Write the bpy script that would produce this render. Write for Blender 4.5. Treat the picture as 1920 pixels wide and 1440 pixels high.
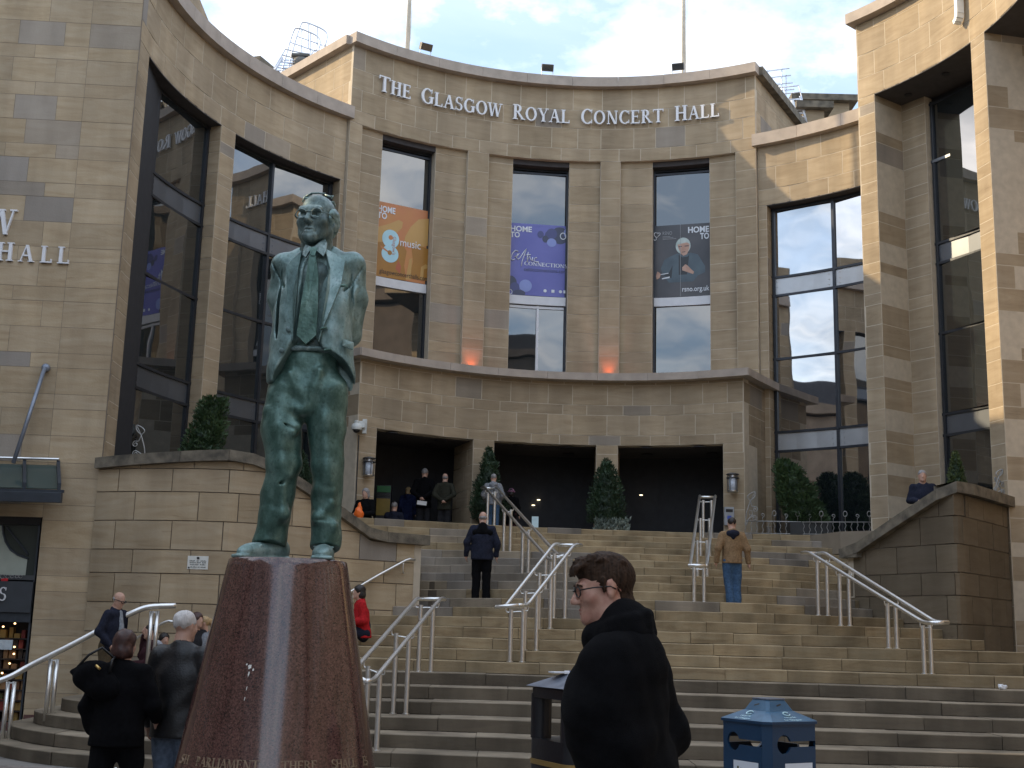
import bpy, bmesh, math, random
import numpy as np
from mathutils import Vector, Matrix
for o in list(bpy.data.objects):
    bpy.data.objects.remove(o, do_unlink=True)
SC = bpy.context.scene
COL = SC.collection
rad = math.radians

# ------------------------------------------------------------------ camera
CAM_Z, FPX, PITCH, ROLL = 1.55, 2335.5, 0.1966, 0.0258
cam_data = bpy.data.cameras.new('camera')
cam_data.sensor_width = 36.0
cam_data.lens = FPX / 1920.0 * 36.0
cam_data.clip_start, cam_data.clip_end = 0.1, 3000.0
cam = bpy.data.objects.new('camera', cam_data)
COL.objects.link(cam)
_cp, _sp, _cr, _sr = math.cos(PITCH), math.sin(PITCH), math.cos(ROLL), math.sin(ROLL)
_right = Vector((_cr, -_sr * _sp, _sr * _cp))
_up = Vector((-_sr, -_cr * _sp, _cr * _cp))
_fwd = Vector((0, _cp, _sp))
mw = Matrix.Identity(4)
for i, v in enumerate((_right, _up, -_fwd)):
    for j in range(3):
        mw[j][i] = v[j]
mw.translation = Vector((0, 0, CAM_Z))
cam.matrix_world = mw
SC.camera = cam

# ------------------------------------------------------------------ sky and sun
SUN_AZ, SUN_EL = 10.0, 29.0          # degrees north of due west, elevation
tosun = Vector((-math.cos(rad(SUN_AZ)) * math.cos(rad(SUN_EL)), math.sin(rad(SUN_AZ)) * math.cos(rad(SUN_EL)), math.sin(rad(SUN_EL))))
W = bpy.data.worlds.new('World')
SC.world = W
W.use_nodes = True
nt = W.node_tree
nt.nodes.clear()
out = nt.nodes.new('ShaderNodeOutputWorld')
sky = nt.nodes.new('ShaderNodeTexSky')
sky.sky_type = 'NISHITA'
sky.sun_disc = False
sky.sun_elevation = rad(SUN_EL)
sky.sun_rotation = math.atan2(tosun.x, tosun.y)
sky.air_density, sky.dust_density, sky.ozone_density = 1.0, 1.2, 1.0
bg1 = nt.nodes.new('ShaderNodeBackground')
bg1.inputs['Strength'].default_value = 0.13
nt.links.new(sky.outputs[0], bg1.inputs['Color'])
tc = nt.nodes.new('ShaderNodeTexCoord')
sep = nt.nodes.new('ShaderNodeSeparateXYZ')
nt.links.new(tc.outputs['Generated'], sep.inputs[0])
def wmath(op, a, b=None):
    n = nt.nodes.new('ShaderNodeMath'); n.operation = op
    for i, v in enumerate((a, b)):
        if v is None: continue
        if isinstance(v, (int, float)): n.inputs[i].default_value = v
        else: nt.links.new(v, n.inputs[i])
    return n.outputs[0]
zc = wmath('ADD', wmath('MAXIMUM', sep.outputs[2], 0.0), 0.22)
cx = wmath('DIVIDE', sep.outputs[0], zc); cy = wmath('DIVIDE', sep.outputs[1], zc)
comb = nt.nodes.new('ShaderNodeCombineXYZ')
nt.links.new(cx, comb.inputs[0]); nt.links.new(cy, comb.inputs[1])
n1 = nt.nodes.new('ShaderNodeTexNoise')
n1.inputs['Scale'].default_value = 1.7; n1.inputs['Detail'].default_value = 9; n1.inputs['Roughness'].default_value = 0.55
n1.inputs['Distortion'].default_value = 0.5
nt.links.new(comb.outputs[0], n1.inputs['Vector'])
rp = nt.nodes.new('ShaderNodeValToRGB')
rp.color_ramp.elements[0].position = 0.36; rp.color_ramp.elements[0].color = (0.25, 0.25, 0.25, 1)
rp.color_ramp.elements[1].position = 0.55; rp.color_ramp.elements[1].color = (1, 1, 1, 1)
nt.links.new(n1.outputs[0], rp.inputs[0])
n2 = nt.nodes.new('ShaderNodeTexNoise')
n2.inputs['Scale'].default_value = 4.2; n2.inputs['Detail'].default_value = 8; n2.inputs['Roughness'].default_value = 0.6
nt.links.new(comb.outputs[0], n2.inputs['Vector'])
rp2 = nt.nodes.new('ShaderNodeValToRGB')
rp2.color_ramp.elements[0].position = 0.42; rp2.color_ramp.elements[0].color = (0.34, 0.435, 0.57, 1)
rp2.color_ramp.elements[1].position = 0.66; rp2.color_ramp.elements[1].color = (1.0, 1.0, 1.0, 1)
nt.links.new(n2.outputs[0], rp2.inputs[0])
bg2 = nt.nodes.new('ShaderNodeBackground')
bg2.inputs['Strength'].default_value = 0.82
nt.links.new(rp2.outputs[0], bg2.inputs['Color'])
mx = nt.nodes.new('ShaderNodeMixShader')
nt.links.new(rp.outputs[0], mx.inputs[0]); nt.links.new(bg1.outputs[0], mx.inputs[1]); nt.links.new(bg2.outputs[0], mx.inputs[2])
nt.links.new(mx.outputs[0], out.inputs[0])

sd = bpy.data.lights.new('sun', 'SUN')
sd.energy = 2.05; sd.angle = rad(0.6); sd.color = (1.0, 0.78, 0.48)
sun = bpy.data.objects.new('sun', sd)
COL.objects.link(sun)
sun.rotation_euler = tosun.to_track_quat('Z', 'Y').to_euler()

SC.view_settings.view_transform = 'Standard'
SC.view_settings.look = 'None'
SC.view_settings.exposure = 1.5
SC.view_settings.gamma = 1.0
SC.view_settings.use_curve_mapping = False
SC.render.engine = 'CYCLES'
try:
    SC.cycles.use_denoising = True
    SC.cycles.max_bounces = 6
except Exception:
    pass

# ------------------------------------------------------------------ geometry helpers
def ray(px, py):
    x = (px - 960) / FPX; y = -(py - 720) / FPX
    X = _cr * x - _sr * y; Y = _sr * x + _cr * y
    return Vector((X, _cp - Y * _sp, _sp + Y * _cp))
def at(px, py, dist):                # point seen at (px, py) at ground distance y = dist
    d = ray(px, py); t = dist / d.y
    return Vector((d.x * t, dist, CAM_Z + d.z * t))
CX, CY = 1.832, 23.603               # centre of the curved forecourt
def cyl(th, R, z):
    return (CX + R * math.sin(rad(th)), CY + R * math.cos(rad(th)), z)
def on_cyl(px, py, R):
    d = ray(px, py)
    a = d.x * d.x + d.y * d.y; b = -(d.x * CX + d.y * CY); c = CX * CX + CY * CY - R * R
    t = (-b + math.sqrt(max(b * b - a * c, 0))) / a
    x, y, z = d.x * t, d.y * t, CAM_Z + d.z * t
    return math.degrees(math.atan2(x - CX, y - CY)), z
def on_z(px, py, z):
    d = ray(px, py); t = (z - CAM_Z) / d.z
    return Vector((d.x * t, d.y * t, z))

def newmesh(name, verts, faces, mat=None, smooth=False, tone=None, grey=None):
    me = bpy.data.meshes.new(name)
    me.from_pydata([tuple(v) for v in verts], [], faces)
    if mat is not None:
        me.materials.append(mat)
    if smooth:
        me.polygons.foreach_set('use_smooth', [True] * len(me.polygons))
    if tone is not None:
        at_ = me.attributes.new('tone', 'FLOAT', 'POINT')
        at_.data.foreach_set('value', np.full(len(me.vertices), tone) if np.isscalar(tone) else np.asarray(tone, dtype=float))
    if grey is not None:
        at_ = me.attributes.new('grey', 'FLOAT', 'POINT')
        at_.data.foreach_set('value', np.full(len(me.vertices), grey) if np.isscalar(grey) else np.asarray(grey, dtype=float))
    me.update()
    return me
def obj(name, me, parent=None, loc=None, rz=None):
    o = bpy.data.objects.new(name, me)
    COL.objects.link(o)
    if parent is not None:
        o.parent = parent
    if loc is not None: o.location = loc
    if rz is not None: o.rotation_euler = (0, 0, rz)
    return o
def tag(o, label=None, cat=None, group=None, kind=None):
    if label: o['label'] = label
    if cat: o['category'] = cat
    if group: o['group'] = group
    if kind: o['kind'] = kind
    return o
def empty(name, label=None, cat=None, loc=(0, 0, 0), rz=0, group=None, kind=None):
    o = bpy.data.objects.new(name, None)
    o.empty_display_size = 0.2
    COL.objects.link(o)
    o.location = loc; o.rotation_euler = (0, 0, rz)
    return tag(o, label, cat, group, kind)
def copy_tree(o, parent=None):
    c = o.copy(); COL.objects.link(c)
    if parent is not None: c.parent = parent
    for ch in list(o.children):
        copy_tree(ch, c)
    return c

class MB:                            # collects shapes into one mesh
    def __init__(s): s.v = []; s.f = []; s.mi = []
    def add(s, v, f, mi=0):
        n = len(s.v); s.v += [tuple(p) for p in v]; s.f += [tuple(i + n for i in q) for q in f]; s.mi += [mi] * len(f)
        return s
    def box(s, c, d, rz=0, mi=0, M=None):
        cx_, cy_, cz_ = c; a, b, h = d[0] / 2, d[1] / 2, d[2] / 2
        cr, sr = math.cos(rz), math.sin(rz)
        v = []
        for z in (-h, h):
            for x, y in ((-a, -b), (a, -b), (a, b), (-a, b)):
                p = Vector((cx_ + x * cr - y * sr, cy_ + x * sr + y * cr, cz_ + z))
                v.append(M @ p if M else p)
        return s.add(v, [(3, 2, 1, 0), (4, 5, 6, 7), (0, 1, 5, 4), (1, 2, 6, 5), (2, 3, 7, 6), (3, 0, 4, 7)], mi)
    def tube(s, pts, r, n=8, mi=0, cap=True, radii=None):
        pts = [Vector(p) for p in pts]; m = len(pts)
        if m < 2: return s
        prev = None; v = []
        for i, p in enumerate(pts):
            t = (pts[min(i + 1, m - 1)] - pts[max(i - 1, 0)]).normalized()
            if prev is None:
                a = Vector((0, 0, 1)) if abs(t.z) < 0.95 else Vector((1, 0, 0))
                u = (a - t * a.dot(t)).normalized()
            else:
                u = (prev - t * prev.dot(t)).normalized()
            prev = u; w = t.cross(u); rr = radii[i] if radii else r
            for k in range(n):
                q = 2 * math.pi * k / n
                v.append(p + (u * math.cos(q) + w * math.sin(q)) * rr)
        f = [(i * n + k, i * n + (k + 1) % n, (i + 1) * n + (k + 1) % n, (i + 1) * n + k) for i in range(m - 1) for k in range(n)]
        if cap:
            f.append(tuple(range(n - 1, -1, -1))); f.append(tuple((m - 1) * n + k for k in range(n)))
        return s.add(v, f, mi)
    def lathe(s, prof, c=(0, 0, 0), n=24, mi=0, M=None):   # prof: list of (r, z)
        v = []
        for r, z in prof:
            for k in range(n):
                q = 2 * math.pi * k / n
                p = Vector((c[0] + r * math.cos(q), c[1] + r * math.sin(q), c[2] + z))
                v.append(M @ p if M else p)
        f = [(i * n + k, i * n + (k + 1) % n, (i + 1) * n + (k + 1) % n, (i + 1) * n + k) for i in range(len(prof) - 1) for k in range(n)]
        f.append(tuple(range(n - 1, -1, -1))); f.append(tuple((len(prof) - 1) * n + k for k in range(n)))
        return s.add(v, f, mi)
    def prism(s, poly, z0, z1, mi=0, M=None):              # poly counter-clockwise in xy
        n = len(poly)
        v = [Vector((x, y, z0)) for x, y in poly] + [Vector((x, y, z1)) for x, y in poly]
        if M: v = [M @ p for p in v]
        f = [tuple(range(n - 1, -1, -1)), tuple(range(n, 2 * n))] + [(i, (i + 1) % n, n + (i + 1) % n, n + i) for i in range(n)]
        return s.add(v, f, mi)
    def build(s, name, mats, parent=None, smooth=False, bevel=0, tone=None, grey=None, auto=False, loc=None, rz=None):
        me = newmesh(name, s.v, s.f, None, smooth, tone, grey)
        for m in (mats if isinstance(mats, (list, tuple)) else [mats]): me.materials.append(m)
        me.polygons.foreach_set('material_index', s.mi)
        if bevel:
            bm = bmesh.new(); bm.from_mesh(me)
            bmesh.ops.remove_doubles(bm, verts=bm.verts, dist=1e-5)
            es = [e for e in bm.edges if len(e.link_faces) == 2 and e.calc_face_angle(0) > 0.6]
            bmesh.ops.bevel(bm, geom=es, offset=bevel, segments=2, affect='EDGES', profile=0.7, clamp_overlap=True)
            bm.to_mesh(me); bm.free()
        if auto:
            me.polygons.foreach_set('use_smooth', [True] * len(me.polygons))
            me.set_sharp_from_angle(angle=rad(38))
        me.update()
        return obj(name, me, parent, loc, rz)

# ------------------------------------------------------------------ materials
MATS = {}
def mat(name, col, rough=0.6, metal=0.0, var=0.12, scale=6.0, bump=0.0, bscale=40.0, spec=0.5, aniso=(1, 1, 1), col2=None, contrast=(0.3, 0.7), obj_var=0.0, coat=0.0, emit=None, space='Object'):
    if name in MATS: return MATS[name]
    m = bpy.data.materials.new(name); m.use_nodes = True
    t = m.node_tree; b = t.nodes['Principled BSDF']
    b.inputs['Roughness'].default_value = rough; b.inputs['Metallic'].default_value = metal
    b.inputs['Specular IOR Level'].default_value = spec
    b.inputs['Coat Weight'].default_value = coat
    tcn = t.nodes.new('ShaderNodeTexCoord'); mp = t.nodes.new('ShaderNodeMapping')
    mp.inputs['Scale'].default_value = aniso
    t.links.new(tcn.outputs['Object'], mp.inputs[0])
    nz = t.nodes.new('ShaderNodeTexNoise'); nz.inputs['Scale'].default_value = scale; nz.inputs['Detail'].default_value = 6
    t.links.new(mp.outputs[0], nz.inputs['Vector'])
    r = t.nodes.new('ShaderNodeValToRGB')
    r.color_ramp.elements[0].position, r.color_ramp.elements[1].position = contrast
    c2 = col2 if col2 else tuple(min(1, c * (1 + var)) for c in col)
    c1 = col if col2 else tuple(c * (1 - var) for c in col)
    r.color_ramp.elements[0].color = (*c1, 1); r.color_ramp.elements[1].color = (*c2, 1)
    t.links.new(nz.outputs[0], r.inputs[0])
    last = r.outputs[0]
    if obj_var:
        oi = t.nodes.new('ShaderNodeObjectInfo'); hv = t.nodes.new('ShaderNodeHueSaturation')
        mr = t.nodes.new('ShaderNodeMapRange'); mr.inputs[3].default_value = 1 - obj_var; mr.inputs[4].default_value = 1 + obj_var
        t.links.new(oi.outputs['Random'], mr.inputs[0]); t.links.new(mr.outputs[0], hv.inputs['Value']); t.links.new(last, hv.inputs['Color'])
        last = hv.outputs[0]
    t.links.new(last, b.inputs['Base Color'])
    if emit:
        b.inputs['Emission Color'].default_value = (*emit[:3], 1); b.inputs['Emission Strength'].default_value = emit[3]
    if bump:
        nb = t.nodes.new('ShaderNodeTexNoise'); nb.inputs['Scale'].default_value = bscale; nb.inputs['Detail'].default_value = 5
        t.links.new(mp.outputs[0], nb.inputs['Vector'])
        bp = t.nodes.new('ShaderNodeBump'); bp.inputs['Strength'].default_value = bump; bp.inputs['Distance'].default_value = 0.02
        t.links.new(nb.outputs[0], bp.inputs['Height']); t.links.new(bp.outputs[0], b.inputs['Normal'])
    MATS[name] = m
    return m

def stone_mat(name, c_lo, c_mid, c_hi, grain=1.0, dirt=0.22, rough=0.85):
    m = bpy.data.materials.new(name); m.use_nodes = True
    t = m.node_tree; b = t.nodes['Principled BSDF']; b.inputs['Roughness'].default_value = rough
    b.inputs['Specular IOR Level'].default_value = 0.25
    g = t.nodes.new('ShaderNodeNewGeometry'); L = t.links.new
    ta = t.nodes.new('ShaderNodeAttribute'); ta.attribute_name = 'tone'
    ga = t.nodes.new('ShaderNodeAttribute'); ga.attribute_name = 'grey'
    # shift the pattern per stone so that the bedding stops at each joint
    cmb = t.nodes.new('ShaderNodeCombineXYZ'); ml = t.nodes.new('ShaderNodeMath'); ml.operation = 'MULTIPLY'; ml.inputs[1].default_value = 37.7
    L(ta.outputs['Fac'], ml.inputs[0]); L(ml.outputs[0], cmb.inputs[0]); L(ml.outputs[0], cmb.inputs[2])
    ad = t.nodes.new('ShaderNodeVectorMath'); ad.operation = 'ADD'; L(g.outputs['Position'], ad.inputs[0]); L(cmb.outputs[0], ad.inputs[1])
    mp = t.nodes.new('ShaderNodeMapping'); mp.inputs['Scale'].default_value = (0.6, 0.6, 3.6); mp.inputs['Rotation'].default_value = (0.05, 0.09, 0)
    L(ad.outputs[0], mp.inputs[0])
    n = t.nodes.new('ShaderNodeTexNoise'); n.inputs['Scale'].default_value = 1.5 * grain; n.inputs['Detail'].default_value = 7; n.inputs['Distortion'].default_value = 1.1; n.inputs['Roughness'].default_value = 0.6
    L(mp.outputs[0], n.inputs['Vector'])
    r = t.nodes.new('ShaderNodeValToRGB'); e = r.color_ramp.elements
    e[0].position = 0.30; e[0].color = (*c_lo, 1); e[1].position = 0.66; e[1].color = (*c_hi, 1)
    x = r.color_ramp.elements.new(0.47); x.color = (*c_mid, 1)
    L(n.outputs[0], r.inputs[0])
    # thin dark bedding lines
    n3 = t.nodes.new('ShaderNodeTexNoise'); n3.inputs['Scale'].default_value = 2.6 * grain; n3.inputs['Detail'].default_value = 3; n3.inputs['Distortion'].default_value = 1.6
    mp3 = t.nodes.new('ShaderNodeMapping'); mp3.inputs['Scale'].default_value = (0.45, 0.45, 7.0); mp3.inputs['Rotation'].default_value = (0.16, -0.12, 0)
    L(ad.outputs[0], mp3.inputs[0]); L(mp3.outputs[0], n3.inputs['Vector'])
    r3 = t.nodes.new('ShaderNodeValToRGB'); r3.color_ramp.elements[0].position = 0.66; r3.color_ramp.elements[0].color = (1, 1, 1, 1); r3.color_ramp.elements[1].position = 0.74; r3.color_ramp.elements[1].color = (0.55, 0.47, 0.40, 1)
    L(n3.outputs[0], r3.inputs[0])
    m1 = t.nodes.new('ShaderNodeMix'); m1.data_type = 'RGBA'; m1.blend_type = 'MULTIPLY'; m1.inputs[0].default_value = 0.42
    L(r.outputs[0], m1.inputs[6]); L(r3.outputs[0], m1.inputs[7])
    # grey stones
    m2 = t.nodes.new('ShaderNodeMix'); m2.data_type = 'RGBA'; L(ga.outputs['Fac'], m2.inputs[0]); L(m1.outputs[2], m2.inputs[6]); m2.inputs[7].default_value = (0.29, 0.265, 0.24, 1)
    # weather stains, vertical
    n4 = t.nodes.new('ShaderNodeTexNoise'); n4.inputs['Scale'].default_value = 1.1; n4.inputs['Detail'].default_value = 6
    mp4 = t.nodes.new('ShaderNodeMapping'); mp4.inputs['Scale'].default_value = (1.6, 1.6, 0.35); L(g.outputs['Position'], mp4.inputs[0]); L(mp4.outputs[0], n4.inputs['Vector'])
    mr = t.nodes.new('ShaderNodeMapRange'); mr.inputs[1].default_value = 0.3; mr.inputs[2].default_value = 0.7; mr.inputs[3].default_value = 1 - dirt; mr.inputs[4].default_value = 1.08
    L(n4.outputs[0], mr.inputs[0])
    # brightness per stone
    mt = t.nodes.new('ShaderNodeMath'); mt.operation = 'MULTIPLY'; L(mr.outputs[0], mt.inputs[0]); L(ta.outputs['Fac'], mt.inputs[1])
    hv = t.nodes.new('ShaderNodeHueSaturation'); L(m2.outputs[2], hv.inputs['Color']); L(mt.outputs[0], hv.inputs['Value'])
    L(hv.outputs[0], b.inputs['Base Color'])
    nb = t.nodes.new('ShaderNodeTexNoise'); nb.inputs['Scale'].default_value = 30; nb.inputs['Detail'].default_value = 6; L(g.outputs['Position'], nb.inputs['Vector'])
    bp = t.nodes.new('ShaderNodeBump'); bp.inputs['Strength'].default_value = 0.35; bp.inputs['Distance'].default_value = 0.01
    L(nb.outputs[0], bp.inputs['Height']); L(bp.outputs[0], b.inputs['Normal'])
    MATS[name] = m
    return m

STONE = stone_mat('sandstone', (0.335, 0.256, 0.166), (0.385, 0.30, 0.198), (0.43, 0.342, 0.234))
STEPST = stone_mat('step_sandstone', (0.31, 0.225, 0.13), (0.41, 0.312, 0.182), (0.45, 0.36, 0.225), grain=1.3, dirt=0.45)
STONE_W = stone_mat('warm_sandstone', (0.36, 0.27, 0.168), (0.415, 0.322, 0.208), (0.45, 0.362, 0.248))
MORTAR = mat('mortar', (0.52, 0.45, 0.35), 0.9, var=0.1)
MORTAR_M = mat('grey_joint', (0.20, 0.165, 0.125), 0.9)
MORTAR_D = mat('dark_joint', (0.10, 0.08, 0.06), 0.9)
COPE = mat('coping_stone', (0.40, 0.34, 0.29), 0.8, var=0.14, scale=3, bump=0.2)
COPE_D = mat('weathered_coping', (0.075, 0.066, 0.052), 0.9, col2=(0.21, 0.18, 0.135), scale=5, bump=0.3)
FRAME = mat('window_frame_metal', (0.045, 0.05, 0.06), 0.4, 0.6, var=0.1)
SPAND = mat('spandrel_metal', (0.16, 0.175, 0.20), 0.38, 0.75, var=0.08, scale=2)
SPAND_L = mat('pale_spandrel_metal', (0.46, 0.48, 0.50), 0.36, 0.6, var=0.10, scale=2)
WHITEBAR = mat('white_transom', (0.62, 0.63, 0.66), 0.45, 0.2, var=0.05)
SOFFIT = mat('dark_soffit', (0.055, 0.05, 0.052), 0.8, var=0.15)
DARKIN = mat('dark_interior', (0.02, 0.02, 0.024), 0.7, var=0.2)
STEEL = mat('brushed_steel', (0.80, 0.80, 0.79), 0.33, 1.0, var=0.05, scale=20)
REDGRAN = mat('red_granite_base', (0.11, 0.05, 0.045), 0.45, var=0.3, scale=60)
def glass(name, tint, ior, rough=0.015, wav=0.02):
    m = bpy.data.materials.new(name); m.use_nodes = True
    b = m.node_tree.nodes['Principled BSDF']
    b.inputs['Base Color'].default_value = (*tint, 1); b.inputs['Roughness'].default_value = rough; b.inputs['IOR'].default_value = ior
    t = m.node_tree; g = t.nodes.new('ShaderNodeNewGeometry'); n = t.nodes.new('ShaderNodeTexNoise'); n.inputs['Scale'].default_value = 0.7; n.inputs['Detail'].default_value = 1
    t.links.new(g.outputs['Position'], n.inputs['Vector'])
    bp = t.nodes.new('ShaderNodeBump'); bp.inputs['Strength'].default_value = wav; bp.inputs['Distance'].default_value = 0.3
    t.links.new(n.outputs[0], bp.inputs['Height']); t.links.new(bp.outputs[0], b.inputs['Normal'])
    MATS[name] = m
    return m
GLASS = glass('tinted_glass', (0.012, 0.016, 0.018), 2.5)
GLASS_HI = glass('mirror_coated_glass', (0.012, 0.016, 0.02), 5.5)

# ------------------------------------------------------------------ masonry
def curved(R, sign=1):                # u = degrees, w = depth behind the face
    return lambda u, z, w: cyl(u, R + w, z)
def flat(p0, p1):                     # straight wall from p0 to p1 (plan), w = depth behind (left of travel p0->p1)
    p0 = Vector(p0).to_2d(); p1 = Vector(p1).to_2d(); L_ = (p1 - p0).length; t = (p1 - p0) / L_; n = Vector((-t.y, t.x))
    f = lambda u, z, w: (p0.x + t.x * u + n.x * w, p0.y + t.y * u + n.y * w, z)
    f.length = L_
    return f
def slab(mapf, u0, u1, z0, z1, w0, w1, nu=1, ztop=None, zbot=None):
    v = []; 
    for i in range(nu + 1):
        u = u0 + (u1 - u0) * i / nu
        zt = ztop(u) if ztop else z1; zb = zbot(u) if zbot else z0
        v += [mapf(u, zb, w0), mapf(u, zb, w1), mapf(u, zt, w1), mapf(u, zt, w0)]
    f = [(0, 3, 2, 1)]
    for i in range(nu):
        a, b = 4 * i, 4 * i + 4
        for k in range(4):
            k2 = (k + 1) % 4
            f.append((a + k, a + k2, b + k2, b + k))
    n = 4 * nu
    f.append((n, n + 1, n + 2, n + 3))
    return v, f
PATTERN = (0.50, 0.27, 0.50, 0.50, 0.27)
def courses(z0, z1, base=-0.5, pattern=PATTERN):
    zs = [z0]; z = base; i = 0
    while z < z1 - 0.07:
        z += pattern[i % len(pattern)]; i += 1
        if z > z0 + 0.07 and z < z1 - 0.07: zs.append(z)
    zs.append(z1)
    return list(zip(zs[:-1], zs[1:]))
def ashlar(parent, mapf, u0, u1, z0, z1, length, per=1.0, seed=0, depth=0.10, m=None, tone=(0.92, 1.10), greyp=0.04, gap=0.009, nseg=None, ztop=None, base=-0.5, pattern=PATTERN, jit=0.0015, name='stone', backing=True, toned=1.0, bed=0.0035, mort=None):
    """stones between u0..u1; per = metres per unit of u"""
    rng = random.Random(seed)
    m = m or STONE
    for ci, (a, b) in enumerate(courses(z0, z1, base, pattern)):
        n = max(1, round(abs(u1 - u0) * per / length))
        cuts = [u0 + (u1 - u0) * k / n for k in range(n + 1)]
        if n > 1:
            off = (0.5 if ci % 2 else 0.0) * (u1 - u0) / n
            cuts = [u0] + [c + off + rng.uniform(-0.16, 0.16) * (u1 - u0) / n for c in cuts[1:-1]] + [u1]
            if ci % 2:
                cuts = [u0, u0 + (u1 - u0) * rng.uniform(0.4, 0.6) / n] + cuts[1:-1] + [u1]
                cuts = sorted(set(cuts), reverse=u1 < u0)
        cl = [cuts[0]]
        for c in cuts[1:-1]:
            if (c - cl[-1]) * per > 0.22 and (u1 - c) * per > 0.22: cl.append(c)
        cl.append(cuts[-1])
        for p, q in zip(cl[:-1], cl[1:]):
            if ztop and min(ztop(p), ztop(q)) < a + 0.03: 
                if max(ztop(p), ztop(q)) < a + 0.03: continue
            g = gap / per
            w = rng.uniform(-jit, jit)
            zt = (lambda u, b_=b, a_=a: max(a_ + 0.01, min(b_ - gap, ztop(u)))) if ztop else None
            ns = nseg or max(1, int(abs(q - p) * per / 0.45))
            v, f = slab(mapf, p + g, q - g, a + gap, b - gap, w, depth, ns, ztop=zt)
            gr = rng.random()
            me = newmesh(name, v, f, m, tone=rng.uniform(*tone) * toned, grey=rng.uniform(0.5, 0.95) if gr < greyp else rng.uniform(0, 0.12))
            obj(name, me, parent)
    if backing:
        v, f = slab(mapf, u0, u1, z0, z1, bed, depth + 0.06, max(1, int(abs(u1 - u0) * per / 0.4)), ztop=(lambda u: min(z1, ztop(u))) if ztop else None)
        obj('mortar_bed', newmesh('mortar_bed', v, f, mort or MORTAR), parent)
# ================================================================== THE BUILDINGS
RW, RG = 9.4, 9.75                    # wing face, glass line
ZC = 14.57                            # underside of the wing coping
TERR = 4.0                            # terrace level
mper = math.pi / 180                  # metres per degree and metre of radius

def coping(parent, mapf, u0, u1, z0, z1, w0, w1, per, length=1.1, m=None, name='coping_stone', ztop=None, zbot=None, seed=3):
    rng = random.Random(seed)
    n = max(1, round(abs(u1 - u0) * per / length))
    for k in range(n):
        a = u0 + (u1 - u0) * k / n; b = u0 + (u1 - u0) * (k + 1) / n
        g = 0.003 / per
        j = rng.uniform(-0.004, 0.004)
        v, f = slab(mapf, a + g, b - g, z0 + j, z1 + j, w0, w1, max(1, int(abs(b - a) * per / 0.35)), ztop=ztop, zbot=zbot)
        obj(name, newmesh(name, v, f, m or COPE), parent)
def bars(mb, mapf, us, zs, wu, wz, w0, w1, per, u0, u1, z0, z1, nu):
    for u in us:
        v, f = slab(mapf, u - wu / per / 2, u + wu / per / 2, z0, z1, w0, w1); mb.add(v, f)
    for z in zs:
        v, f = slab(mapf, u0, u1, z - wz / 2, z + wz / 2, w0 + 0.004, w1 - 0.004, nu); mb.add(v, f)
def bay_window(parent, th0, th1, mulls, z0=TERR, z1=12.9, spm=None, R=RG, gm=None, trans=True, skip_low=False):
    """storey-high glazing in a curved bay: frame, spandrel bands, panes"""
    mp = curved(R); per = R * mper; gm = gm or GLASS
    mb = MB(); edges = [th0] + mulls + [th1]
    nu = max(2, int((th1 - th0) / 3))
    bars(mb, mp, [th0 + 0.4] + mulls + [th1 - 0.4], [z0 + 0.05, 6.30, 6.80, 8.74, 10.46, 10.96, z1 - 0.06], 0.07, 0.06, -0.06, 0.06, per, th0, th1, z0, z1, nu)
    w = mb.build('window', FRAME, parent)
    rows = [(z0 + 0.08, 6.27, 'pane'), (6.83, 8.71, 'pane'), (8.77, 10.43, 'pane'), (10.99, z1 - 0.09, 'pane'), (6.33, 6.77, 'spandrel'), (10.49, 10.93, 'spandrel')]
    rng = random.Random(int(th0 * 10) + 977)
    for a, b in zip(edges[:-1], edges[1:]):
        for za, zb, kind in rows:
            g = 0.03 / per
            if kind == 'pane':                      # flat sheets of glass, each set a little differently
                p0, p1 = cyl(a + g, R, 0), cyl(b - g, R, 0)
                t = rng.uniform(-0.004, 0.004)
                v = [(p0[0], p0[1], za), (p1[0], p1[1], za), (p1[0] + t, p1[1] + t, zb), (p0[0] + t, p0[1] + t, zb)]
                q0, q1 = cyl(a + g, R + 0.02, 0), cyl(b - g, R + 0.02, 0)
                v += [(q0[0], q0[1], za), (q1[0], q1[1], za), (q1[0], q1[1], zb), (q0[0], q0[1], zb)]
                f = [(0, 1, 2, 3), (7, 6, 5, 4), (0, 4, 5, 1), (1, 5, 6, 2), (2, 6, 7, 3), (3, 7, 4, 0)]
                obj('pane', newmesh('pane', v, f, gm), w)
            else:
                v, f = slab(mp, a + g, b - g, za, zb, -0.015, 0.03, 3)
                s = MB().add(v, f)
                for uu in (a + 5 * g, b - 5 * g):
                    for zz in (za + 0.08, (za + zb) / 2, zb - 0.08):
                        c = Vector(mp(uu, zz, -0.02)); s.box(c, (0.025, 0.02, 0.025), 0)
                s.build('spandrel_panel', spm or SPAND, w)
    return w
def curved_mass(parent, th0, th1, R0, R1, z0, z1, m, name='inner_wall', n=None):
    n = n or max(2, int(abs(th1 - th0) / 4))
    v, f = slab(curved(R0), th0, th1, z0, z1, 0, R1 - R0, n)
    return obj(name, newmesh(name, v, f, m, tone=0.95, grey=0.1), parent)

# ---------------------------------------------------- entrance block
hall = empty('concert_hall', 'tall curved sandstone entrance block with banners and columned porch at top of steps', 'building', cyl(-6.5, 9.3, TERR))
hall.matrix_parent_inverse = Matrix.Identity(4)
def P_(par):                           # builder empties stay at the world origin for their parts
    par.location = (0, 0, 0); return par
P_(hall)
R0 = 9.3; per = R0 * mper
m0 = curved(R0)
# sign wall above the windows
ashlar(hall, m0, -42.0, 29.5, 14.5, 16.65, 0.80, per, seed=11, pattern=(0.36, 0.60, 0.55, 0.60), base=14.5)
coping(hall, m0, -42.6, 30.1, 16.65, 16.93, -0.22, 1.2, per, 1.35)
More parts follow.
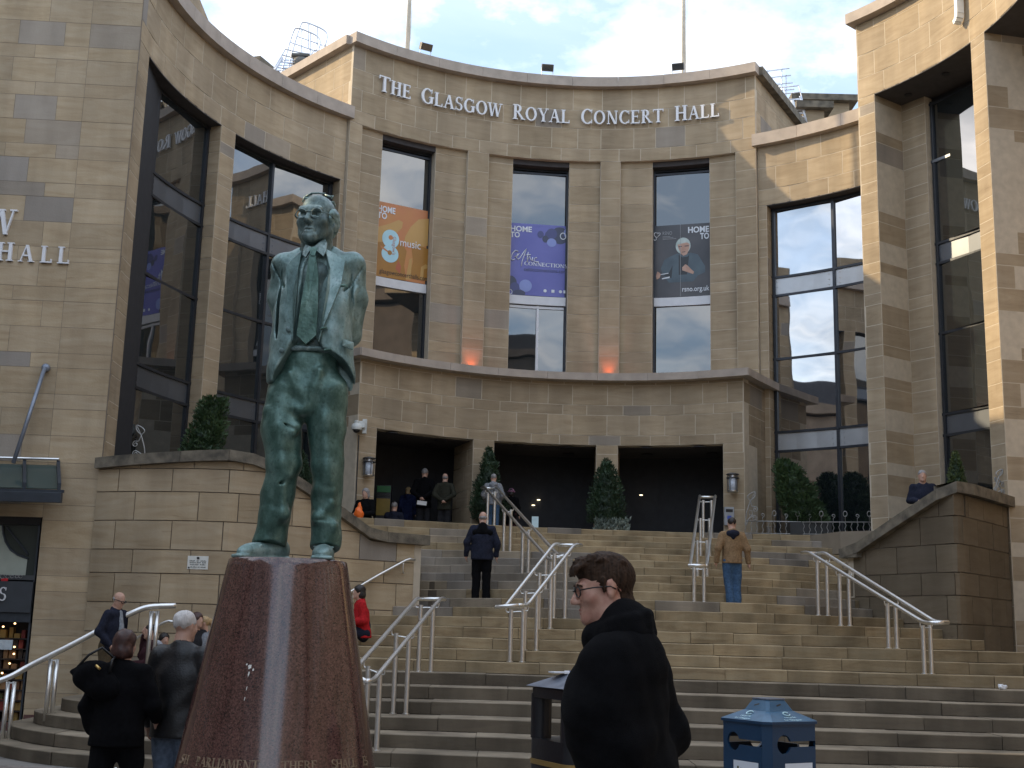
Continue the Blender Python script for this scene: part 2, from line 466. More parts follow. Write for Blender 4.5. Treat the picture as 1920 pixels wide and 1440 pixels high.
# outer pilasters, piers between the panels
for k, (a, b) in enumerate(((-42.0, -39.6), (-20.1, -16.4), (3.0, 6.4), (26.0, 29.5))):
    ashlar(hall, m0, a, b, 8.0, 14.5, 0.75, per, seed=20 + k, pattern=(0.52, 0.52, 0.28, 0.52), base=7.9, backing=True)
# recessed panels beside each window
for k, (a, b, c, d) in enumerate(((-39.6, -35.3, -25.6, -20.1), (-16.4, -12.0, -2.3, 3.0), (6.4, 11.8, 21.4, 26.0))):
    mr_ = curved(R0 + 0.12)
    for q, (x0, x1) in enumerate(((a, b), (c, d))):
        ashlar(hall, mr_, x0, x1, 8.0, 14.5, 0.85, per, seed=30 + 5 * k + q, pattern=(0.52, 0.52, 0.28, 0.52), base=7.75, depth=0.42)
    # window
    mg = curved(RG); pg = RG * mper
    a2, b2 = b - 0.2, c + 0.2
    mb = MB(); mull = [b + (c - b) * 0.52] if k == 1 else []
    bars(mb, mg, [a2 + 0.35, b2 - 0.35], [8.05, 14.32, 14.22], 0.06, 0.06, -0.05, 0.05, pg, a2, b2, 8.0, 14.4, 4)
    w = mb.build('window', FRAME, hall)
    v, f = slab(mg, a2 + 0.35, b2 - 0.35, 10.40, 10.64, -0.09, 0.03, 4); MB().add(v, f).build('transom', WHITEBAR, w)
    for za, zb in ((8.08, 10.40), (10.64, 14.19)):
        us = [a2 + 0.6] + (mull if zb < 11 else []) + [b2 - 0.6]
        for u0, u1 in zip(us[:-1], us[1:]):
            v, f = slab(mg, u0, u1, za, zb, 0, 0.02, 1); obj('pane', newmesh('pane', v, f, GLASS), w)
        if len(us) == 3:
            v, f = slab(mg, us[1] - 0.2, us[1] + 0.2, za, zb - 0.02, -0.05, 0.04); MB().add(v, f).build('mullion', WHITEBAR, w)
            v, f = slab(mg, us[0], us[2], zb - 0.10, zb - 0.03, -0.04, 0.035, 3); MB().add(v, f).build('top_rail', WHITEBAR, w)
    # dark lintel over the glass
    v, f = slab(mg, a2, b2, 14.35, 14.52, -0.30, 0.05, 3); obj('lintel', newmesh('lintel', v, f, SOFFIT), hall)
# side faces of the block above the wings, and its body
for th, sg, sd_ in ((-42.0, -1, 51), (29.5, 1, 52)):
    p, q = cyl(th, R0 + 0.08, 0), cyl(th, R0 + 5.5, 0)
    mf = flat(q, p) if sg < 0 else flat(p, q)
    ashlar(hall, mf, 0, mf.length, 14.2, 16.65, 0.9, 1, seed=sd_, depth=0.10, pattern=(0.6, 0.55), base=14.5)
    coping(hall, mf, 0, mf.length, 16.65, 16.9, -0.2, 0.4, 1, 1.3, COPE if sg < 0 else COPE_D)
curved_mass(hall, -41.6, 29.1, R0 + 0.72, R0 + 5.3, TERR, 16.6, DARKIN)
v, f = slab(curved(R0), -41.8, 29.3, 14.62, 16.6, 0.12, 0.75, 14); obj('inner_wall', newmesh('inner_wall', v, f, MORTAR_D), hall)

# porch
RP = 7.8; pp = RP * mper; mp_ = curved(RP)
ashlar(hall, mp_, -44.5, 30.2, 6.27, 7.9, 0.78, pp, seed=61, pattern=(0.25, 0.52, 0.26, 0.52), base=6.27, depth=0.3, tone=(0.85, 1.1))
for k, (a, b) in enumerate(((-44.5, -40.3), (-20.7, -16.7), (2.6, 6.6), (26.2, 30.2))):
    ashlar(hall, mp_, a, b, TERR - 0.3, 6.27, 0.7, pp, seed=70 + k, pattern=(0.62, 0.40), base=TERR, depth=0.9)
    if k in (1, 2):
        for th, sg in ((a, -1), (b, 1)):
            p, q = cyl(th + sg * 0.06, RP + 0.02, 0), cyl(th + sg * 0.06, RP + 1.5, 0)
            mf = flat(q, p) if sg < 0 else flat(p, q)
            ashlar(hall, mf, 0, mf.length, TERR, 6.25, 0.8, 1, seed=80 + k, pattern=(0.62, 0.40), base=TERR, depth=0.05, backing=False)
coping(hall, curved(7.5), -46.2, 31.9, 7.9, 8.09, 0, 2.3, 7.5 * mper, 1.3)
for th, sg, s_ in ((-44.5, -1, 91), (30.2, 1, 92)):
    p, q = cyl(th, RP, 0), cyl(th, RW + 0.1, 0)
    mf = flat(q, p) if sg < 0 else flat(p, q)
    ashlar(hall, mf, 0, mf.length, TERR, 7.9, 0.8, 1, seed=s_, depth=0.12, pattern=(0.25, 0.52, 0.26, 0.52), base=6.27, tone=(0.7, 0.9))
    p, q = cyl(th, 7.52, 0), cyl(th, RW + 0.1, 0); mf = flat(q, p) if sg < 0 else flat(p, q)
    coping(hall, mf, 0, mf.length, 7.902, 8.088, -0.24, 0.0, 1, 1.0)
v, f = slab(curved(RP), -44.2, 29.9, 6.25, 6.31, 0.32, 6.0, 18); obj('porch_ceiling', newmesh('porch_ceiling', v, f, SOFFIT), hall)
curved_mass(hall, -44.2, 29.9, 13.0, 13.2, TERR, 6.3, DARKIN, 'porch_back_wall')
for th in (-44.2, 29.8):
    v, f = slab(curved(9.5), th, th + 0.15, TERR, 6.3, 0, 3.6); obj('porch_side_wall', newmesh('porch_side_wall', v, f, DARKIN), hall)
# dark doors with frames at the back of the porch
for k in range(12):
    a = -40 + k * 5.4
    mb = MB(); v, f = slab(curved(12.7), a, a + 5.0, TERR, 5.5, 0, 0.05); mb.add(v, f)
    dr = mb.build('door', GLASS, hall)
    mb = MB(); bars(mb, curved(12.66), [a, a + 2.5, a + 5.0], [5.5, TERR + 0.1], 0.07, 0.08, 0, 0.06, 12.66 * mper, a, a + 5, TERR, 5.5, 2)
    mb.build('door_frame', FRAME, dr)
# recessed ceiling fittings of the porch
for px, py in ((735, 812), (826, 826), (808, 834), (972, 836), (1063, 839), (1066, 851), (1212, 840), (1311, 838), (1214, 852), (1336, 850)):
    q = on_z(px, py, 6.23)
    MB().lathe([(0.16, 0), (0.16, 0.02), (0.12, 0.03)], (q.x, q.y, 6.21), 12).build('ceiling_vent', DARKIN, hall)
# lit fittings far inside
LITW = mat('lit_lamp', (0.9, 0.8, 0.6), emit=(1.0, 0.85, 0.55, 1.2))
for px, py, d in ((1202, 929, 33.2), (1151, 986, 33.5), (1238, 991, 33.5), (1010, 938, 33.5), (1000, 948, 33.5)):
    q = at(px, py, d)
    MB().lathe([(0.035, 0), (0.05, 0.01), (0.035, 0.02)], q, 10).build('ceiling_lamp', LITW, hall)

# ---------------------------------------------------- west (left) curved wing
pw = RW * mper; mw_ = curved(RW)
wing = empty('curved_wing', 'curved sandstone wing with dark tinted glass bays, left of the entrance block', 'building')
ashlar(wing, mw_, -94.0, -42.1, 12.9, ZC, 0.85, pw, seed=101, pattern=(0.44, 0.62, 0.62), base=12.9)
coping(wing, mw_, -94.0, -41.6, ZC, 14.90, -0.20, 0.9, pw, 1.3)
for k, (a, b) in enumerate(((-94.0, -89.6), (-67.8, -64.5), (-42.8, -42.1))):
    ashlar(wing, mw_, a, b, -0.4, 12.9, 0.8, pw, seed=110 + k, depth=0.34, backing=True)
for k, (th, sg) in enumerate(((-67.85, -1), (-64.45, 1), (-42.85, -1), (-89.55, 1))):   # reveals
    p, q = cyl(th, RW + 0.005, 0), cyl(th, RG + 0.05, 0); mf = flat(q, p) if sg < 0 else flat(p, q)
    ashlar(wing, mf, 0, mf.length, TERR, 12.9, 0.8, 1, seed=120 + k, depth=0.04, backing=False)
for a, b, c in ((-89.6, -67.8, [-81.2]), (-64.5, -42.8, [-54.3])):
    bay_window(wing, a, b, c)
    v, f = slab(mw_, a, b, 12.88, 12.95, 0.005, 0.5, 8); obj('soffit', newmesh('soffit', v, f, SOFFIT), wing)
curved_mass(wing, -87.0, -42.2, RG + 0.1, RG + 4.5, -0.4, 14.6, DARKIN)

# ---------------------------------------------------- east (right) curved wing
wing2 = empty('curved_wing', 'sunlit curved sandstone wing whose glass reflects clouds, right of the entrance block', 'building')
ashlar(wing2, mw_, 29.6, 52.5, 12.9, ZC, 0.85, pw, seed=131, pattern=(0.44, 0.62, 0.62), base=12.9)
coping(wing2, mw_, 29.0, 52.5, ZC, 14.90, -0.20, 0.9, pw, 1.3)
ashlar(wing2, mw_, 29.6, 31.0, TERR, 12.9, 0.8, pw, seed=141, depth=0.34)
p, q = cyl(31.05, RW + 0.005, 0), cyl(31.05, RG + 0.05, 0); mf = flat(p, q)
ashlar(wing2, mf, 0, mf.length, TERR, 12.9, 0.8, 1, seed=142, depth=0.04, backing=False)
bay_window(wing2, 31.0, 52.2, [41.2], spm=SPAND_L, gm=GLASS_HI)
v, f = slab(mw_, 31.0, 52.2, 12.88, 12.95, 0.005, 0.5, 8); obj('soffit', newmesh('soffit', v, f, SOFFIT), wing2)
curved_mass(wing2, 29.4, 53.5, RG + 0.1, RG + 4.5, TERR, 14.6, DARKIN)
# roof blocks behind the east parapet
for (x0, y0, x1, y1, d, zt, sd_) in ((1495, 190, 1592, 260, 40.0, 0, 151), (1505, 205, 1545, 260, 37.0, 0, 152)):
    a = at(x0, y0, d); b = at(x1, y0, d); hgt = a.z
    ww = b.x - a.x
    blk = MB().box(((a.x + b.x) / 2, d + 1.6, hgt / 2 + 5.0), (ww, 3.2, hgt - 10.0)).build('roof_block', STONE, wing2, tone=0.95, grey=0.05)
    MB().box(((a.x + b.x) / 2, d + 1.6, hgt + 0.09), (ww + 0.5, 3.7, 0.22)).build('roof_coping', COPE_D, blk)
# ridge behind the west parapet
a = at(480, 120, 38)
MB().box((a.x - 3.0, 40.5, a.z - 1.2), (8.5, 4.0, 2.2), rad(-20)).build('roof_block', COPE_D, wing)

# ---------------------------------------------------- east tower (store)
RT = 8.5; pt = RT * mper; mt_ = curved(RT)
tower = empty('store_building', 'tall sunlit sandstone building with deep recessed bays at right of the steps', 'building')
ashlar(tower, mt_, 50.8, 100.0, 14.75, 16.75, 0.9, pt, seed=201, greyp=0.015, tone=(0.95, 1.06), pattern=(0.52, 0.62, 0.62), base=14.75, depth=0.3)
coping(tower, mt_, 49.9, 100.0, 16.75, 17.02, -0.25, 1.5, pt, 1.4)
for k, (a, b) in enumerate(((50.8, 54.1), (75.2, 78.6))):
    ashlar(tower, mt_, a, b, -0.4, 14.75, 0.8, pt, seed=210 + k, greyp=0.015, tone=(0.95, 1.06), depth=1.0)
p, q = cyl(50.8, RT, 0), cyl(50.8, RW + 4, 0); mf = flat(q, p)
ashlar(tower, mf, 0, mf.length, TERR, 16.75, 0.9, 1, seed=215, greyp=0.015, tone=(0.95, 1.06), depth=0.1)
p, q = cyl(54.1, RT + 0.01, 0), cyl(54.1, 9.55, 0); mf = flat(p, q)
ashlar(tower, mf, 0, mf.length, TERR - 0.3, 14.75, 1.2, 1, seed=216, greyp=0.015, tone=(0.95, 1.06), depth=0.05)
p, q = cyl(78.6, RT + 0.01, 0), cyl(78.6, 11.5, 0); mf = flat(p, q)
ashlar(tower, mf, 0, mf.length, -0.4, 14.75, 1.1, 1, seed=217, greyp=0.015, tone=(0.95, 1.06), depth=0.08)
ashlar(tower, curved(9.55), 54.1, 58.3, TERR - 0.3, 14.75, 0.8, 9.55 * mper, seed=218, greyp=0.015, tone=(0.95, 1.06), depth=0.2)
v, f = slab(mt_, 54.0, 75.4, 14.73, 14.80, 0.004, 1.6, 8); sof = obj('soffit', newmesh('soffit', v, f, SOFFIT), tower)
for px, py in ((1703, 178), (1773, 139)):
    q = on_z(px, py, 14.71); MB().lathe([(0.09, 0), (0.09, 0.02)], (q.x, q.y, 14.70), 12).build('downlight', DARKIN, sof)
v, f = slab(mt_, 78.5, 100, 14.73, 14.80, 0.004, 3.4, 8); obj('soffit', newmesh('soffit', v, f, SOFFIT), tower)
bay_window(tower, 58.3, 75.4, [], z1=14.6)
mb = MB(); bars(mb, curved(RG), [], [13.05], 0.06, 0.07, -0.07, 0.05, RG * mper, 58.3, 75.4, 0, 0, 6); mb.build('transom', SPAND, tower)
curved_mass(tower, 50.9, 100, 11.6, 16.0, -0.4, 16.7, DARKIN)
curved_mass(tower, 54.2, 78.5, RG + 0.1, 11.6, -0.4, 14.75, DARKIN)
v, f = slab(curved(RT), 51.0, 100, 14.82, 16.7, 0.33, 3.2, 12); obj('inner_wall', newmesh('inner_wall', v, f, MORTAR_D), tower)
for th, b in ((50.8, 54.1), (75.2, 78.6), (78.6, 79.0)):
    pass
ashlar(tower, curved(11.5), 78.6, 100.0, -0.4, 14.75, 1.0, 11.5 * mper, seed=219, greyp=0.015, tone=(0.95, 1.06), depth=0.1)
for k, (th0, th1) in enumerate(((75.2, 78.6),)):
    v, f = slab(mt_, th0, th1, -0.395, -0.05, -0.05, 0.3, 2); obj('granite_base', newmesh('granite_base', v, f, REDGRAN), tower)

# ---------------------------------------------------- west flat-fronted block with shops
blockL = empty('corner_building', 'flat sandstone corner building with shop front and canopy, at left of the steps', 'building')
cA = Vector(cyl(-94.0, RW, 0)); dL = Vector((-1, -0.068, 0)).normalized()
pL = cA + dL * 16
mfL = flat((pL.x, pL.y - 0.06), (cA.x + 0.004, cA.y - 0.06)); LL = mfL.length
shopR = at(60, 1150, 22.75)           # right edge of the shop opening
uS = (Vector((shopR.x, shopR.y, 0)) - pL).dot(-dL)
zS = at(20, 968, 22.75).z             # head of the shop opening
ashlar(blockL, mfL, uS, LL, -0.45, 16.2, 0.95, 1, m=STONE_W, seed=301, tone=(0.98, 1.18), greyp=0.07, pattern=(0.5, 0.28, 0.5, 0.5, 0.28), depth=0.3, gap=0.004, mort=MORTAR_M)
ashlar(blockL, mfL, uS - 4.6, uS, zS, 16.2, 0.95, 1, m=STONE_W, seed=302, tone=(0.98, 1.18), greyp=0.08, pattern=(0.5, 0.28, 0.5, 0.5, 0.28), depth=0.3, gap=0.004, mort=MORTAR_M)
v, f = slab(mfL, 0, uS - 4.6, -0.45, 16.2, 0, 0.3); obj('plain_wall', newmesh('plain_wall', v, f, STONE, tone=0.95, grey=0.1), blockL)
v, f = slab(mfL, 0, LL - 0.05, -0.45, 16.2, 0.6, 9); obj('inner_wall', newmesh('inner_wall', v, f, DARKIN), blockL)
v, f = slab(mfL, uS + 0.02, LL, -0.45, -0.10, -0.03, 0.1); obj('granite_base', newmesh('granite_base', v, f, REDGRAN), blockL)
# east return of the block above the wing
ashlar(blockL, flat((cA.x + 0.02, cA.y), (cA.x + 0.02 - 0.3, cA.y + 8)), 0, 8.0, 14.9, 16.2, 0.95, 1, seed=303, depth=0.1)
# ================================================================== GROUND, STEPS, TERRACE WALLS
RIS = 0.1833
Z0 = -0.39                            # paving at the foot of the steps
def ground_z(y): return -0.39 * min(max(y - 5.0, 0), 9.9) / 9.9
v = []; f = []
xs = [-900, -60, -20, -10, 0, 10, 20, 60, 900]; ys = [-900, -200, -60, -30, 0, 5, 10, 14.9, 30, 900]
for y in ys:
    for x in xs: v.append((x, y, ground_z(y) if y < 14.9 else Z0))
nx = len(xs)
f = [(j * nx + i, j * nx + i + 1, (j + 1) * nx + i + 1, (j + 1) * nx + i) for j in range(len(ys) - 1) for i in range(nx - 1)]
PAVE = mat('paving_joint', (0.20, 0.185, 0.17), 0.9, var=0.2, scale=1.5, bump=0.2)
ground = tag(obj('ground', newmesh('ground', v, f, PAVE)), kind='structure')
BRICK = mat('paving_brick', (0.22, 0.19, 0.175), 0.85, var=0.25, scale=4, bump=0.2, obj_var=0.22)
# clay pavers where the photograph shows them (row by row, half-bonded)
rng = random.Random(5)
def paver_mesh():
    mb = MB(); mb.box((0, 0, 0.015), (0.212, 0.102, 0.03)); return mb
brick_me = None
nb = 0
axp = rad(-6)
cands = []
for r in range(-14, 34):
    for c in range(-60, 30):
        x = c * 0.22 + (0.11 if r % 2 else 0); y = 13.0 + r * 0.11
        X = x * math.cos(axp) - (y - 13) * math.sin(axp) ; Y = 13 + x * math.sin(axp) + (y - 13) * math.cos(axp)
        cands.append((X, Y))
def seen(X, Y):
    d = Vector((X, Y, ground_z(Y) - CAM_Z)); zf = d.dot(_fwd)
    px = 960 + FPX * d.dot(_right) / zf; py = 720 - FPX * d.dot(_up) / zf
    return px, py
vis = []
for X, Y in cands:
    px, py = seen(X, Y)
    if -60 < px < 420 and 1375 < py < 1470: vis.append((-py, X, Y))
vis.sort()
mb = paver_mesh(); bo = mb.build('paving_brick', BRICK, ground, bevel=0.006)
for i, (_, X, Y) in enumerate(vis[:300]):
    o = bo if i == 0 else bo.copy()
    if i: COL.objects.link(o)
    o.location = (X, Y, ground_z(Y) - 0.012 + rng.uniform(-0.003, 0.003)); o.rotation_euler = (rng.uniform(-.01, .01), -0.0 + rng.uniform(-.01, .01), axp)
rest = MB()
for _, X, Y in vis[300:]:
    rest.box((X, Y, ground_z(Y) + 0.004), (0.212, 0.102, 0.03), axp)
if rest.v: tag(rest.build('paving_bricks', BRICK, ground), kind='stuff')

# ---- plan of the steps: front edge distance for step k at X
def lerp_tab(tab, x):
    if x <= tab[0][0]: return tab[0][1]
    for (a, b), (c, d) in zip(tab[:-1], tab[1:]):
        if x <= c:
            t = (x - a) / (c - a); t = t * t * (3 - 2 * t) * 0.35 + t * 0.65
            return b + (d - b) * t
    return tab[-1][1]
ROWS = {1: [(-8, 17.9), (-5, 17.25), (-1.78, 16.2), (2.6, 15.6), (5.9, 15.65), (12, 15.6)],
        2: [(-8, 18.4), (-5, 17.7), (-1.78, 16.86), (2.6, 16.2), (5.9, 16.3), (12, 16.2)],
        7: [(-8, 20.8), (-5, 20.5), (-2.4, 20.1), (0, 20.2), (3.1, 19.6), (7.7, 18.95), (12, 18.5)],
        10: [(-8, 23.2), (-2.4, 22.4), (0, 21.3), (3.0, 20.8), (5.0, 20.9), (7.0, 20.6), (9, 21.0)],
        14: [(-8, 27), (-1.6, 25.2), (-.3, 23.9), (.9, 23.0), (2.8, 22.6), (4.4, 22.8), (5.7, 23.5), (6.8, 24.6), (9, 27)],
        24: [(-8, 28.0), (-3.4, 28.2), (-2.1, 28.65), (.4, 29.6), (3.5, 29.95), (5.6, 29.95), (9, 29.8)]}
KS = sorted(ROWS)
XL = {1: -7.95, 2: -7.75, 3: -7.45, 4: -7.1, 5: -6.7, 6: -6.3, 7: -5.9, 8: -5.5, 9: -5.1}
WALL_TAB = [(-7.6, 22.85), (-6.2, 22.45), (-5.2, 22.4), (-4.2, 22.8), (-2.55, 24.3), (-1.75, 24.9)]
def base_d(k, X):
    for a, b in zip(KS[:-1], KS[1:]):
        if k <= b:
            t = (k - a) / (b - a)
            return lerp_tab(ROWS[a], X) * (1 - t) + lerp_tab(ROWS[b], X) * t
    return lerp_tab(ROWS[24], X) + 0.6 * (k - 24)
def step_d(k, X):
    d = base_d(k, X)
    if k in XL:
        a = 2.9 if k < 5 else 1.2; t = (XL[k] + a - X) / a
        if t > 0: d += ((20.3 + 0.12 * k if k < 5 else d + 1.0) - d) * (1 - math.sqrt(max(0, 1 - min(1, t) ** 2)))
    return d
def zstep(k): return Z0 + RIS * k - 0.006 * k * 0
stairs = empty('staircase', kind='structure')
STEP_D = STEPST
rng = random.Random(8)
XR = {k: 11.5 for k in range(1, 8)}
XR.update({8: 11.5, 9: 8.9, 10: 8.6, 11: 8.4, 12: 8.2, 13: 8.0})
for k in range(1, 25):
    x0 = XL.get(k, -4.6 if k < 10 else -4.4 if k < 14 else -4.2); x1 = XR.get(k, 8.6)
    zt = zstep(k); L_ = 1.28 if k <= 7 else 0.98
    n = round((x1 - x0) / L_)
    cuts = [x0] + [x0 + (x1 - x0) * (i + (0.5 if k % 2 else 0.0) + rng.uniform(-.22, .22)) / n for i in range(1, n)] + [x1]
    for a, b in zip(cuts[:-1], cuts[1:]):
        if b - a < 0.15: continue
        ns = 6 if (k in XL and a < XL[k] + 2.9) else 3
        if k in XL and a < XL[k] + 0.5:
            us = [a + (b - a) * (i / 10) ** 2 for i in range(11)]
        else:
            us = [a + (b - a) * i / ns for i in range(ns + 1)]
        g = 0.004
        us[0] += g; us[-1] -= g
        fr = [step_d(k, u) for u in us]
        bk = []
        for u, fd in zip(us, fr):
            nxt = step_d(k + 1, u) + 0.10 if u >= XL.get(k + 1, -99) else 22.7
            bk.append(max(fd + 0.08, nxt))
        jz = rng.uniform(-0.008, 0.002); jd = rng.uniform(-0.014, 0.012)
        zb = zt - RIS + 0.004
        mb = MB(); m = len(us); vv = []
        ch = 0.012
        for u, fd, bd in zip(us, fr, bk):
            vv += [(u, fd + jd, zb), (u, fd + jd, zt - ch + jz), (u, fd + jd + ch, zt + jz), (u, bd, zt + jz), (u, bd, zb)]
        ff = [tuple(range(0, 5))[::-1]]
        for i in range(m - 1):
            for q in range(5):
                q2 = (q + 1) % 5
                ff.append((i * 5 + q, (i + 1) * 5 + q, (i + 1) * 5 + q2, i * 5 + q2))
        ff.append(tuple((m - 1) * 5 + q for q in range(5)))
        low = k <= 7
        xm = (a + b) / 2
        grey = 0.05
        if 13 <= k <= 20 and -2.5 < xm < 1.4 and rng.random() < 0.75: grey = rng.uniform(0.45, 0.9)
        elif k > 13 and rng.random() < 0.16: grey = rng.uniform(0.5, 0.95)
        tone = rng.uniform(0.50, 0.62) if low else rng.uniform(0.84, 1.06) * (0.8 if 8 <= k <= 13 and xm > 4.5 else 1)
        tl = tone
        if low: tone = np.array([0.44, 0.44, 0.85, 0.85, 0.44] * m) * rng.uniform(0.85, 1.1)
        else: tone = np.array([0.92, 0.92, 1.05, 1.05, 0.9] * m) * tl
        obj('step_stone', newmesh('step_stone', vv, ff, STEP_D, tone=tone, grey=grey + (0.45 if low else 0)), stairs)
# terrace floor behind the top step
TFLOOR = mat('terrace_paving', (0.24, 0.20, 0.15), 0.9, var=0.15, scale=2)
poly = [(-7.35, 23.5), (-6.2, 22.9), (-5.0, 22.9), (-4.3, 23.4), (-3.9, 26.0), (-3.45, 28.3)]
poly += [(X, step_d(24, X) + 0.08) for X in (-3.4, -2.8, -2.1, -1, .4, 2, 3.5, 5.6, 7.2)]
poly += [(7.6, 28.6), (8.4, 28.0), (9.3, 27.4)]
poly += [cyl(t, 13.4, 0)[:2] for t in range(69, -90, -6)]
terr = tag(MB().prism(poly, 3.5, TERR).build('terrace', TFLOOR), kind='structure')

# solid core under the steps
mb = MB()
for k in range(1, 25):
    x0 = XL.get(k, -4.3); x1 = XR.get(k, 8.6)
    us = [x0 + 0.03 + (x1 - x0 - 0.06) * i / 30 for i in range(31)]
    vv = []
    for u in us:
        fd = step_d(k, u) + 0.03; bd = max(fd + 0.05, (step_d(k + 1, u) + 0.2) if u >= XL.get(k + 1, -99) else 22.6)
        vv += [(u, fd, Z0 - 0.2), (u, fd, zstep(k) - 0.02), (u, bd, zstep(k) - 0.02), (u, bd, Z0 - 0.2)]
    ff = [(3, 2, 1, 0)] + [(i * 4 + q, (i + 1) * 4 + q, (i + 1) * 4 + (q + 1) % 4, i * 4 + (q + 1) % 4) for i in range(30) for q in range(4)] + [(120, 121, 122, 123)]
    mb.add(vv, ff)
mb.build('core', MORTAR_D, stairs)

# ---- terrace walls
def stair_wall(name, label, tab, top, seed, flip=False, base=-0.45, thick=0.45, tone=(0.85, 1.1), greyp=0.06, m=None):
    """tab: plan polyline; top: height as a function of distance along it"""
    w = empty(name, label, 'wall')
    pts = [Vector(p) for p in tab]
    cum = [0]
    for a, b in zip(pts[:-1], pts[1:]): cum.append(cum[-1] + (b - a).length)
    def mp(u, z, ww):
        u = min(max(u, 0), cum[-1] - 1e-6)
        for i in range(len(pts) - 1):
            if u <= cum[i + 1]: break
        t = (u - cum[i]) / (cum[i + 1] - cum[i])
        p = pts[i].lerp(pts[i + 1], t)
        def nrm(j):
            d = (pts[min(j + 1, len(pts) - 1)] - pts[max(j - 1, 0)]).normalized(); return Vector((-d.y, d.x))
        n = nrm(i).lerp(nrm(i + 1), t).normalized()
        return (p.x + n.x * ww, p.y + n.y * ww, z)
    ashlar(w, mp, 0, cum[-1], base, max(top(u * cum[-1] / 40) for u in range(41)), 0.95, 1, seed=seed, ztop=top, depth=thick - 0.07, m=m, tone=tone, greyp=greyp, pattern=(0.42, 0.52, 0.52), jit=0.002, nseg=8, bed=0.02, mort=MORTAR_M)
    return w, mp, cum
# west wall: from the corner of the shops block to the pier beside the upper steps
zW = 4.30                              # underside of the level coping
wtab = [(-7.58, 22.85), (-6.9, 22.6), (-6.2, 22.45), (-5.6, 22.38), (-5.0, 22.42), (-4.4, 22.66), (-3.8, 23.1), (-3.2, 23.68), (-2.6, 24.28), (-1.72, 24.95)]
_c = [0]
for a, b in zip(wtab[:-1], wtab[1:]): _c.append(_c[-1] + math.dist(a, b))
def topW(u):
    tabu = [(0, 4.30), (_c[4], 4.46), (_c[5] - 0.1, 4.38), (_c[8] - 0.05, 3.20), (_c[9], 3.20)]
    for (a, b), (c, d) in zip(tabu[:-1], tabu[1:]):
        if u <= c: return b + (d - b) * (u - a) / (c - a)
    return tabu[-1][1]
wl, mpW, cumW = stair_wall('terrace_wall', 'sandstone terrace wall with a sloping coping, behind the bronze statue', wtab, topW, 401, m=STONE_W)
coping(wl, mpW, 0, cumW[-1] + 0.0, 0, 0, -0.12, 0.55, 1, 0.9, COPE_D, ztop=lambda u: topW(u) + 0.20, zbot=lambda u: topW(u) + 0.005, seed=6)
e0 = Vector(mpW(cumW[-1], 0, -0.005)); e1 = Vector(mpW(cumW[-1], 0, 0.9))
mfE = flat((e0.x, e0.y), (e1.x, e1.y))
ashlar(wl, mfE, 0, 0.9, -0.45, 3.20, 0.6, 1, seed=402, depth=0.1, pattern=(0.42, 0.52, 0.52), tone=(0.7, 0.9))
coping(wl, mfE, -0.12, 0.95, 3.206, 3.398, -0.13, 0.4, 1, 1.2, COPE_D)
v, f = slab(mpW, 0.1, cumW[-1] - 0.04, 0, 0, -0.05, 0.0, 24, zbot=lambda u: -0.5, ztop=lambda u: -0.12 if u < 5.4 else max(-0.12, 1.02 + (u - 5.4) * 0.72))
obj('granite_base', newmesh('granite_base', v, f, REDGRAN), wl)
# east wall
etab = [(6.95, 25.6), (7.02, 25.45), (7.6, 24.3), (8.25, 23.05), (8.45, 23.2), (9.3, 24.25), (10.2, 25.4)]
_e = [0]
for a, b in zip(etab[:-1], etab[1:]): _e.append(_e[-1] + math.dist(a, b))
def topE(u):
    tabu = [(0, 3.20), (0.25, 3.22), (_e[3], 4.30), (_e[-1], 4.30)]
    for (a, b), (c, d) in zip(tabu[:-1], tabu[1:]):
        if u <= c: return b + (d - b) * (u - a) / (c - a)
    return tabu[-1][1]
we, mpE, cumE = stair_wall('terrace_wall', 'grimy sandstone terrace wall darkened for shade, with sloping coping, at right end of the steps', etab, topE, 411, tone=(0.34, 0.46), greyp=0.0)  # low tone holds grime, and shade put into the stone colour
coping(we, mpE, -0.0, cumE[-1], 0, 0, -0.14, 0.62, 1, 0.9, COPE_D, ztop=lambda u: topE(u) + 0.21, zbot=lambda u: topE(u) + 0.005, seed=7)
e0 = Vector(mpE(0, 0, 0.9)); e1 = Vector(mpE(0, 0, -0.005))
mfE2 = flat((e0.x, e0.y), (e1.x, e1.y))
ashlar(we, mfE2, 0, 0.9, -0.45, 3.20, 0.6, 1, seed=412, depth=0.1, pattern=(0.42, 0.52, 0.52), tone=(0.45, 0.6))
coping(we, mfE2, -0.05, 1.03, 3.206, 3.398, -0.13, 0.4, 1, 1.2, COPE_D)

tag(MB().prism([(7.75, 24.9), (8.4, 23.75), (9.25, 24.85), (9.0, 27.3), (7.5, 28.4), (7.4, 26.0)], 2.6, 3.25).build('landing', TFLOOR), kind='structure')
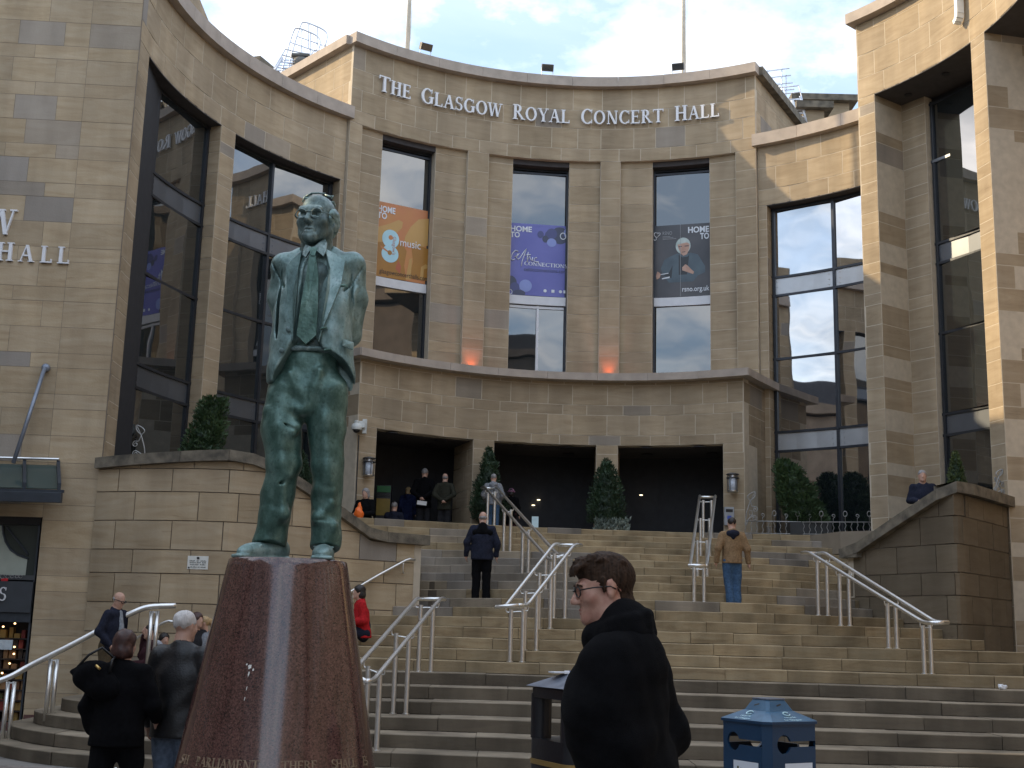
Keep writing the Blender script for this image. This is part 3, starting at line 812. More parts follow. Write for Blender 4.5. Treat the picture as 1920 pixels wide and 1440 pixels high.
# ================================================================== THE STREET BEHIND THE CAMERA (seen in the window glass)
TEN = [mat('tenement_stone_a', (0.30, 0.23, 0.17), 0.9, var=0.2, scale=1.5), mat('tenement_stone_b', (0.26, 0.22, 0.18), 0.9, var=0.2, scale=1.5), mat('tenement_stone_c', (0.34, 0.27, 0.19), 0.9, var=0.2, scale=1.5), mat('tenement_stone_dark', (0.15, 0.125, 0.11), 0.9, var=0.2, scale=1.5)]
SLATE = mat('slate', (0.06, 0.06, 0.07), 0.7)
def street_block(label, x0, x1, y0, y1, h, m, face, gable=False):
    b = empty('street_building', label, 'building')
    MB().box(((x0 + x1) / 2, (y0 + y1) / 2, h / 2 - 0.5), (x1 - x0, y1 - y0, h + 1)).build('wall', m, b, bevel=0)
    MB().box(((x0 + x1) / 2, (y0 + y1) / 2, h + 0.35), (x1 - x0 + 0.7, y1 - y0 + 0.7, 0.5)).build('cornice', m, b)
    MB().box(((x0 + x1) / 2, (y0 + y1) / 2, h + 1.2), (x1 - x0 - 1.5, y1 - y0 - 1.5, 1.2)).build('roof', SLATE, b)
    win = MB(); bar = MB()
    for fl in range(int((h - 3) / 3.7)):
        z = 3.2 + fl * 3.7 + 1.2
        if face in 'ew':
            xf = x1 + 0.02 if face == 'e' else x0 - 0.02
            n = int((y1 - y0) / 2.8)
            for i in range(n):
                y = y0 + (y1 - y0) * (i + .5) / n
                win.box((xf, y, z), (0.05, 1.15, 2.1)); bar.box((xf, y, z), (0.09, 1.15, 0.09)); bar.box((xf, y, z - 1.12), (0.30, 1.5, 0.16)); bar.box((xf, y, z), (0.09, 0.07, 2.1))
        else:
            yf = y1 + 0.02; n = int((x1 - x0) / 2.6)
            for i in range(n):
                x = x0 + (x1 - x0) * (i + .5) / n
                win.box((x, yf, z), (1.15, 0.05, 2.1)); bar.box((x, yf, z), (1.15, 0.09, 0.09)); bar.box((x, yf, z - 1.12), (1.5, 0.30, 0.16)); bar.box((x, yf, z), (0.07, 0.09, 2.1))
    win.build('window', GLASS, b); bar.build('window_bar', WHITEBAR, b)
    if gable:
        yc = y0 + (y1 - y0) * 0.5; xc = (x0 + x1) / 2
        prof = [(-4, 0), (4, 0), (4, .8), (3.2, 1.0), (2.6, 1.8), (2.2, 2.9), (1.4, 3.2), (1.2, 4.0), (.7, 4.3), (.5, 5.2), (.2, 5.4), (.15, 6.4), (-.15, 6.4), (-.2, 5.4), (-.5, 5.2), (-.7, 4.3), (-1.2, 4.0), (-1.4, 3.2), (-2.2, 2.9), (-2.6, 1.8), (-3.2, 1.0), (-4, .8)]
        Mx = Matrix.Translation((x1 - 0.6 if face == 'e' else xc, yc if face in 'ew' else y1 - 0.4, h + 0.6)) @ Matrix.Scale(0.62, 4) @ (Matrix.Rotation(rad(90), 4, 'Z') if face in 'ew' else Matrix.Identity(4)) @ Matrix.Rotation(rad(90), 4, 'X')
        MB().prism(prof, -0.35, 0.35, M=Mx).build('gable', m, b)
    return b
street_block('brown stone street building with white sash windows, beside the plaza to the west', -36, -18.0, 2, 17.5, 12.6, TEN[0], 'e', True)
street_block('dark stone street building along the west side, behind the photographer', -36, -14.0, -26, 1.5, 15.5, TEN[1], 'e')
street_block('buff stone street building far down the west side', -36, -13.5, -62, -26.5, 17.0, TEN[2], 'e')
street_block('brown stone street building with ornate curved gable, beside the plaza to the east', 15.5, 34, -6, 20.5, 16.0, TEN[3], 'w', True)
street_block('buff stone street building behind the photographer to the east', 12.5, 34, -34, -6.5, 18.0, TEN[3], 'w')
street_block('dark stone street building far down the east side', 12.5, 34, -66, -34.5, 17.0, TEN[0], 'w')
street_block('pale building with ornate gable closing the far end of the street', -26, 30, -96, -84, 15.0, TEN[2], 'n', True)
street_block('brown corner building added across the west side street, to shade the lower steps', -36, -18.5, 17.6, 22.2, 12.4, TEN[1], 'e')  # added unseen block, closes the gap where sun reached the lower steps
# ================================================================== BODIES: smooth distance fields turned into one continuous surface
def V3(*a): return np.array(a, dtype=float)
class Field:
    """list of shapes; smooth union / cut; meshed with surface nets"""
    def __init__(s): s.ops = []
    def cone(s, a, b, ra, rb, k=0.02, op='u', xdir=None, flat=1.0):
        s.ops.append(('cone', np.array(a, float), np.array(b, float), ra, rb, k, op, xdir, flat)); return s
    def chain(s, pts, rs, k=0.02, op='u'):
        for p, q, r1, r2 in zip(pts[:-1], pts[1:], rs[:-1], rs[1:]): s.cone(p, q, r1, r2, k, op)
        return s
    def ell(s, c, r, k=0.02, op='u', R=None):
        s.ops.append(('ell', np.array(c, float), np.array(r, float), R, k, op)); return s
    def box(s, c, h, rd=0.01, k=0.01, op='u', R=None):
        s.ops.append(('box', np.array(c, float), np.array(h, float), rd, R, k, op)); return s
    def plane(s, p, n, k=0.005, op='cut'):         # removes the side the normal points to
        n = np.array(n, float); s.ops.append(('plane', np.array(p, float), n / np.linalg.norm(n), k, op)); return s
    def bump(s, fn): s.ops.append(('bump', fn)); return s
    def xf(s, M, sc=1.0):                          # moves the whole field
        R = np.array([[M[i][j] for j in range(3)] for i in range(3)]); t = np.array([M[i][3] for i in range(3)])
        o = Field()
        for q in s.ops:
            if q[0] == 'cone':
                xd = None if q[7] is None else R @ np.array(q[7])
                o.ops.append(('cone', R @ q[1] * sc + t, R @ q[2] * sc + t, q[3] * sc, q[4] * sc, q[5] * sc, q[6], xd, q[8]))
            elif q[0] == 'ell':
                o.ops.append(('ell', R @ q[1] * sc + t, q[2] * sc, R @ (q[3] if q[3] is not None else np.eye(3)), q[4] * sc, q[5]))
            elif q[0] == 'box':
                o.ops.append(('box', R @ q[1] * sc + t, q[2] * sc, q[3] * sc, R @ (q[4] if q[4] is not None else np.eye(3)), q[5] * sc, q[6]))
            elif q[0] == 'plane':
                o.ops.append(('plane', R @ q[1] * sc + t, R @ q[2], q[3] * sc, q[4]))
            else: o.ops.append(q)
        return o
    def join(s, o): s.ops += o.ops; return s
    def bounds(s, pad):
        lo = np.full(3, 1e9); hi = -lo
        for q in s.ops:
            if q[0] == 'cone' and q[6] == 'u':
                for p, r in ((q[1], q[3]), (q[2], q[4])): lo = np.minimum(lo, p - r); hi = np.maximum(hi, p + r)
            elif q[0] == 'ell' and q[5] == 'u': lo = np.minimum(lo, q[1] - q[2].max()); hi = np.maximum(hi, q[1] + q[2].max())
            elif q[0] == 'box' and q[6] == 'u': lo = np.minimum(lo, q[1] - np.linalg.norm(q[2])); hi = np.maximum(hi, q[1] + np.linalg.norm(q[2]))
        return lo - pad, hi + pad
    def mesh(s, vox, zlo=None):
        lo, hi = s.bounds(3 * vox + 0.012)
        n = np.ceil((hi - lo) / vox).astype(int) + 1
        D = np.full(n, 0.08 + 2 * vox)
        ax = [lo[i] + vox * np.arange(n[i]) for i in range(3)]
        for q in s.ops:
            if q[0] == 'cone':
                rr = max(q[3], q[4]); l = np.minimum(q[1], q[2]) - rr; h = np.maximum(q[1], q[2]) + rr; k, op = q[5], q[6]
            elif q[0] == 'ell': rr = q[2].max(); l = q[1] - rr; h = q[1] + rr; k, op = q[4], q[5]
            elif q[0] == 'box': rr = np.linalg.norm(q[2]); l = q[1] - rr; h = q[1] + rr; k, op = q[5], q[6]
            else: l, h = lo, hi; k, op = 0, 'x'
            pad = k + 3 * vox
            i0 = np.clip(np.floor((l - pad - lo) / vox).astype(int), 0, n); i1 = np.clip(np.ceil((h + pad - lo) / vox).astype(int) + 1, 0, n)
            if (i1 <= i0).any(): continue
            sl = tuple(slice(a, b) for a, b in zip(i0, i1))
            X = ax[0][sl[0]][:, None, None]; Y = ax[1][sl[1]][None, :, None]; Z = ax[2][sl[2]][None, None, :]
            if q[0] == 'cone':
                a, b, ra, rb = q[1:5]; ba = b - a; L = np.linalg.norm(ba)
                if L < 1e-6: L = 1e-6; z = V3(0, 0, 1)
                else: z = ba / L
                px = X - a[0]; py = Y - a[1]; pz = Z - a[2]
                yy = px * z[0] + py * z[1] + pz * z[2]
                if q[7] is not None:
                    xd = np.array(q[7], float); xd = xd - z * xd.dot(z); xd /= np.linalg.norm(xd); yd = np.cross(z, xd)
                    u = px * xd[0] + py * xd[1] + pz * xd[2]; w = (px * yd[0] + py * yd[1] + pz * yd[2]) / q[8]
                    xx = np.sqrt(u * u + w * w)
                else:
                    xx = np.sqrt(np.maximum(px * px + py * py + pz * pz - yy * yy, 0))
                bb = (ra - rb) / L; bb = max(-0.999, min(0.999, bb)); aa = math.sqrt(1 - bb * bb)
                kk = -bb * xx + aa * yy
                d = np.where(kk < 0, np.sqrt(xx * xx + yy * yy) - ra, np.where(kk > aa * L, np.sqrt(xx * xx + (yy - L) ** 2) - rb, xx * aa + yy * bb - ra))
                if q[7] is not None and q[8] < 1: d = d * (0.5 + 0.5 * q[8])
            elif q[0] == 'ell':
                c, r, R = q[1], q[2], q[3]
                px = X - c[0]; py = Y - c[1]; pz = Z - c[2]
                if R is not None: px, py, pz = px * R[0, 0] + py * R[1, 0] + pz * R[2, 0], px * R[0, 1] + py * R[1, 1] + pz * R[2, 1], px * R[0, 2] + py * R[1, 2] + pz * R[2, 2]
                k0 = np.sqrt((px / r[0]) ** 2 + (py / r[1]) ** 2 + (pz / r[2]) ** 2)
                k1 = np.sqrt((px / r[0] ** 2) ** 2 + (py / r[1] ** 2) ** 2 + (pz / r[2] ** 2) ** 2) + 1e-9
                d = k0 * (k0 - 1) / k1
            elif q[0] == 'box':
                c, hh, rd, R = q[1], q[2], q[3], q[4]
                px = X - c[0]; py = Y - c[1]; pz = Z - c[2]
                if R is not None: px, py, pz = px * R[0, 0] + py * R[1, 0] + pz * R[2, 0], px * R[0, 1] + py * R[1, 1] + pz * R[2, 1], px * R[0, 2] + py * R[1, 2] + pz * R[2, 2]
                ex = np.abs(px) - hh[0] + rd; ey = np.abs(py) - hh[1] + rd; ez = np.abs(pz) - hh[2] + rd
                d = np.sqrt(np.maximum(ex, 0) ** 2 + np.maximum(ey, 0) ** 2 + np.maximum(ez, 0) ** 2) + np.minimum(np.maximum(ex, np.maximum(ey, ez)), 0) - rd
            elif q[0] == 'plane':
                p, nn, k, op = q[1:]
                d = (X - p[0]) * nn[0] + (Y - p[1]) * nn[1] + (Z - p[2]) * nn[2]
                d = np.broadcast_to(d, D[sl].shape)
                D[sl] = np.maximum(D[sl], d); continue
            else:
                near = np.abs(D) < 0.06 + vox
                if near.any():
                    I = np.nonzero(near)
                    P = np.stack([ax[0][I[0]], ax[1][I[1]], ax[2][I[2]]], 1)
                    D[near] += q[1](P)
                continue
            E = D[sl]
            if op == 'u':
                if k > 0:
                    h_ = np.maximum(k - np.abs(E - d), 0) / k
                    D[sl] = np.minimum(E, d) - h_ * h_ * k * 0.25
                else: D[sl] = np.minimum(E, d)
            elif op == 's':
                if k > 0:
                    h_ = np.maximum(k - np.abs(E + d), 0) / k
                    D[sl] = np.maximum(E, -d) + h_ * h_ * k * 0.25
                else: D[sl] = np.maximum(E, -d)
        # close the border
        for i in range(3):
            s0 = [slice(None)] * 3; s0[i] = 0; s1 = [slice(None)] * 3; s1[i] = -1
            D[tuple(s0)] = np.maximum(D[tuple(s0)], vox); D[tuple(s1)] = np.maximum(D[tuple(s1)], vox)
        return nets(D, lo, vox)
def nets(D, lo, vox):
    S = D < 0
    n = np.array(D.shape)
    c = [S[i:n[0] - 1 + i, j:n[1] - 1 + j, k:n[2] - 1 + k] for i in (0, 1) for j in (0, 1) for k in (0, 1)]
    cnt = sum(x.astype(np.int8) for x in c)
    act = (cnt > 0) & (cnt < 8)
    idx = np.full(act.shape, -1, dtype=np.int64)
    I = np.argwhere(act); idx[act] = np.arange(len(I))
    acc = np.zeros((len(I), 3)); num = np.zeros(len(I))
    cor = [(i, j, k) for i in (0, 1) for j in (0, 1) for k in (0, 1)]
    vals = np.stack([D[I[:, 0] + i, I[:, 1] + j, I[:, 2] + k] for i, j, k in cor], 1)
    for a in range(8):
        for b in range(a + 1, 8):
            da = np.array(cor[b]) - np.array(cor[a])
            if np.abs(da).sum() != 1: continue
            va, vb = vals[:, a], vals[:, b]
            m = (va < 0) != (vb < 0)
            t = np.where(m, va / np.where(m, va - vb, 1), 0)
            acc[m] += np.array(cor[a]) + t[m, None] * da; num[m] += 1
    vert = lo + vox * (I + acc / num[:, None])
    F = []
    for d in range(3):
        e = [0, 0, 0]; e[d] = 1
        A = S[:n[0] - e[0], :n[1] - e[1], :n[2] - e[2]]; B = S[e[0]:, e[1]:, e[2]:]
        u, w = [(1, 2), (2, 0), (0, 1)][d]
        ch = A != B
        J = np.argwhere(ch)
        J = J[(J[:, u] > 0) & (J[:, w] > 0) & (J[:, u] < n[u] - 1) & (J[:, w] < n[w] - 1)]
        def g(du, dw):
            K = J.copy(); K[:, u] -= du; K[:, w] -= dw
            return idx[K[:, 0], K[:, 1], K[:, 2]]
        q = np.stack([g(1, 1), g(0, 1), g(0, 0), g(1, 0)], 1)
        fl = A[J[:, 0], J[:, 1], J[:, 2]]
        q[~fl] = q[~fl][:, ::-1]
        F.append(q)
    F = np.concatenate(F)
    F = F[(F >= 0).all(1)]
    return vert, F
def fmesh(name, field, vox, m, smooth_it=1):
    v, F = field.mesh(vox)
    # relax a little to remove stair-stepping
    if smooth_it:
        for _ in range(smooth_it):
            s = np.zeros_like(v); c = np.zeros(len(v))
            for a, b in ((0, 1), (1, 2), (2, 3), (3, 0)):
                np.add.at(s, F[:, a], v[F[:, b]]); np.add.at(c, F[:, a], 1)
                np.add.at(s, F[:, b], v[F[:, a]]); np.add.at(c, F[:, b], 1)
            v = v * 0.5 + 0.5 * s / np.maximum(c, 1)[:, None]
    me = bpy.data.meshes.new(name)
    me.vertices.add(len(v)); me.vertices.foreach_set('co', v.ravel())
    me.loops.add(F.size); me.loops.foreach_set('vertex_index', F.ravel())
    me.polygons.add(len(F)); me.polygons.foreach_set('loop_start', np.arange(0, F.size, 4)); 
    me.polygons.foreach_set('use_smooth', np.ones(len(F), dtype=bool))
    me.materials.append(m)
    me.update(calc_edges=True); me.validate()
    return me
def rotmat(yaw=0, pitch=0, roll=0):
    """yaw about z, pitch (positive = look down) about x, roll about y; figures face -y"""
    return Matrix.Rotation(yaw, 4, 'Z') @ Matrix.Rotation(pitch, 4, 'X') @ Matrix.Rotation(roll, 4, 'Y')
def head_field(detail=True, fat=1.0, nose=1.0, eyes=True):
    """head around the origin at eye level, face to -y, 0.235 tall"""
    h = Field()
    h.ell((0, .018, .030), (.077 * fat, .098, .088), k=0)
    h.ell((0, -.028, -.035), (.060 * fat, .062, .082), k=.03)
    h.cone((.052 * fat, .005, -.052), (.014, -.066, -.098), .024, .019, k=.03)
    h.cone((-.052 * fat, .005, -.052), (-.014, -.066, -.098), .024, .019, k=.03)
    h.ell((0, -.074, -.100), (.022, .018, .018), k=.02)
    h.cone((0, .02, -.08), (0, .045, -.21), .056 * fat, .062 * fat, k=.03)
    if detail:
        h.cone((-.034, -.082, .020), (.034, -.082, .020), .012, .012, k=.018)
        for s in (-1, 1):
            h.ell((s * .042, -.058, -.028), (.025, .026, .022), k=.025)
            h.ell((s * .032, -.098, .000), (.019, .018, .011), k=.014, op='s')
            if eyes:
                h.ell((s * .032, -.076, .000), (.014, .0125, .0105), k=.004)
                h.cone((s * .018, -.088, .006), (s * .046, -.081, .005), .0045, .004, k=.004)
                h.cone((s * .020, -.086, -.008), (s * .044, -.080, -.008), .004, .0035, k=.004)
        h.cone((0, -.088, .012), (0, -.114 * (0.5 + 0.5 * nose), -.034), .0085, .0125, k=.012)
        for s in (-1, 1): h.ell((s * .012, -.101, -.038), (.009, .012, .009), k=.008)
        h.cone((-.021, -.080, -.0665), (.021, -.080, -.0665), .0065, .0065, k=.010)
        h.ell((0, -.0905, -.0645), (.014, .008, .0065), k=.010)
        h.ell((0, -.0885, -.0785), (.017, .0085, .0075), k=.009)
        h.cone((-.024, -.095, -.0715), (.024, -.095, -.0715), .0016, .0016, k=.004, op='s')
        for s in (-1, 1):
            h.ell((s * .079 * fat, .012, -.008), (.009, .019, .032), k=.010, R=np.array(Matrix.Rotation(s * 0.35, 3, 'Z')))
            h.ell((s * .089 * fat, .006, -.004), (.006, .010, .018), k=.006, op='s')
    else:
        h.cone((0, -.088, .005), (0, -.110, -.034), .009, .013, k=.012)
        for s in (-1, 1):
            h.ell((s * .079, .012, -.008), (.010, .019, .032), k=.010)
            h.ell((s * .032, -.096, .000), (.017, .014, .010), k=.012, op='s')
        h.cone((-.02, -.084, -.072), (.02, -.084, -.072), .008, .008, k=.01)
    return h
def hair_field(style='short', seed=0):
    h = Field()
    if style == 'bald':
        h.ell((0, .030, .000), (.080, .092, .055), k=0); h.ell((0, .01, .075), (.080, .105, .070), k=.01, op='s'); h.plane((0, -.02, 0), (0, -1, 0))
    elif style == 'short':
        h.ell((0, .022, .040), (.083, .102, .088), k=0)
        h.ell((0, -.085, -.03), (.075, .075, .085), k=.015, op='s'); h.plane((0, .045, -.055), (0, -.35, -1))
    elif style == 'bob':
        h.ell((0, .024, .036), (.093, .110, .098), k=0); h.ell((0, .05, -.06), (.098, .085, .085), k=.03)
        h.ell((0, -.10, -.04), (.070, .095, .095), k=.02, op='s'); h.plane((0, 0, -.125), (0, 0, -1))
    elif style == 'long':
        h.ell((0, .024, .036), (.090, .108, .096), k=0); h.cone((0, .06, -.02), (0, .075, -.20), .085, .065, k=.03)
        h.ell((0, -.10, -.04), (.068, .095, .10), k=.02, op='s')
    elif style == 'pony':
        h.ell((0, .022, .038), (.083, .103, .090), k=0); h.cone((0, .125, .05), (0, .16, -.10), .035, .022, k=.02)
        h.ell((0, -.09, -.03), (.074, .080, .095), k=.015, op='s'); h.plane((0, .05, -.07), (0, -.3, -1))
    rng = np.random.RandomState(seed)
    ph = rng.uniform(0, 6.28, 6)
    h.bump(lambda P, ph=ph: 0.0035 * np.sin(P[:, 0] * 210 + ph[0] + 14 * np.sin(P[:, 2] * 16 + ph[1])) * np.sin(P[:, 1] * 60 + ph[2]) + 0.004 * np.sin(P[:, 0] * 70 + P[:, 1] * 50 + ph[3]) * np.sin(P[:, 2] * 55 + ph[4]))
    return h
def folds(amp, seed, f=1.0, vert=0.4):
    rng = np.random.RandomState(seed); ph = rng.uniform(0, 6.28, 8)
    def fn(P):
        x, y, z = P[:, 0] * f, P[:, 1] * f, P[:, 2] * f
        w = np.sin(x * 7 + ph[0]) * 1.3 + np.sin(y * 8 + ph[1])
        a = np.sin(z * 26 + x * 13 + w * 1.6 + ph[2]) * np.sin(z * 9 + y * 7 + ph[3])
        b = np.sin(z * 13 - x * 21 + y * 17 + w + ph[4]) * np.sin(x * 10 + y * 9 + ph[5])
        return amp * (0.6 * a + 0.6 * b)
    return fn
# ================================================================== BRONZE STATUE ON ITS PLINTH
def bronze(name, dark, mid, light, rough=0.42):
    m = bpy.data.materials.new(name); m.use_nodes = True
    t = m.node_tree; b = t.nodes['Principled BSDF']; L = t.links.new
    g = t.nodes.new('ShaderNodeNewGeometry')
    n = t.nodes.new('ShaderNodeTexNoise'); n.inputs['Scale'].default_value = 7; n.inputs['Detail'].default_value = 8; n.inputs['Roughness'].default_value = 0.68
    mp = t.nodes.new('ShaderNodeMapping'); mp.inputs['Scale'].default_value = (1.3, 1.3, 0.75)
    L(g.outputs['Position'], mp.inputs[0]); L(mp.outputs[0], n.inputs['Vector'])
    r = t.nodes.new('ShaderNodeValToRGB'); e = r.color_ramp.elements
    e[0].position = 0.30; e[0].color = (*dark, 1); e[1].position = 0.68; e[1].color = (*light, 1); x = e.new(0.48); x.color = (*mid, 1)
    L(n.outputs[0], r.inputs[0])
    # dark pits and worn edges
    n2 = t.nodes.new('ShaderNodeTexNoise'); n2.inputs['Scale'].default_value = 38; n2.inputs['Detail'].default_value = 4; L(g.outputs['Position'], n2.inputs['Vector'])
    r2 = t.nodes.new('ShaderNodeValToRGB'); r2.color_ramp.elements[0].position = 0.30; r2.color_ramp.elements[0].color = (.35, .38, .36, 1); r2.color_ramp.elements[1].position = 0.44; r2.color_ramp.elements[1].color = (1, 1, 1, 1)
    L(n2.outputs[0], r2.inputs[0])
    m1 = t.nodes.new('ShaderNodeMix'); m1.data_type = 'RGBA'; m1.blend_type = 'MULTIPLY'; m1.inputs[0].default_value = 0.55; L(r.outputs[0], m1.inputs[6]); L(r2.outputs[0], m1.inputs[7])
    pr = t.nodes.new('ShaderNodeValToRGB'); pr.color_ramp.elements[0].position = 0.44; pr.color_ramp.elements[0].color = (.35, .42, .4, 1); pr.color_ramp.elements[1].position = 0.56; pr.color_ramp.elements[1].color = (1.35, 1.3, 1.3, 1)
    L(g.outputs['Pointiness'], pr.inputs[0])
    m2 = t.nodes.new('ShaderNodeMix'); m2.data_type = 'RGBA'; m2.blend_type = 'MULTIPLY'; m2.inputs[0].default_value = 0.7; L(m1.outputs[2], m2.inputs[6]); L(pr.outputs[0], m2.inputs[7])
    L(m2.outputs[2], b.inputs['Base Color'])
    b.inputs['Metallic'].default_value = 0.35; b.inputs['Roughness'].default_value = rough
    bp = t.nodes.new('ShaderNodeBump'); bp.inputs['Strength'].default_value = 0.35; bp.inputs['Distance'].default_value = 0.008
    L(n2.outputs[0], bp.inputs['Height']); L(bp.outputs[0], b.inputs['Normal'])
    MATS[name] = m; return m
BZ = bronze('patina_bronze', (0.075, 0.125, 0.12), (0.185, 0.285, 0.275), (0.34, 0.455, 0.45))
BZ_T = bronze('green_bronze', (0.034, 0.078, 0.064), (0.075, 0.150, 0.126), (0.165, 0.27, 0.24), 0.35)
BZ_F = bronze('dark_bronze', (0.036, 0.06, 0.058), (0.10, 0.155, 0.152), (0.28, 0.375, 0.37), 0.42)

PD = 9.3
pc = at(541, 1045, PD)
PTOP = at(541, 1045, PD - 0.43).z
plc = Vector((pc.x, PD, 0))
gz = ground_z(PD)
def granite(name):
    m = bpy.data.materials.new(name); m.use_nodes = True
    t = m.node_tree; b = t.nodes['Principled BSDF']; L = t.links.new
    g = t.nodes.new('ShaderNodeNewGeometry')
    v = t.nodes.new('ShaderNodeTexVoronoi'); v.inputs['Scale'].default_value = 115; L(g.outputs['Position'], v.inputs['Vector'])
    n = t.nodes.new('ShaderNodeTexNoise'); n.inputs['Scale'].default_value = 60; n.inputs['Detail'].default_value = 5; L(g.outputs['Position'], n.inputs['Vector'])
    r = t.nodes.new('ShaderNodeValToRGB'); e = r.color_ramp.elements
    e[0].position = 0.25; e[0].color = (0.022, 0.012, 0.012, 1); e[1].position = 0.85; e[1].color = (0.16, 0.085, 0.07, 1); x = e.new(0.5); x.color = (0.085, 0.038, 0.032, 1)
    mxn = t.nodes.new('ShaderNodeMix'); mxn.data_type = 'RGBA'; mxn.inputs[0].default_value = 0.5; L(v.outputs['Color'], mxn.inputs[6]); L(n.outputs[0], mxn.inputs[7])
    bw = t.nodes.new('ShaderNodeRGBToBW'); L(mxn.outputs[2], bw.inputs[0]); L(bw.outputs[0], r.inputs[0])
    # faint vertical runs of weathering
    mp = t.nodes.new('ShaderNodeMapping'); mp.inputs['Scale'].default_value = (9, 9, 0.35); L(g.outputs['Position'], mp.inputs[0])
    n2 = t.nodes.new('ShaderNodeTexNoise'); n2.inputs['Scale'].default_value = 1.6; n2.inputs['Detail'].default_value = 6; L(mp.outputs[0], n2.inputs['Vector'])
    mr = t.nodes.new('ShaderNodeMapRange'); mr.inputs[1].default_value = .3; mr.inputs[2].default_value = .75; mr.inputs[3].default_value = .8; mr.inputs[4].default_value = 1.35; L(n2.outputs[0], mr.inputs[0])
    hv = t.nodes.new('ShaderNodeHueSaturation'); L(r.outputs[0], hv.inputs['Color']); L(mr.outputs[0], hv.inputs['Value']); L(hv.outputs[0], b.inputs['Base Color'])
    rr = t.nodes.new('ShaderNodeMapRange'); rr.inputs[1].default_value = .3; rr.inputs[2].default_value = .7; rr.inputs[3].default_value = .10; rr.inputs[4].default_value = .17; L(n2.outputs[0], rr.inputs[0]); L(rr.outputs[0], b.inputs['Roughness'])
    b.inputs['IOR'].default_value = 1.75
    MATS[name] = m; return m
GRAN = granite('polished_red_granite')
def plinth_r(z): return 0.432 + (PTOP - z) * 0.187
plinth = empty('plinth', 'tall polished red granite plinth shaped like a cone, under the green bronze statue', 'plinth', (plc.x, plc.y, gz))
prof = []
for i in range(41):
    z = gz - 0.05 + (PTOP - gz + 0.05) * i / 40; prof.append((plinth_r(z), z - gz))
prof[-1] = (plinth_r(PTOP), PTOP - gz - 0.008); prof.append((plinth_r(PTOP) - 0.008, PTOP - gz))
mb = MB().lathe(prof, n=96); ob = mb.build('drum', GRAN, plinth, auto=True)
# bird droppings on the granite
GUANO = mat('bird_dropping', (0.62, 0.60, 0.56), 0.8, var=0.2, scale=60)
def on_plinth(px, py):
    d = ray(px, py)
    lo, hi = PD - 1.2, PD
    for _ in range(40):
        mid = (lo + hi) / 2; p = at(px, py, mid)
        if math.hypot(p.x - plc.x, p.y - plc.y) > plinth_r(p.z): lo = mid
        else: hi = mid
    return at(px, py, lo)
mb = MB()
for px, py, w, h in ((469, 1249, 6, 12), (467, 1262, 2.5, 14), (463, 1290, 1.5, 10), (459, 1310, 1.5, 8), (475, 1256, 3, 5), (463, 1246, 3, 4)):
    q = on_plinth(px, py); s = PD / FPX
    n = Vector((q.x - plc.x, q.y - plc.y, 0.3)).normalized(); u = Vector((-n.y, n.x, 0)).normalized(); w_ = n.cross(u)
    pts = []
    for k in range(12):
        a = k * math.pi / 6; j = 1 + 0.25 * math.sin(k * 2.7 + px)
        pts.append(q - Vector((plc.x, plc.y, gz)) + u * math.cos(a) * w * s * .5 * j + w_ * math.sin(a) * h * s * .5 * j + n * 0.0025)
    mb.add(pts, [tuple(range(12))])
mb.build('bird_dropping', GUANO, plinth)

SB = Vector((plc.x, plc.y, PTOP))
def S(px, py, y=0.0):
    p = at(px, py, PD + y) - SB
    return (p.x, p.y, p.z)
U = PD / FPX                            # one photo pixel at the statue, metres
statue = empty('statue', 'green bronze statue of a man in suit and glasses, on the granite plinth', 'statue', SB)
HS = 1.80
HM = Matrix.Translation(Vector(S(594, 414, -0.03))) @ rotmat(-0.20, -0.03, 0.0)
b = Field()
# legs as one with the trousers
b.chain([S(541, 735, 0), S(527, 800, -.02), S(533, 870, -.05), S(520, 930, -.02), S(509, 1004, .0)], [.156, .150, .128, .119, .116], k=.03)
b.chain([S(615, 735, 0), S(612, 800, .0), S(614, 875, -.02), S(613, 930, .02), S(611, 1006, .02)], [.156, .142, .118, .112, .112], k=.03)
b.cone(S(580, 640, .02), S(578, 735, .01), .20, .235, k=.05, xdir=(1, 0, 0), flat=.72)
b.cone(S(594, 530, .03), S(582, 640, .02), .255, .205, k=.05, xdir=(1, 0, 0), flat=.66)
# crease and fold relief of the trousers
for (p, q, r1, r2) in (
    ((505, 772, -.10), (560, 800, -.15), .022, .012), ((508, 800, -.11), (548, 812, -.17), .030, .016), ((512, 818, -.10), (556, 800, -.15), .018, .010),
    ((512, 742, -.10), (566, 770, -.15), .020, .010), ((545, 700, -.16), (575, 760, -.12), .016, .012), ((600, 695, -.16), (580, 765, -.12), .016, .010),
    ((508, 905, -.10), (540, 890, -.16), .024, .014), ((509, 922, -.10), (522, 905, -.15), .026, .014), ((508, 955, -.1), (534, 968, -.12), .018, .012), ((508, 982, -.1), (532, 962, -.12), .020, .012),
    ((597, 915, -.10), (622, 922, -.10), .024, .018), ((598, 968, -.09), (622, 944, -.10), .022, .014), ((597, 970, -.09), (626, 985, -.09), .026, .020),
    ((610, 780, -.13), (614, 900, -.12), .012, .010), ((527, 800, -.17), (530, 960, -.14), .012, .010), ((640, 740, -.06), (632, 860, -.05), .02, .012)):
    b.cone(S(p[0], p[1], p[2] + .012), S(q[0], q[1], q[2] + .012), r1 * .85, r2 * .85, k=.07)
for (p, q, r1) in (((516, 788, -.15), (552, 804, -.18), .006), ((508, 911, -.13), (536, 903, -.17), .007), ((598, 929, -.13), (622, 933, -.13), .007), ((575, 690, -.18), (577, 765, -.16), .007), ((592, 975, -.12), (628, 975, -.12), .010)):
    b.cone(S(*p), S(*q), r1, r1, k=.015, op='s')
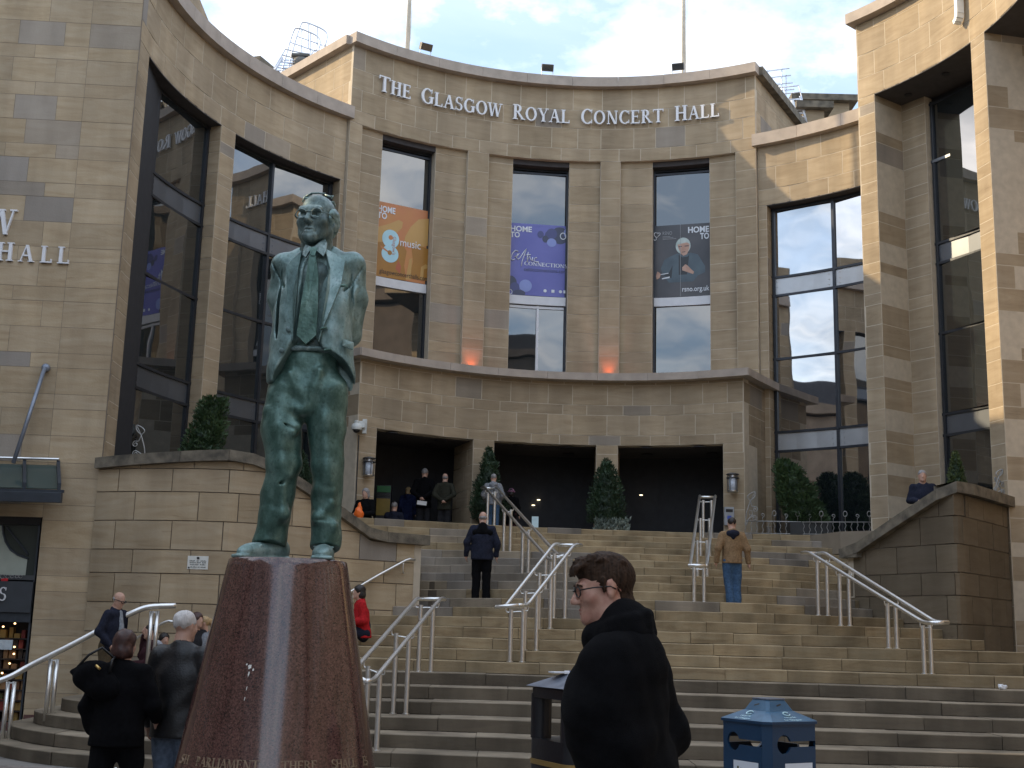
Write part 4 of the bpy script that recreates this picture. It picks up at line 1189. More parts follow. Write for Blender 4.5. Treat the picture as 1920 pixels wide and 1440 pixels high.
# cuffs
b.cone(S(509, 998, .0), S(505, 1016, .0), .120, .124, k=.012); b.cone(S(611, 1000, .02), S(610, 1020, .02), .112, .116, k=.012)
b.bump(folds(.008, 3, 0.9)); 
legs_field = b
b.plane(S(540, 1020, -.06), (.0, -.35, -1))
body = Field().join(b)
body.join(head_field(fat=0.97, eyes=False).xf(HM, HS))
body.cone(S(594, 448, .02), S(594, 500, .05), .115, .135, k=.04)
# aged features: brow, pouches, folds beside the mouth, jowls
hd = Field()
hd.cone((-.040, -.084, .024), (.040, -.084, .024), .013, .013, k=.012)
for s_ in (-1, 1):
    hd.cone((s_ * .020, -.094, -.040), (s_ * .034, -.080, -.080), .0045, .004, k=.008, op='s')
    hd.ell((s_ * .043, -.046, -.072), (.016, .020, .026), k=.02)
    hd.ell((s_ * .033, -.094, -.001), (.020, .026, .0125), k=.006, op='s')
    hd.ell((s_ * .032, -.068, -.001), (.013, .011, .010), k=.004)
    hd.cone((s_ * .020, -.092, -.014), (s_ * .044, -.080, -.016), .006, .005, k=.008)
hd.cone((-.026, -.0925, -.071), (.026, -.0925, -.071), .0028, .0028, k=.004, op='s')
body.join(hd.xf(HM, HS))
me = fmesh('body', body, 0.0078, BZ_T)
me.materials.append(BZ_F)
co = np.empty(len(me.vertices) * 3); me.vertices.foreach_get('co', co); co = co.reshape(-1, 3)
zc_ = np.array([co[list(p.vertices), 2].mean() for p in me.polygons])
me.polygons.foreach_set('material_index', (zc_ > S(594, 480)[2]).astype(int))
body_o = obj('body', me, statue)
# shoes
for heel, toe, w_, nm in ((S(522, 1026, .03), S(466, 1030, -.16), .060, 'shoe'), (S(609, 1028, .06), S(605, 1032, -.17), .075, 'shoe')):
    h_, t_ = V3(*heel), V3(*toe); dv = t_ - h_; dv[2] = 0; L_ = np.linalg.norm(dv); u_ = dv / L_
    Rz = np.array(Matrix.Rotation(math.atan2(u_[0], -u_[1]), 3, 'Z'))
    mid = h_ + dv * .55; mid[2] = 0
    f_ = Field().ell((mid[0], mid[1], .055), (w_, L_ * .62, .070), k=0, R=Rz)
    f_.ell((t_[0], t_[1], .042), (w_ * .95, .095, .052), k=.05, R=Rz).ell((h_[0], h_[1], .075), (w_, .10, .095), k=.04, R=Rz)
    f_.box((mid[0], mid[1], .014), (w_ * 1.04, L_ * .5 + .10, .014), .012, k=.006, R=Rz)
    f_.cone(h_ + dv * .72 + V3(0, 0, .10 - h_[2]) - np.cross(u_, V3(0, 0, 1)) * w_, h_ + dv * .72 + V3(0, 0, .10 - h_[2]) + np.cross(u_, V3(0, 0, 1)) * w_, .006, .006, k=.012)
    f_.plane((0, 0, 0.0), (0, 0, -1))
    obj(nm, fmesh(nm, f_, .009, BZ), statue)
# shirt and jacket
sh = Field()
sh.cone(S(594, 525, .03), S(582, 650, .02), .262, .210, k=.04, xdir=(1, 0, 0), flat=.68)
sh.cone(S(582, 650, .02), S(580, 700, .02), .213, .222, k=.02, xdir=(1, 0, 0), flat=.72)
sh.plane(S(580, 668), (0, 0, -1))
sh.bump(folds(.006, 5, 1.3))
obj('shirt', fmesh('shirt', sh, .012, BZ_F), statue)
MB().tube([(Vector(S(581, 662, .02)) + Vector((.222 * math.cos(a), .172 * math.sin(a), 0))) for a in np.linspace(0, 2 * math.pi, 33)], .022, 8).build('belt', BZ_F, statue, smooth=True)
j = Field()
j.cone(S(594, 532, .03), S(582, 640, .02), .285, .245, k=.06, xdir=(1, 0, 0), flat=.70)
j.cone(S(582, 640, .02), S(581, 705, .02), .250, .292, k=.06, xdir=(1, 0, 0), flat=.72)
j.cone(S(540, 503, .04), S(654, 500, .04), .088, .088, k=.05); j.cone(S(567, 480, .04), S(523, 503, .04), .066, .060, k=.05); j.cone(S(622, 479, .04), S(667, 499, .04), .066, .060, k=.05)
# arms, bent behind the back
j.chain([S(533, 497, .05), S(524, 560, .10), S(534, 622, .16), S(565, 660, .24)], [.094, .082, .076, .07], k=.035)
j.chain([S(662, 495, .05), S(667, 560, .10), S(656, 630, .16), S(610, 664, .25)], [.096, .086, .080, .07], k=.035)
# front skirts hang straight
j.cone(S(553, 570, -.04), S(532, 740, -.05), .125, .130, k=.12); j.cone(S(624, 570, -.04), S(630, 740, -.04), .125, .135, k=.12)
j.bump(folds(.009, 11, 0.8))
for (p, q, r1) in (((650, 560, -.10), (640, 640, -.14), .014), ((530, 540, -.10), (545, 620, -.15), .012), ((668, 540, .0), (655, 575, -.02), .014), ((522, 560, .03), (535, 590, .0), .012)):
    j.cone(S(*p), S(*q), r1, r1, k=.02)
for p, q in (((681, 488), (657, 526)), ((657, 526), (661, 640)), ((509, 491), (525, 522)), ((525, 522), (521, 615))):
    j.cone(S(p[0], p[1], -.10), S(q[0], q[1], -.10), .105, .105, k=.006, op='s', xdir=(0, 1, 0), flat=.11)
# opening down the front
op_ = [(588, 462, 20), (589, 500, 27), (584, 545, 27), (574, 600, 25), (570, 640, 25), (568, 668, 37), (571, 692, 52), (582, 724, 78)]
for (x0, y0, w0), (x1, y1, w1) in zip(op_[:-1], op_[1:]):
    j.cone(S(x0, y0, -.30), S(x1, y1, -.30), w0 * U + .016, w1 * U + .016, k=.004, op='s', xdir=(1, 0, 0), flat=2.2)
j.plane(S(580, 716, -.2), (-.03, 0.0, -1))
j.ell(S(594, 470, .02), (.125, .12, .10), k=.01, op='s')
obj('jacket', fmesh('jacket', j, .0105, BZ, 1), statue)
for nm, pts in (('hand', [S(575, 668, .26), S(598, 672, .27)]),):
    obj(nm, fmesh(nm, Field().chain(pts, [.055, .06], k=.02), .012, BZ_T), statue)
def surf_y(px, py, base):               # front of the suit, near enough for applied pieces
    return base
# lapels: thin raised sheets
def sheet(name, pts, m, thick, parent):
    """pts: photo outline with depth; a slightly domed plate"""
    front = [Vector(S(*p)) for p in pts]
    c = sum(front, Vector()) / len(front)
    n = len(front)
    off = Vector((0, thick, 0))
    v = front + [c + Vector((0, -0.006, 0))] + [p + off for p in front] + [c + off]
    f = []
    for i in range(n):
        i2 = (i + 1) % n
        f += [(i, i2, n), (n + 1 + i2, n + 1 + i, 2 * n + 1), (i2, i, n + 1 + i, n + 1 + i2)]
    return MB().add(v, f).build(name, m, parent)
sheet('lapel', [(566, 470, -.13), (559, 505, -.205), (557, 545, -.222), (552, 600, -.222), (549, 640, -.215), (545, 622, -.212), (541, 590, -.208), (537, 540, -.195), (537, 500, -.175), (547, 487, -.155)], BZ, .04, statue)
sheet('lapel', [(610, 466, -.13), (618, 500, -.200), (612, 545, -.222), (604, 600, -.222), (597, 640, -.215), (605, 615, -.214), (622, 575, -.206), (640, 530, -.190), (647, 490, -.150), (630, 476, -.13)], BZ, .04, statue)
sheet('shirt_collar', [(573, 458, -.150), (569, 466, -.165), (568, 478, -.190), (573, 482, -.200), (579, 472, -.200), (584, 463, -.192)], BZ_F, .03, statue)
sheet('shirt_collar', [(588, 463, -.192), (594, 470, -.200), (606, 480, -.200), (611, 470, -.180), (613, 455, -.140), (609, 446, -.11)], BZ_F, .03, statue)
tie = sheet('tie', [(580, 478, -.205), (573, 520, -.222), (564, 570, -.222), (556, 628, -.205), (573, 645, -.205), (593, 628, -.208), (596, 570, -.224), (597, 520, -.224), (592, 478, -.205)], BZ_T, .025, statue)
sheet('tie_knot', [(579, 465, -.196), (583, 479, -.215), (590, 479, -.215), (595, 465, -.196), (587, 462, -.20)], BZ_T, .03, tie)
sheet('pocket_flap', [(644, 636, -.185), (642, 648, -.188), (662, 656, -.150), (663, 642, -.150)], BZ, .03, statue)
sheet('pocket_flap', [(520, 636, -.150), (509, 650, -.11), (509, 662, -.11), (519, 650, -.150)], BZ, .03, statue)
sheet('breast_pocket', [(630, 532, -.19), (630, 536, -.19), (652, 538, -.165), (652, 533, -.165)], BZ_T, .02, statue)
for px, py in ((541, 617), (528, 657)):
    p = Vector(S(px, py, -.208)); MB().lathe([(.004, 0), (.020, .002), (.022, .010), (.012, .014)], (0, 0, 0), 12, M=Matrix.Translation(p + Vector((0, .012, 0))) @ Matrix.Rotation(rad(90), 4, 'X')).build('button', BZ_F, statue, smooth=True)
for px, py in ((606, 615), (614, 655)):
    sheet('buttonhole', [(px - 6, py - 1, -.223), (px - 6, py + 2, -.223), (px + 7, py + 1, -.215), (px + 7, py - 2, -.215)], BZ_T, .02, statue)
# spectacles
gl = MB()
def hp(x, y, z): return HM @ (Vector((x, y, z)) * HS)
for s_ in (-1, 1):
    gl.tube([hp(s_ * .034 + .024 * math.cos(a), -.102 + .004 * abs(math.cos(a)), -.003 + .021 * math.sin(a)) for a in np.linspace(0, 2 * math.pi, 25)], .0042, 6)
    gl.tube([hp(s_ * .057, -.097, .004), hp(s_ * .078, -.06, .006), hp(s_ * .084, .01, .002)], .004, 6)
gl.tube([hp(-.011, -.103, .003), hp(0, -.107, .007), hp(.011, -.103, .003)], .0055, 6)
gl.build('glasses', BZ_F, statue, smooth=True)
hf = Field()
for s_ in (-1, 1):
    hf.ell((s_ * .066, .030, .012), (.022, .062, .050), k=.01)
hf.ell((0, .090, -.005), (.066, .035, .062), k=.02)
for i in range(5): hf.cone((-.055 + i * .012, -.02 + .01 * i, .100 + .008 * math.sin(i)), (.060 - i * .004, .04 + .012 * i, .098), .007, .006, k=.006)
hf.bump(lambda P: 0.004 * np.sin(P[:, 2] * 120 + P[:, 0] * 60) * np.sin(P[:, 1] * 45))
obj('hair', fmesh('hair', hf.xf(HM, HS), .010, BZ), statue)
# loose strands standing off the crown
st_ = MB()
for pts in (((-.05, -.02, .105), (-.03, -.01, .124), (.0, 0, .128), (.03, .0, .122)), ((-.068, -.01, .085), (-.055, -.01, .112), (-.03, 0, .124)), ((.03, 0, .118), (.055, .0, .108), (.066, .0, .112), (.062, .0, .098))):
    st_.tube([hp(*p) for p in pts], .008, 6)
st_.build('hair_strand', BZ_F, statue, smooth=True)
# ================================================================== PEOPLE
SKIN = mat('skin', (0.44, 0.25, 0.18), 0.5, var=0.10, scale=14, col2=(0.52, 0.32, 0.24))
SKIN_R = mat('ruddy_skin', (0.40, 0.185, 0.135), 0.5, scale=22, col2=(0.52, 0.30, 0.225), contrast=(.32, .62), bump=.08, bscale=260)
def cloth(name, col, var=0.25, rough=0.9, scale=30, bump=0.25): return mat(name, col, rough, var=var, scale=scale, bump=bump, bscale=220, spec=0.12)
BLACKC = cloth('black_wool', (0.0045, 0.0046, 0.0056), rough=1.0); NAVY = cloth('navy_cloth', (0.018, 0.021, 0.036)); CHAR = cloth('charcoal_cloth', (0.022, 0.022, 0.025))
LEATHER = mat('black_leather', (0.007, 0.007, 0.008), 0.45, var=0.3, scale=20, bump=0.2, bscale=60); TAN = cloth('tan_cloth', (0.24, 0.155, 0.085)); JEAN = cloth('blue_denim', (0.055, 0.105, 0.19)); JEAN_P = cloth('faded_denim', (0.11, 0.14, 0.19))
KHAKI = cloth('brown_cloth', (0.085, 0.065, 0.04)); RED = cloth('red_cloth', (0.42, 0.018, 0.022)); OLIVE = cloth('dark_green_cloth', (0.030, 0.030, 0.022)); GREYH = cloth('grey_fleece', (0.20, 0.21, 0.23)); NAVYB = cloth('navy_blue_coat', (0.018, 0.025, 0.07)); PLUM = cloth('plum_cloth', (0.045, 0.018, 0.022)); PINK = cloth('pink_cloth', (0.42, 0.20, 0.33)); PALE = cloth('pale_grey_cloth', (0.36, 0.38, 0.42))
SHOE = mat('black_shoe', (0.012, 0.011, 0.011), 0.4)
H_BROWN = mat('brown_hair', (0.036, 0.020, 0.012), 0.75, spec=0.2, var=0.55, scale=3, aniso=(40, 40, 5)); H_DARK = mat('dark_hair', (0.014, 0.010, 0.009), 0.5, var=0.4, scale=40); H_WHITE = mat('white_hair', (0.55, 0.52, 0.50), 0.6, var=0.2, scale=3, aniso=(40, 40, 6)); H_GREY = mat('grey_hair', (0.26, 0.25, 0.25), 0.6, var=0.3, scale=40); H_BLOND = mat('blond_hair', (0.38, 0.26, 0.13), 0.55, var=0.3, scale=40); H_AUB = mat('auburn_hair', (0.05, 0.02, 0.016), 0.5, var=0.4, scale=40)
BLKPL = mat('black_plastic', (0.012, 0.012, 0.013), 0.3)
def person(label, base, yaw, H=1.75, head_top=None, arms='down', seated=None, legs=None, lean=(0, 0), coat=None, hem=0.82, trousers=None, hair=('short', H_DARK), shoes=SHOE, vox=0.020, hyaw=0.0, hpitch=0.05, fat=1.0, group=None, skin=None, hood=None, collar=True, detail=None, custom=None, shoulder=None, hvox=None, hatf=None):
    s = H / 1.75
    p = empty('person', label, 'person', base, yaw, group)
    skin = skin or SKIN
    lx, ly = lean
    J = dict(hip=V3(0, 0, .93), chest=V3(lx * .6, ly * .6, 1.22), neck=V3(lx, ly + .02, 1.46), head=V3(lx * 1.12, ly * 1.15 - .012, 1.635))
    for sd, q in (('R', -1), ('L', 1)):                     # figure faces -y: its right is -x
        J['sh' + sd] = V3(lx + q * .185, ly + .02, 1.405)
        J['hp' + sd] = V3(q * .092, 0, .91)
        if arms == 'down': el, wr = V3(lx + q * .255, ly + .05, 1.13), V3(lx + q * .27, ly - .03, .885)
        elif arms == 'back': el, wr = V3(lx + q * .275, ly + .14, 1.15), V3(lx + q * .05, ly + .235, .985)
        elif arms == 'front': el, wr = V3(lx + q * .255, ly - .02, 1.14), V3(lx + q * .10, ly - .25, 1.10)
        elif arms == 'pockets': el, wr = V3(lx + q * .29, ly + .08, 1.13), V3(lx + q * .20, ly - .07, .94)
        J['el' + sd], J['wr' + sd] = el, wr
        J['kn' + sd] = V3(q * .10, -.02, .50); J['an' + sd] = V3(q * .105, .03, .085)
    if seated:
        dz = seated - .93 * 1.0
        for k in ('hip', 'chest', 'neck', 'head', 'shR', 'shL', 'hpR', 'hpL', 'elR', 'elL', 'wrR', 'wrL'): J[k] = J[k] + V3(0, 0, dz + .02)
        for sd, q in (('R', -1), ('L', 1)):
            J['kn' + sd] = V3(q * .13, -.42, seated + .06); J['an' + sd] = V3(q * .13, -.46, seated - .36)
            J['wr' + sd] = V3(q * .10, -.34, seated + .18); J['el' + sd] = V3(q * .25, -.06, seated + .22)
    if legs:
        for k, v in legs.items(): J[k] = V3(*v)
    if custom:
        for k, v in custom.items(): J[k] = V3(*v)
    for k in J: J[k] = J[k] * s
    det = detail if detail is not None else vox < 0.014
    HMx = Matrix.Translation(Vector(J['head'])) @ rotmat(hyaw, hpitch)
    b = Field()
    up = J['neck'] - J['hip']
    b.cone(J['hip'] + V3(0, 0, .0), J['chest'], .135 * s * fat, .145 * s * fat, k=.04, xdir=(1, 0, 0), flat=.7)
    b.cone(J['chest'], J['neck'] - V3(0, 0, .05) * s, .15 * s * fat, .11 * s, k=.04, xdir=(1, 0, 0), flat=.66)
    for sd, q in (('R', -1), ('L', 1)):
        b.chain([J['sh' + sd], J['el' + sd], J['wr' + sd]], [.058 * s, .043 * s, .030 * s], k=.025)
        b.chain([J['hp' + sd], J['kn' + sd], J['an' + sd]], [.082 * s, .058 * s, .042 * s], k=.03)
        fw = V3(0, -1, 0)
        b.chain([J['an' + sd] + V3(0, .03, -.03) * s, J['an' + sd] + V3(q * .01, -.14, -.05) * s], [.042 * s, .035 * s], k=.02)
        # hand: palm, four fingers and a thumb
        d = J['wr' + sd] - J['el' + sd]; d = d / np.linalg.norm(d)
        side = np.cross(d, V3(1, 0, 0) * q); side = side / (np.linalg.norm(side) + 1e-9)
        pal = J['wr' + sd] + d * .055 * s; nrm = np.cross(d, side)
        b.cone(J['wr' + sd], pal, .026 * s, .034 * s, k=.015)
        for i, ln in enumerate((.072, .082, .078, .060)):
            o = side * (i - 1.5) * .019 * s
            k0 = pal + o + d * .022 * s; k1 = k0 + d * ln * .55 * s + nrm * .010 * q * s; k2 = k1 + d * ln * .38 * s + nrm * .022 * q * s
            b.chain([k0, k1, k2], [.0105 * s, .0095 * s, .008 * s], k=.006)
        b.chain([J['wr' + sd] + d * .025 * s + side * .022 * s, pal + side * .048 * s + d * .02 * s, pal + side * .052 * s + d * .055 * s], [.014 * s, .0115 * s, .009 * s], k=.01)
    b.join(head_field(det).xf(HMx, s))
    b.cone(J['head'] + V3(0, .03, -.09) * s, J['neck'], .055 * s, .06 * s, k=.03)
    obj('body', fmesh('body', b, vox, skin), p)
    vc = max(vox, 0.0125)
    if trousers:
        t = Field()
        for sd in 'RL':
            t.chain([J['hp' + sd], J['kn' + sd], J['an' + sd] + V3(0, .01, -.01) * s], [.108 * s * fat, .085 * s, .078 * s], k=.03)
        t.cone(J['hip'] - V3(0, 0, .02) * s, J['hip'] + V3(0, 0, .12) * s, .155 * s * fat, .15 * s * fat, k=.04, xdir=(1, 0, 0), flat=.75)
        t.bump(folds(.008, len(label) + 2))
        obj('trousers', fmesh('trousers', t, vc, trousers), p)
    for sd in 'RL':
        q = -1 if sd == 'R' else 1
        f_ = Field().chain([J['an' + sd] + V3(0, .035, -.035) * s, J['an' + sd] + V3(q * .01, -.09, -.045) * s, J['an' + sd] + V3(q * .015, -.165, -.052) * s], [.050 * s, .046 * s, .036 * s], k=.02)
        f_.plane(J['an' + sd] + V3(0, 0, -.083) * s, (0, 0, -1))
        obj('shoe', fmesh('shoe', f_, max(vox * .8, .012), shoes), p)
    if coat:
        c = Field()
        hz = hem * s if not seated else (seated - .08) * s
        c.cone(V3(J['hip'][0], J['hip'][1] + .01, hz - .1), J['chest'], .205 * s * fat, .185 * s * fat, k=.05, xdir=(1, 0, 0), flat=.74)
        c.cone(J['chest'], J['neck'] - V3(0, 0, .09) * s, .190 * s * fat, .155 * s, k=.05, xdir=(1, 0, 0), flat=.68)
        c.cone(J['shR'] + V3(.03, 0, -.01) * s, J['shL'] + V3(-.03, 0, -.01) * s, .068 * s, .068 * s, k=.05)
        c.cone(J['neck'] + V3(-.05, .01, -.055) * s, J['neck'] + V3(.05, .01, -.055) * s, .065 * s, .065 * s, k=.05)
        for sd in 'RL':
            c.chain([J['sh' + sd], J['el' + sd], J['wr' + sd]], [.080 * s, .066 * s, .052 * s], k=.03)
            d = J['wr' + sd] - J['el' + sd]; d = d / np.linalg.norm(d)
        if collar: c.cone(J['neck'] + V3(0, .02, -.03) * s, J['neck'] + V3(0, .015, .022) * s, .078 * s, .072 * s, k=.02)
        if hood is not None: pass
        c.bump(folds(.010, len(label)))
        c.plane(V3(0, 0, hz), (0, 0, -1))
        c.ell(J['neck'] + V3(0, -.01, .07) * s, V3(.058, .062, .06) * s, k=.01, op='s')
        obj('coat', fmesh('coat', c, vc, coat), p)
    if hood is not None:
        h = Field().cone(J['neck'] + V3(-.07, .07, -.02) * s, J['neck'] + V3(.07, .07, -.02) * s, .06 * s, .06 * s, k=.03).cone(J['neck'] + V3(0, .10, -.03) * s, J['neck'] + V3(0, .11, -.12) * s, .075 * s, .035 * s, k=.04)
        h.bump(folds(.008, 5)); obj('hood', fmesh('hood', h, vc, hood), p)
    if hair:
        hm = hair_field(hair[0], len(label)).xf(HMx, s)
        obj('hair', fmesh('hair', hm, hvox or min(vox, .014), hair[1]), p)
    if hatf: obj('hat', fmesh('hat', hatf().xf(HMx, s), min(vox, .014), PINK), p)
    p['J'] = 0; del p['J']
    return p, J, HMx, s
def spectacles(p, HMx, s, m=BLKPL, r=.0032):
    gl = MB(); f = lambda x, y, z: HMx @ (Vector((x, y, z)) * s)
    for q in (-1, 1):
        gl.tube([f(q * .034 + .024 * math.cos(a) * (abs(math.cos(a)) ** -.15 if abs(math.cos(a)) > .2 else 1), -.104 + .010 * abs(q * .034 + .024 * math.cos(a)) / .058, -.002 + .018 * math.sin(a)) for a in np.linspace(0, 2 * math.pi, 21)], r, 6)
        gl.tube([f(q * .058, -.092, .004), f(q * .079, -.05, .006), f(q * .084, .01, .003), f(q * .084, .03, -.01)], r, 6)
    gl.tube([f(-.011, -.106, .002), f(0, -.110, .005), f(.011, -.106, .002)], r, 6)
    gl.build('glasses', m, p, smooth=True)
def base_at(px, py_head, d, H):       # foot point of a figure whose crown shows at (px, py)
    q = at(px, py_head, d); return (q.x, d, q.z - H)
FWD = lambda dx, dy: math.atan2(dx, -dy)   # yaw that makes a figure face (dx, dy)

# ---- 1 the man in front, in a black coat
H1 = 1.86
b1 = base_at(1152, 1037, 4.72, H1)
yb = FWD(-.80, .55)
p1, J1, M1, s1 = person('man in black wool coat with upturned collar and dark-framed glasses, walking past in front', b1, yb, H1, hair=None, trousers=CHAR, vox=0.0072, hyaw=FWD(-1, -.10) - yb + 2 * math.pi, hpitch=0.16, lean=(0, -.03), skin=SKIN_R, arms='pockets', custom={'neck': (0, .02, 1.475), 'head': (-.02, -.055, 1.628), 'shL': (.115, .02, 1.40), 'elL': (.115, .09, 1.12), 'wrL': (.08, -.02, .90)})
c = Field(); s = s1
c.cone(V3(-.055, .05, .45) * s, V3(-.045, .04, 1.0) * s, .20 * s, .19 * s, k=.08, xdir=(1, 0, 0), flat=.74)
c.cone(V3(-.045, .04, 1.0) * s, J1['chest'] + V3(0, .03, 0), .19 * s, .205 * s, k=.08, xdir=(1, 0, 0), flat=.74)
c.cone(J1['chest'] + V3(0, .03, 0), J1['neck'] - V3(0, -.04, .13) * s, .205 * s, .150 * s, k=.08, xdir=(1, 0, 0), flat=.76)
c.cone(J1['shR'] + V3(.035, .03, -.04), J1['shL'] + V3(-.035, .03, -.04), .078 * s, .078 * s, k=.07)
c.cone(J1['neck'] + V3(0, .045, -.12) * s, J1['neck'] + V3(0, .035, -.05) * s, .110 * s, .092 * s, k=.06)
for sd in 'RL': c.chain([J1['sh' + sd] + V3(0, .02, -.03), J1['el' + sd] * V3(.9, 1, 1) + V3(0, .01, 0), J1['wr' + sd], J1['wr' + sd] + (J1['wr' + sd] - J1['el' + sd]) * .6], [.088 * s, .086 * s, .068 * s, .06 * s], k=.05)
c.bump(folds(.008, 4, 0.8)); c.bump(folds(.006, 14, 1.7)); c.plane(V3(0, 0, .50), (0, 0, -1))
obj('coat', fmesh('coat', c, .0115, BLACKC), p1)
cl = Field()                          # stand-up collar over a scarf
nk = J1['neck']
hb = J1['head']
cl.cone(nk + V3(0, .030, -.07), nk + V3(-.005, .022, .035), .105 * s, .085 * s, k=.02)
for k in range(3):
    z = -.030 + .028 * k
    for a in np.linspace(0, 2 * math.pi, 13)[:-1]:
        r = .098 - .006 * k; zz = lambda t: z + .036 * math.sin(t) + .006 * math.sin(3 * t + k)
        q0 = nk + V3(r * math.cos(a) - .004, .020 + r * math.sin(a), zz(a)); a2 = a + 2 * math.pi / 12
        q1 = nk + V3(r * math.cos(a2) - .004, .020 + r * math.sin(a2), zz(a2)); cl.cone(q0, q1, .023, .023, k=.010)
cl.cone(nk + V3(-.02, -.09, -.02), nk + V3(-.03, -.125, -.24), .05, .055, k=.04)
cl.ell(nk + V3(-.01, -.075, -.015), V3(.085, .075, .05), k=.04)
cl.ell(hb + V3(0, -.02, -.03), V3(.078, .098, .085), k=.01, op='s')
cl.bump(folds(.005, 9, 1.8))
obj('scarf', fmesh('scarf', cl, .0085, BLACKC), p1)
# hair: cropped sides, longer tousled top falling over the forehead
h = Field()
h.ell((0, .021, .034), (.0795, .1005, .087), k=0)
h.ell((0, -.085, -.030), (.084, .088, .066), k=.010, op='s'); h.ell((0, -.005, -.052), (.10, .045, .045), k=.01, op='s'); h.plane((0, .06, -.118), (0, -.25, -1)); h.ell((0, .062, -.07), (.058, .045, .055), k=.03)
h.ell((0, -.012, .082), (.060, .090, .040), k=.03)
rng = np.random.RandomState(4)
for i in range(46):
    x = rng.uniform(-.062, .062); y = rng.uniform(-.07, .085)
    z = .112 - 6.5 * x * x - 3.8 * (y - .005) ** 2 + .004
    dx, dy, dz = rng.uniform(-.02, .02), -rng.uniform(.025, .05), rng.uniform(-.012, .008)
    h.chain([(x, y, z), (x + dx * .5, y + dy * .5, z + .006), (x + dx, y + dy, z + dz)], [.009, .0075, .003], k=.008)
for i in range(9):
    x = -.05 + .0125 * i; h.chain([(x, -.065, .090), (x + .004, -.094, .080), (x + .006, -.106, .062 - .004 * (i % 3))], [.011, .009, .004], k=.008)
for q in (-1, 1): h.chain([(q * .079, -.012, .03), (q * .079, -.012, -.012)], [.010, .006], k=.008)
h.bump(lambda P: 0.0022 * np.sin(P[:, 0] * 330 + 20 * np.sin(P[:, 2] * 40)) * np.sin(P[:, 1] * 90 + P[:, 2] * 120))
obj('hair', fmesh('hair', h.xf(M1, s1), .0052, H_BROWN, 0), p1)
for q in (-1, 1):
    f_ = Field().chain([(q * .014, -.0955, .016), (q * .034, -.096, .022), (q * .052, -.083, .016)], [.0035, .0042, .003], k=.004)
    obj('eyebrow', fmesh('eyebrow', f_.xf(M1, s1), .0030, H_BROWN), p1)
LIP = mat('lip', (0.36, 0.13, 0.11), 0.4)
f_ = Field().ell((0, -.0915, -.0645), (.016, .0075, .005), k=0).ell((0, -.090, -.0785), (.016, .008, .006), k=.002)
obj('lip', fmesh('lip', f_.xf(M1, s1), .003, LIP), p1)
spectacles(p1, M1, s1, r=.0027)

# ---- 2, 3 the couple at the left
def couple():
    Hm = 1.88; bm_ = base_at(349, 1147, 10.9, Hm); yb = FWD(.25, 1)
    p, J, M_, s = person('white-haired man in black leather jacket and faded jeans, seen from behind beside the plinth', bm_, yb, Hm, coat=LEATHER, hem=.78, trousers=JEAN_P, hair=('short', H_WHITE), vox=.0135, hyaw=-.25, fat=1.12, custom={'elR': (-.30, .05, 1.13), 'wrR': (-.30, -.03, .90)})
    f_ = Field().cone(J['neck'] + V3(0, .012, -.02), J['neck'] + V3(0, .005, .045), .072, .066, k=.02)
    obj('shirt_collar', fmesh('shirt_collar', f_, .011, PALE), p)
    Hw = 1.70; bw_ = base_at(237, 1183, 10.6, Hw); yw = FWD(.1, 1)
    p2, J2, M2, s2 = person('woman in black coat with short brown hair and large black shoulder bag, seen from behind', bw_, yw, Hw, coat=BLACKC, hem=.80, trousers=BLACKC, hair=('bob', H_AUB), vox=.0135, hyaw=-.15, fat=1.18, legs={'knR': (-.15, -.05, .5), 'anR': (-.17, -.02, .085), 'knL': (.12, .05, .5), 'anL': (.16, .18, .12)}, custom={'elL': (.27, .06, 1.12), 'wrL': (.24, -.03, .92), 'elR': (-.30, .02, 1.14), 'wrR': (-.26, -.16, 1.02)})
    # left hand holds his right hand: forearm reaches across
    bag = empty('shoulder_bag', 'large black leather shoulder bag with strap, hanging at the side of the brown-haired woman', 'bag', at(180, 1275, 10.45))
    f_ = Field().ell((.03, 0, -.03), (.175, .09, .13), k=0, R=np.array(Matrix.Rotation(.45, 3, 'Y'))).ell((-.05, -.01, .06), (.15, .085, .085), k=.05, R=np.array(Matrix.Rotation(-.5, 3, 'Y'))).cone((-.20, 0, .06), (-.08, -.02, .12), .02, .02, k=.04)
    f_.bump(folds(.012, 3)); obj('bag_body', fmesh('bag_body', f_, .012, BLACKC), bag)
    l0 = Vector(bag.location)
    sh = Vector(at(212, 1232, 10.5)) - l0
    MB().tube([(-.15, -.03, .10), (-.06, -.05, .20), (.04, -.04, .26), tuple(sh), tuple(sh + Vector((.10, .02, .03)))], .011, 6).build('strap', LEATHER, bag, smooth=True)
    MB().tube([(.12, -.04, .06), (.13, -.04, .16), tuple(sh + Vector((.02, -.01, 0)))], .011, 6).build('strap', LEATHER, bag, smooth=True)
    MB().tube([(.02, -.10, .12), (.06, -.105, .09)], .012, 8).build('buckle', mat('brass', (0.6, 0.42, 0.16), 0.3, 1.0), bag, smooth=True)
couple()
SKY_SH = PALE
# ---- 4 man with glasses on the left steps
H4 = 1.70; b4 = base_at(213, 1111, 19.6, H4)
p4, J4, M4, s4 = person('balding man in dark jacket, brown trousers and dark glasses, coming down the left steps', b4, FWD(.92, -.35), H4, coat=NAVY, hem=.84, trousers=KHAKI, hair=('bald', H_GREY), vox=.017, hpitch=.35, lean=(0, -.10), arms='pockets')
spectacles(p4, M4, s4, r=.005)
f_ = Field().cone(J4['neck'] + V3(0, -.075, -.02), J4['neck'] + V3(0, -.12, -.28), .04, .05, k=.02); obj('shirt', fmesh('shirt', f_, .016, cloth('striped_shirt', (0.25, 0.27, 0.30))), p4)
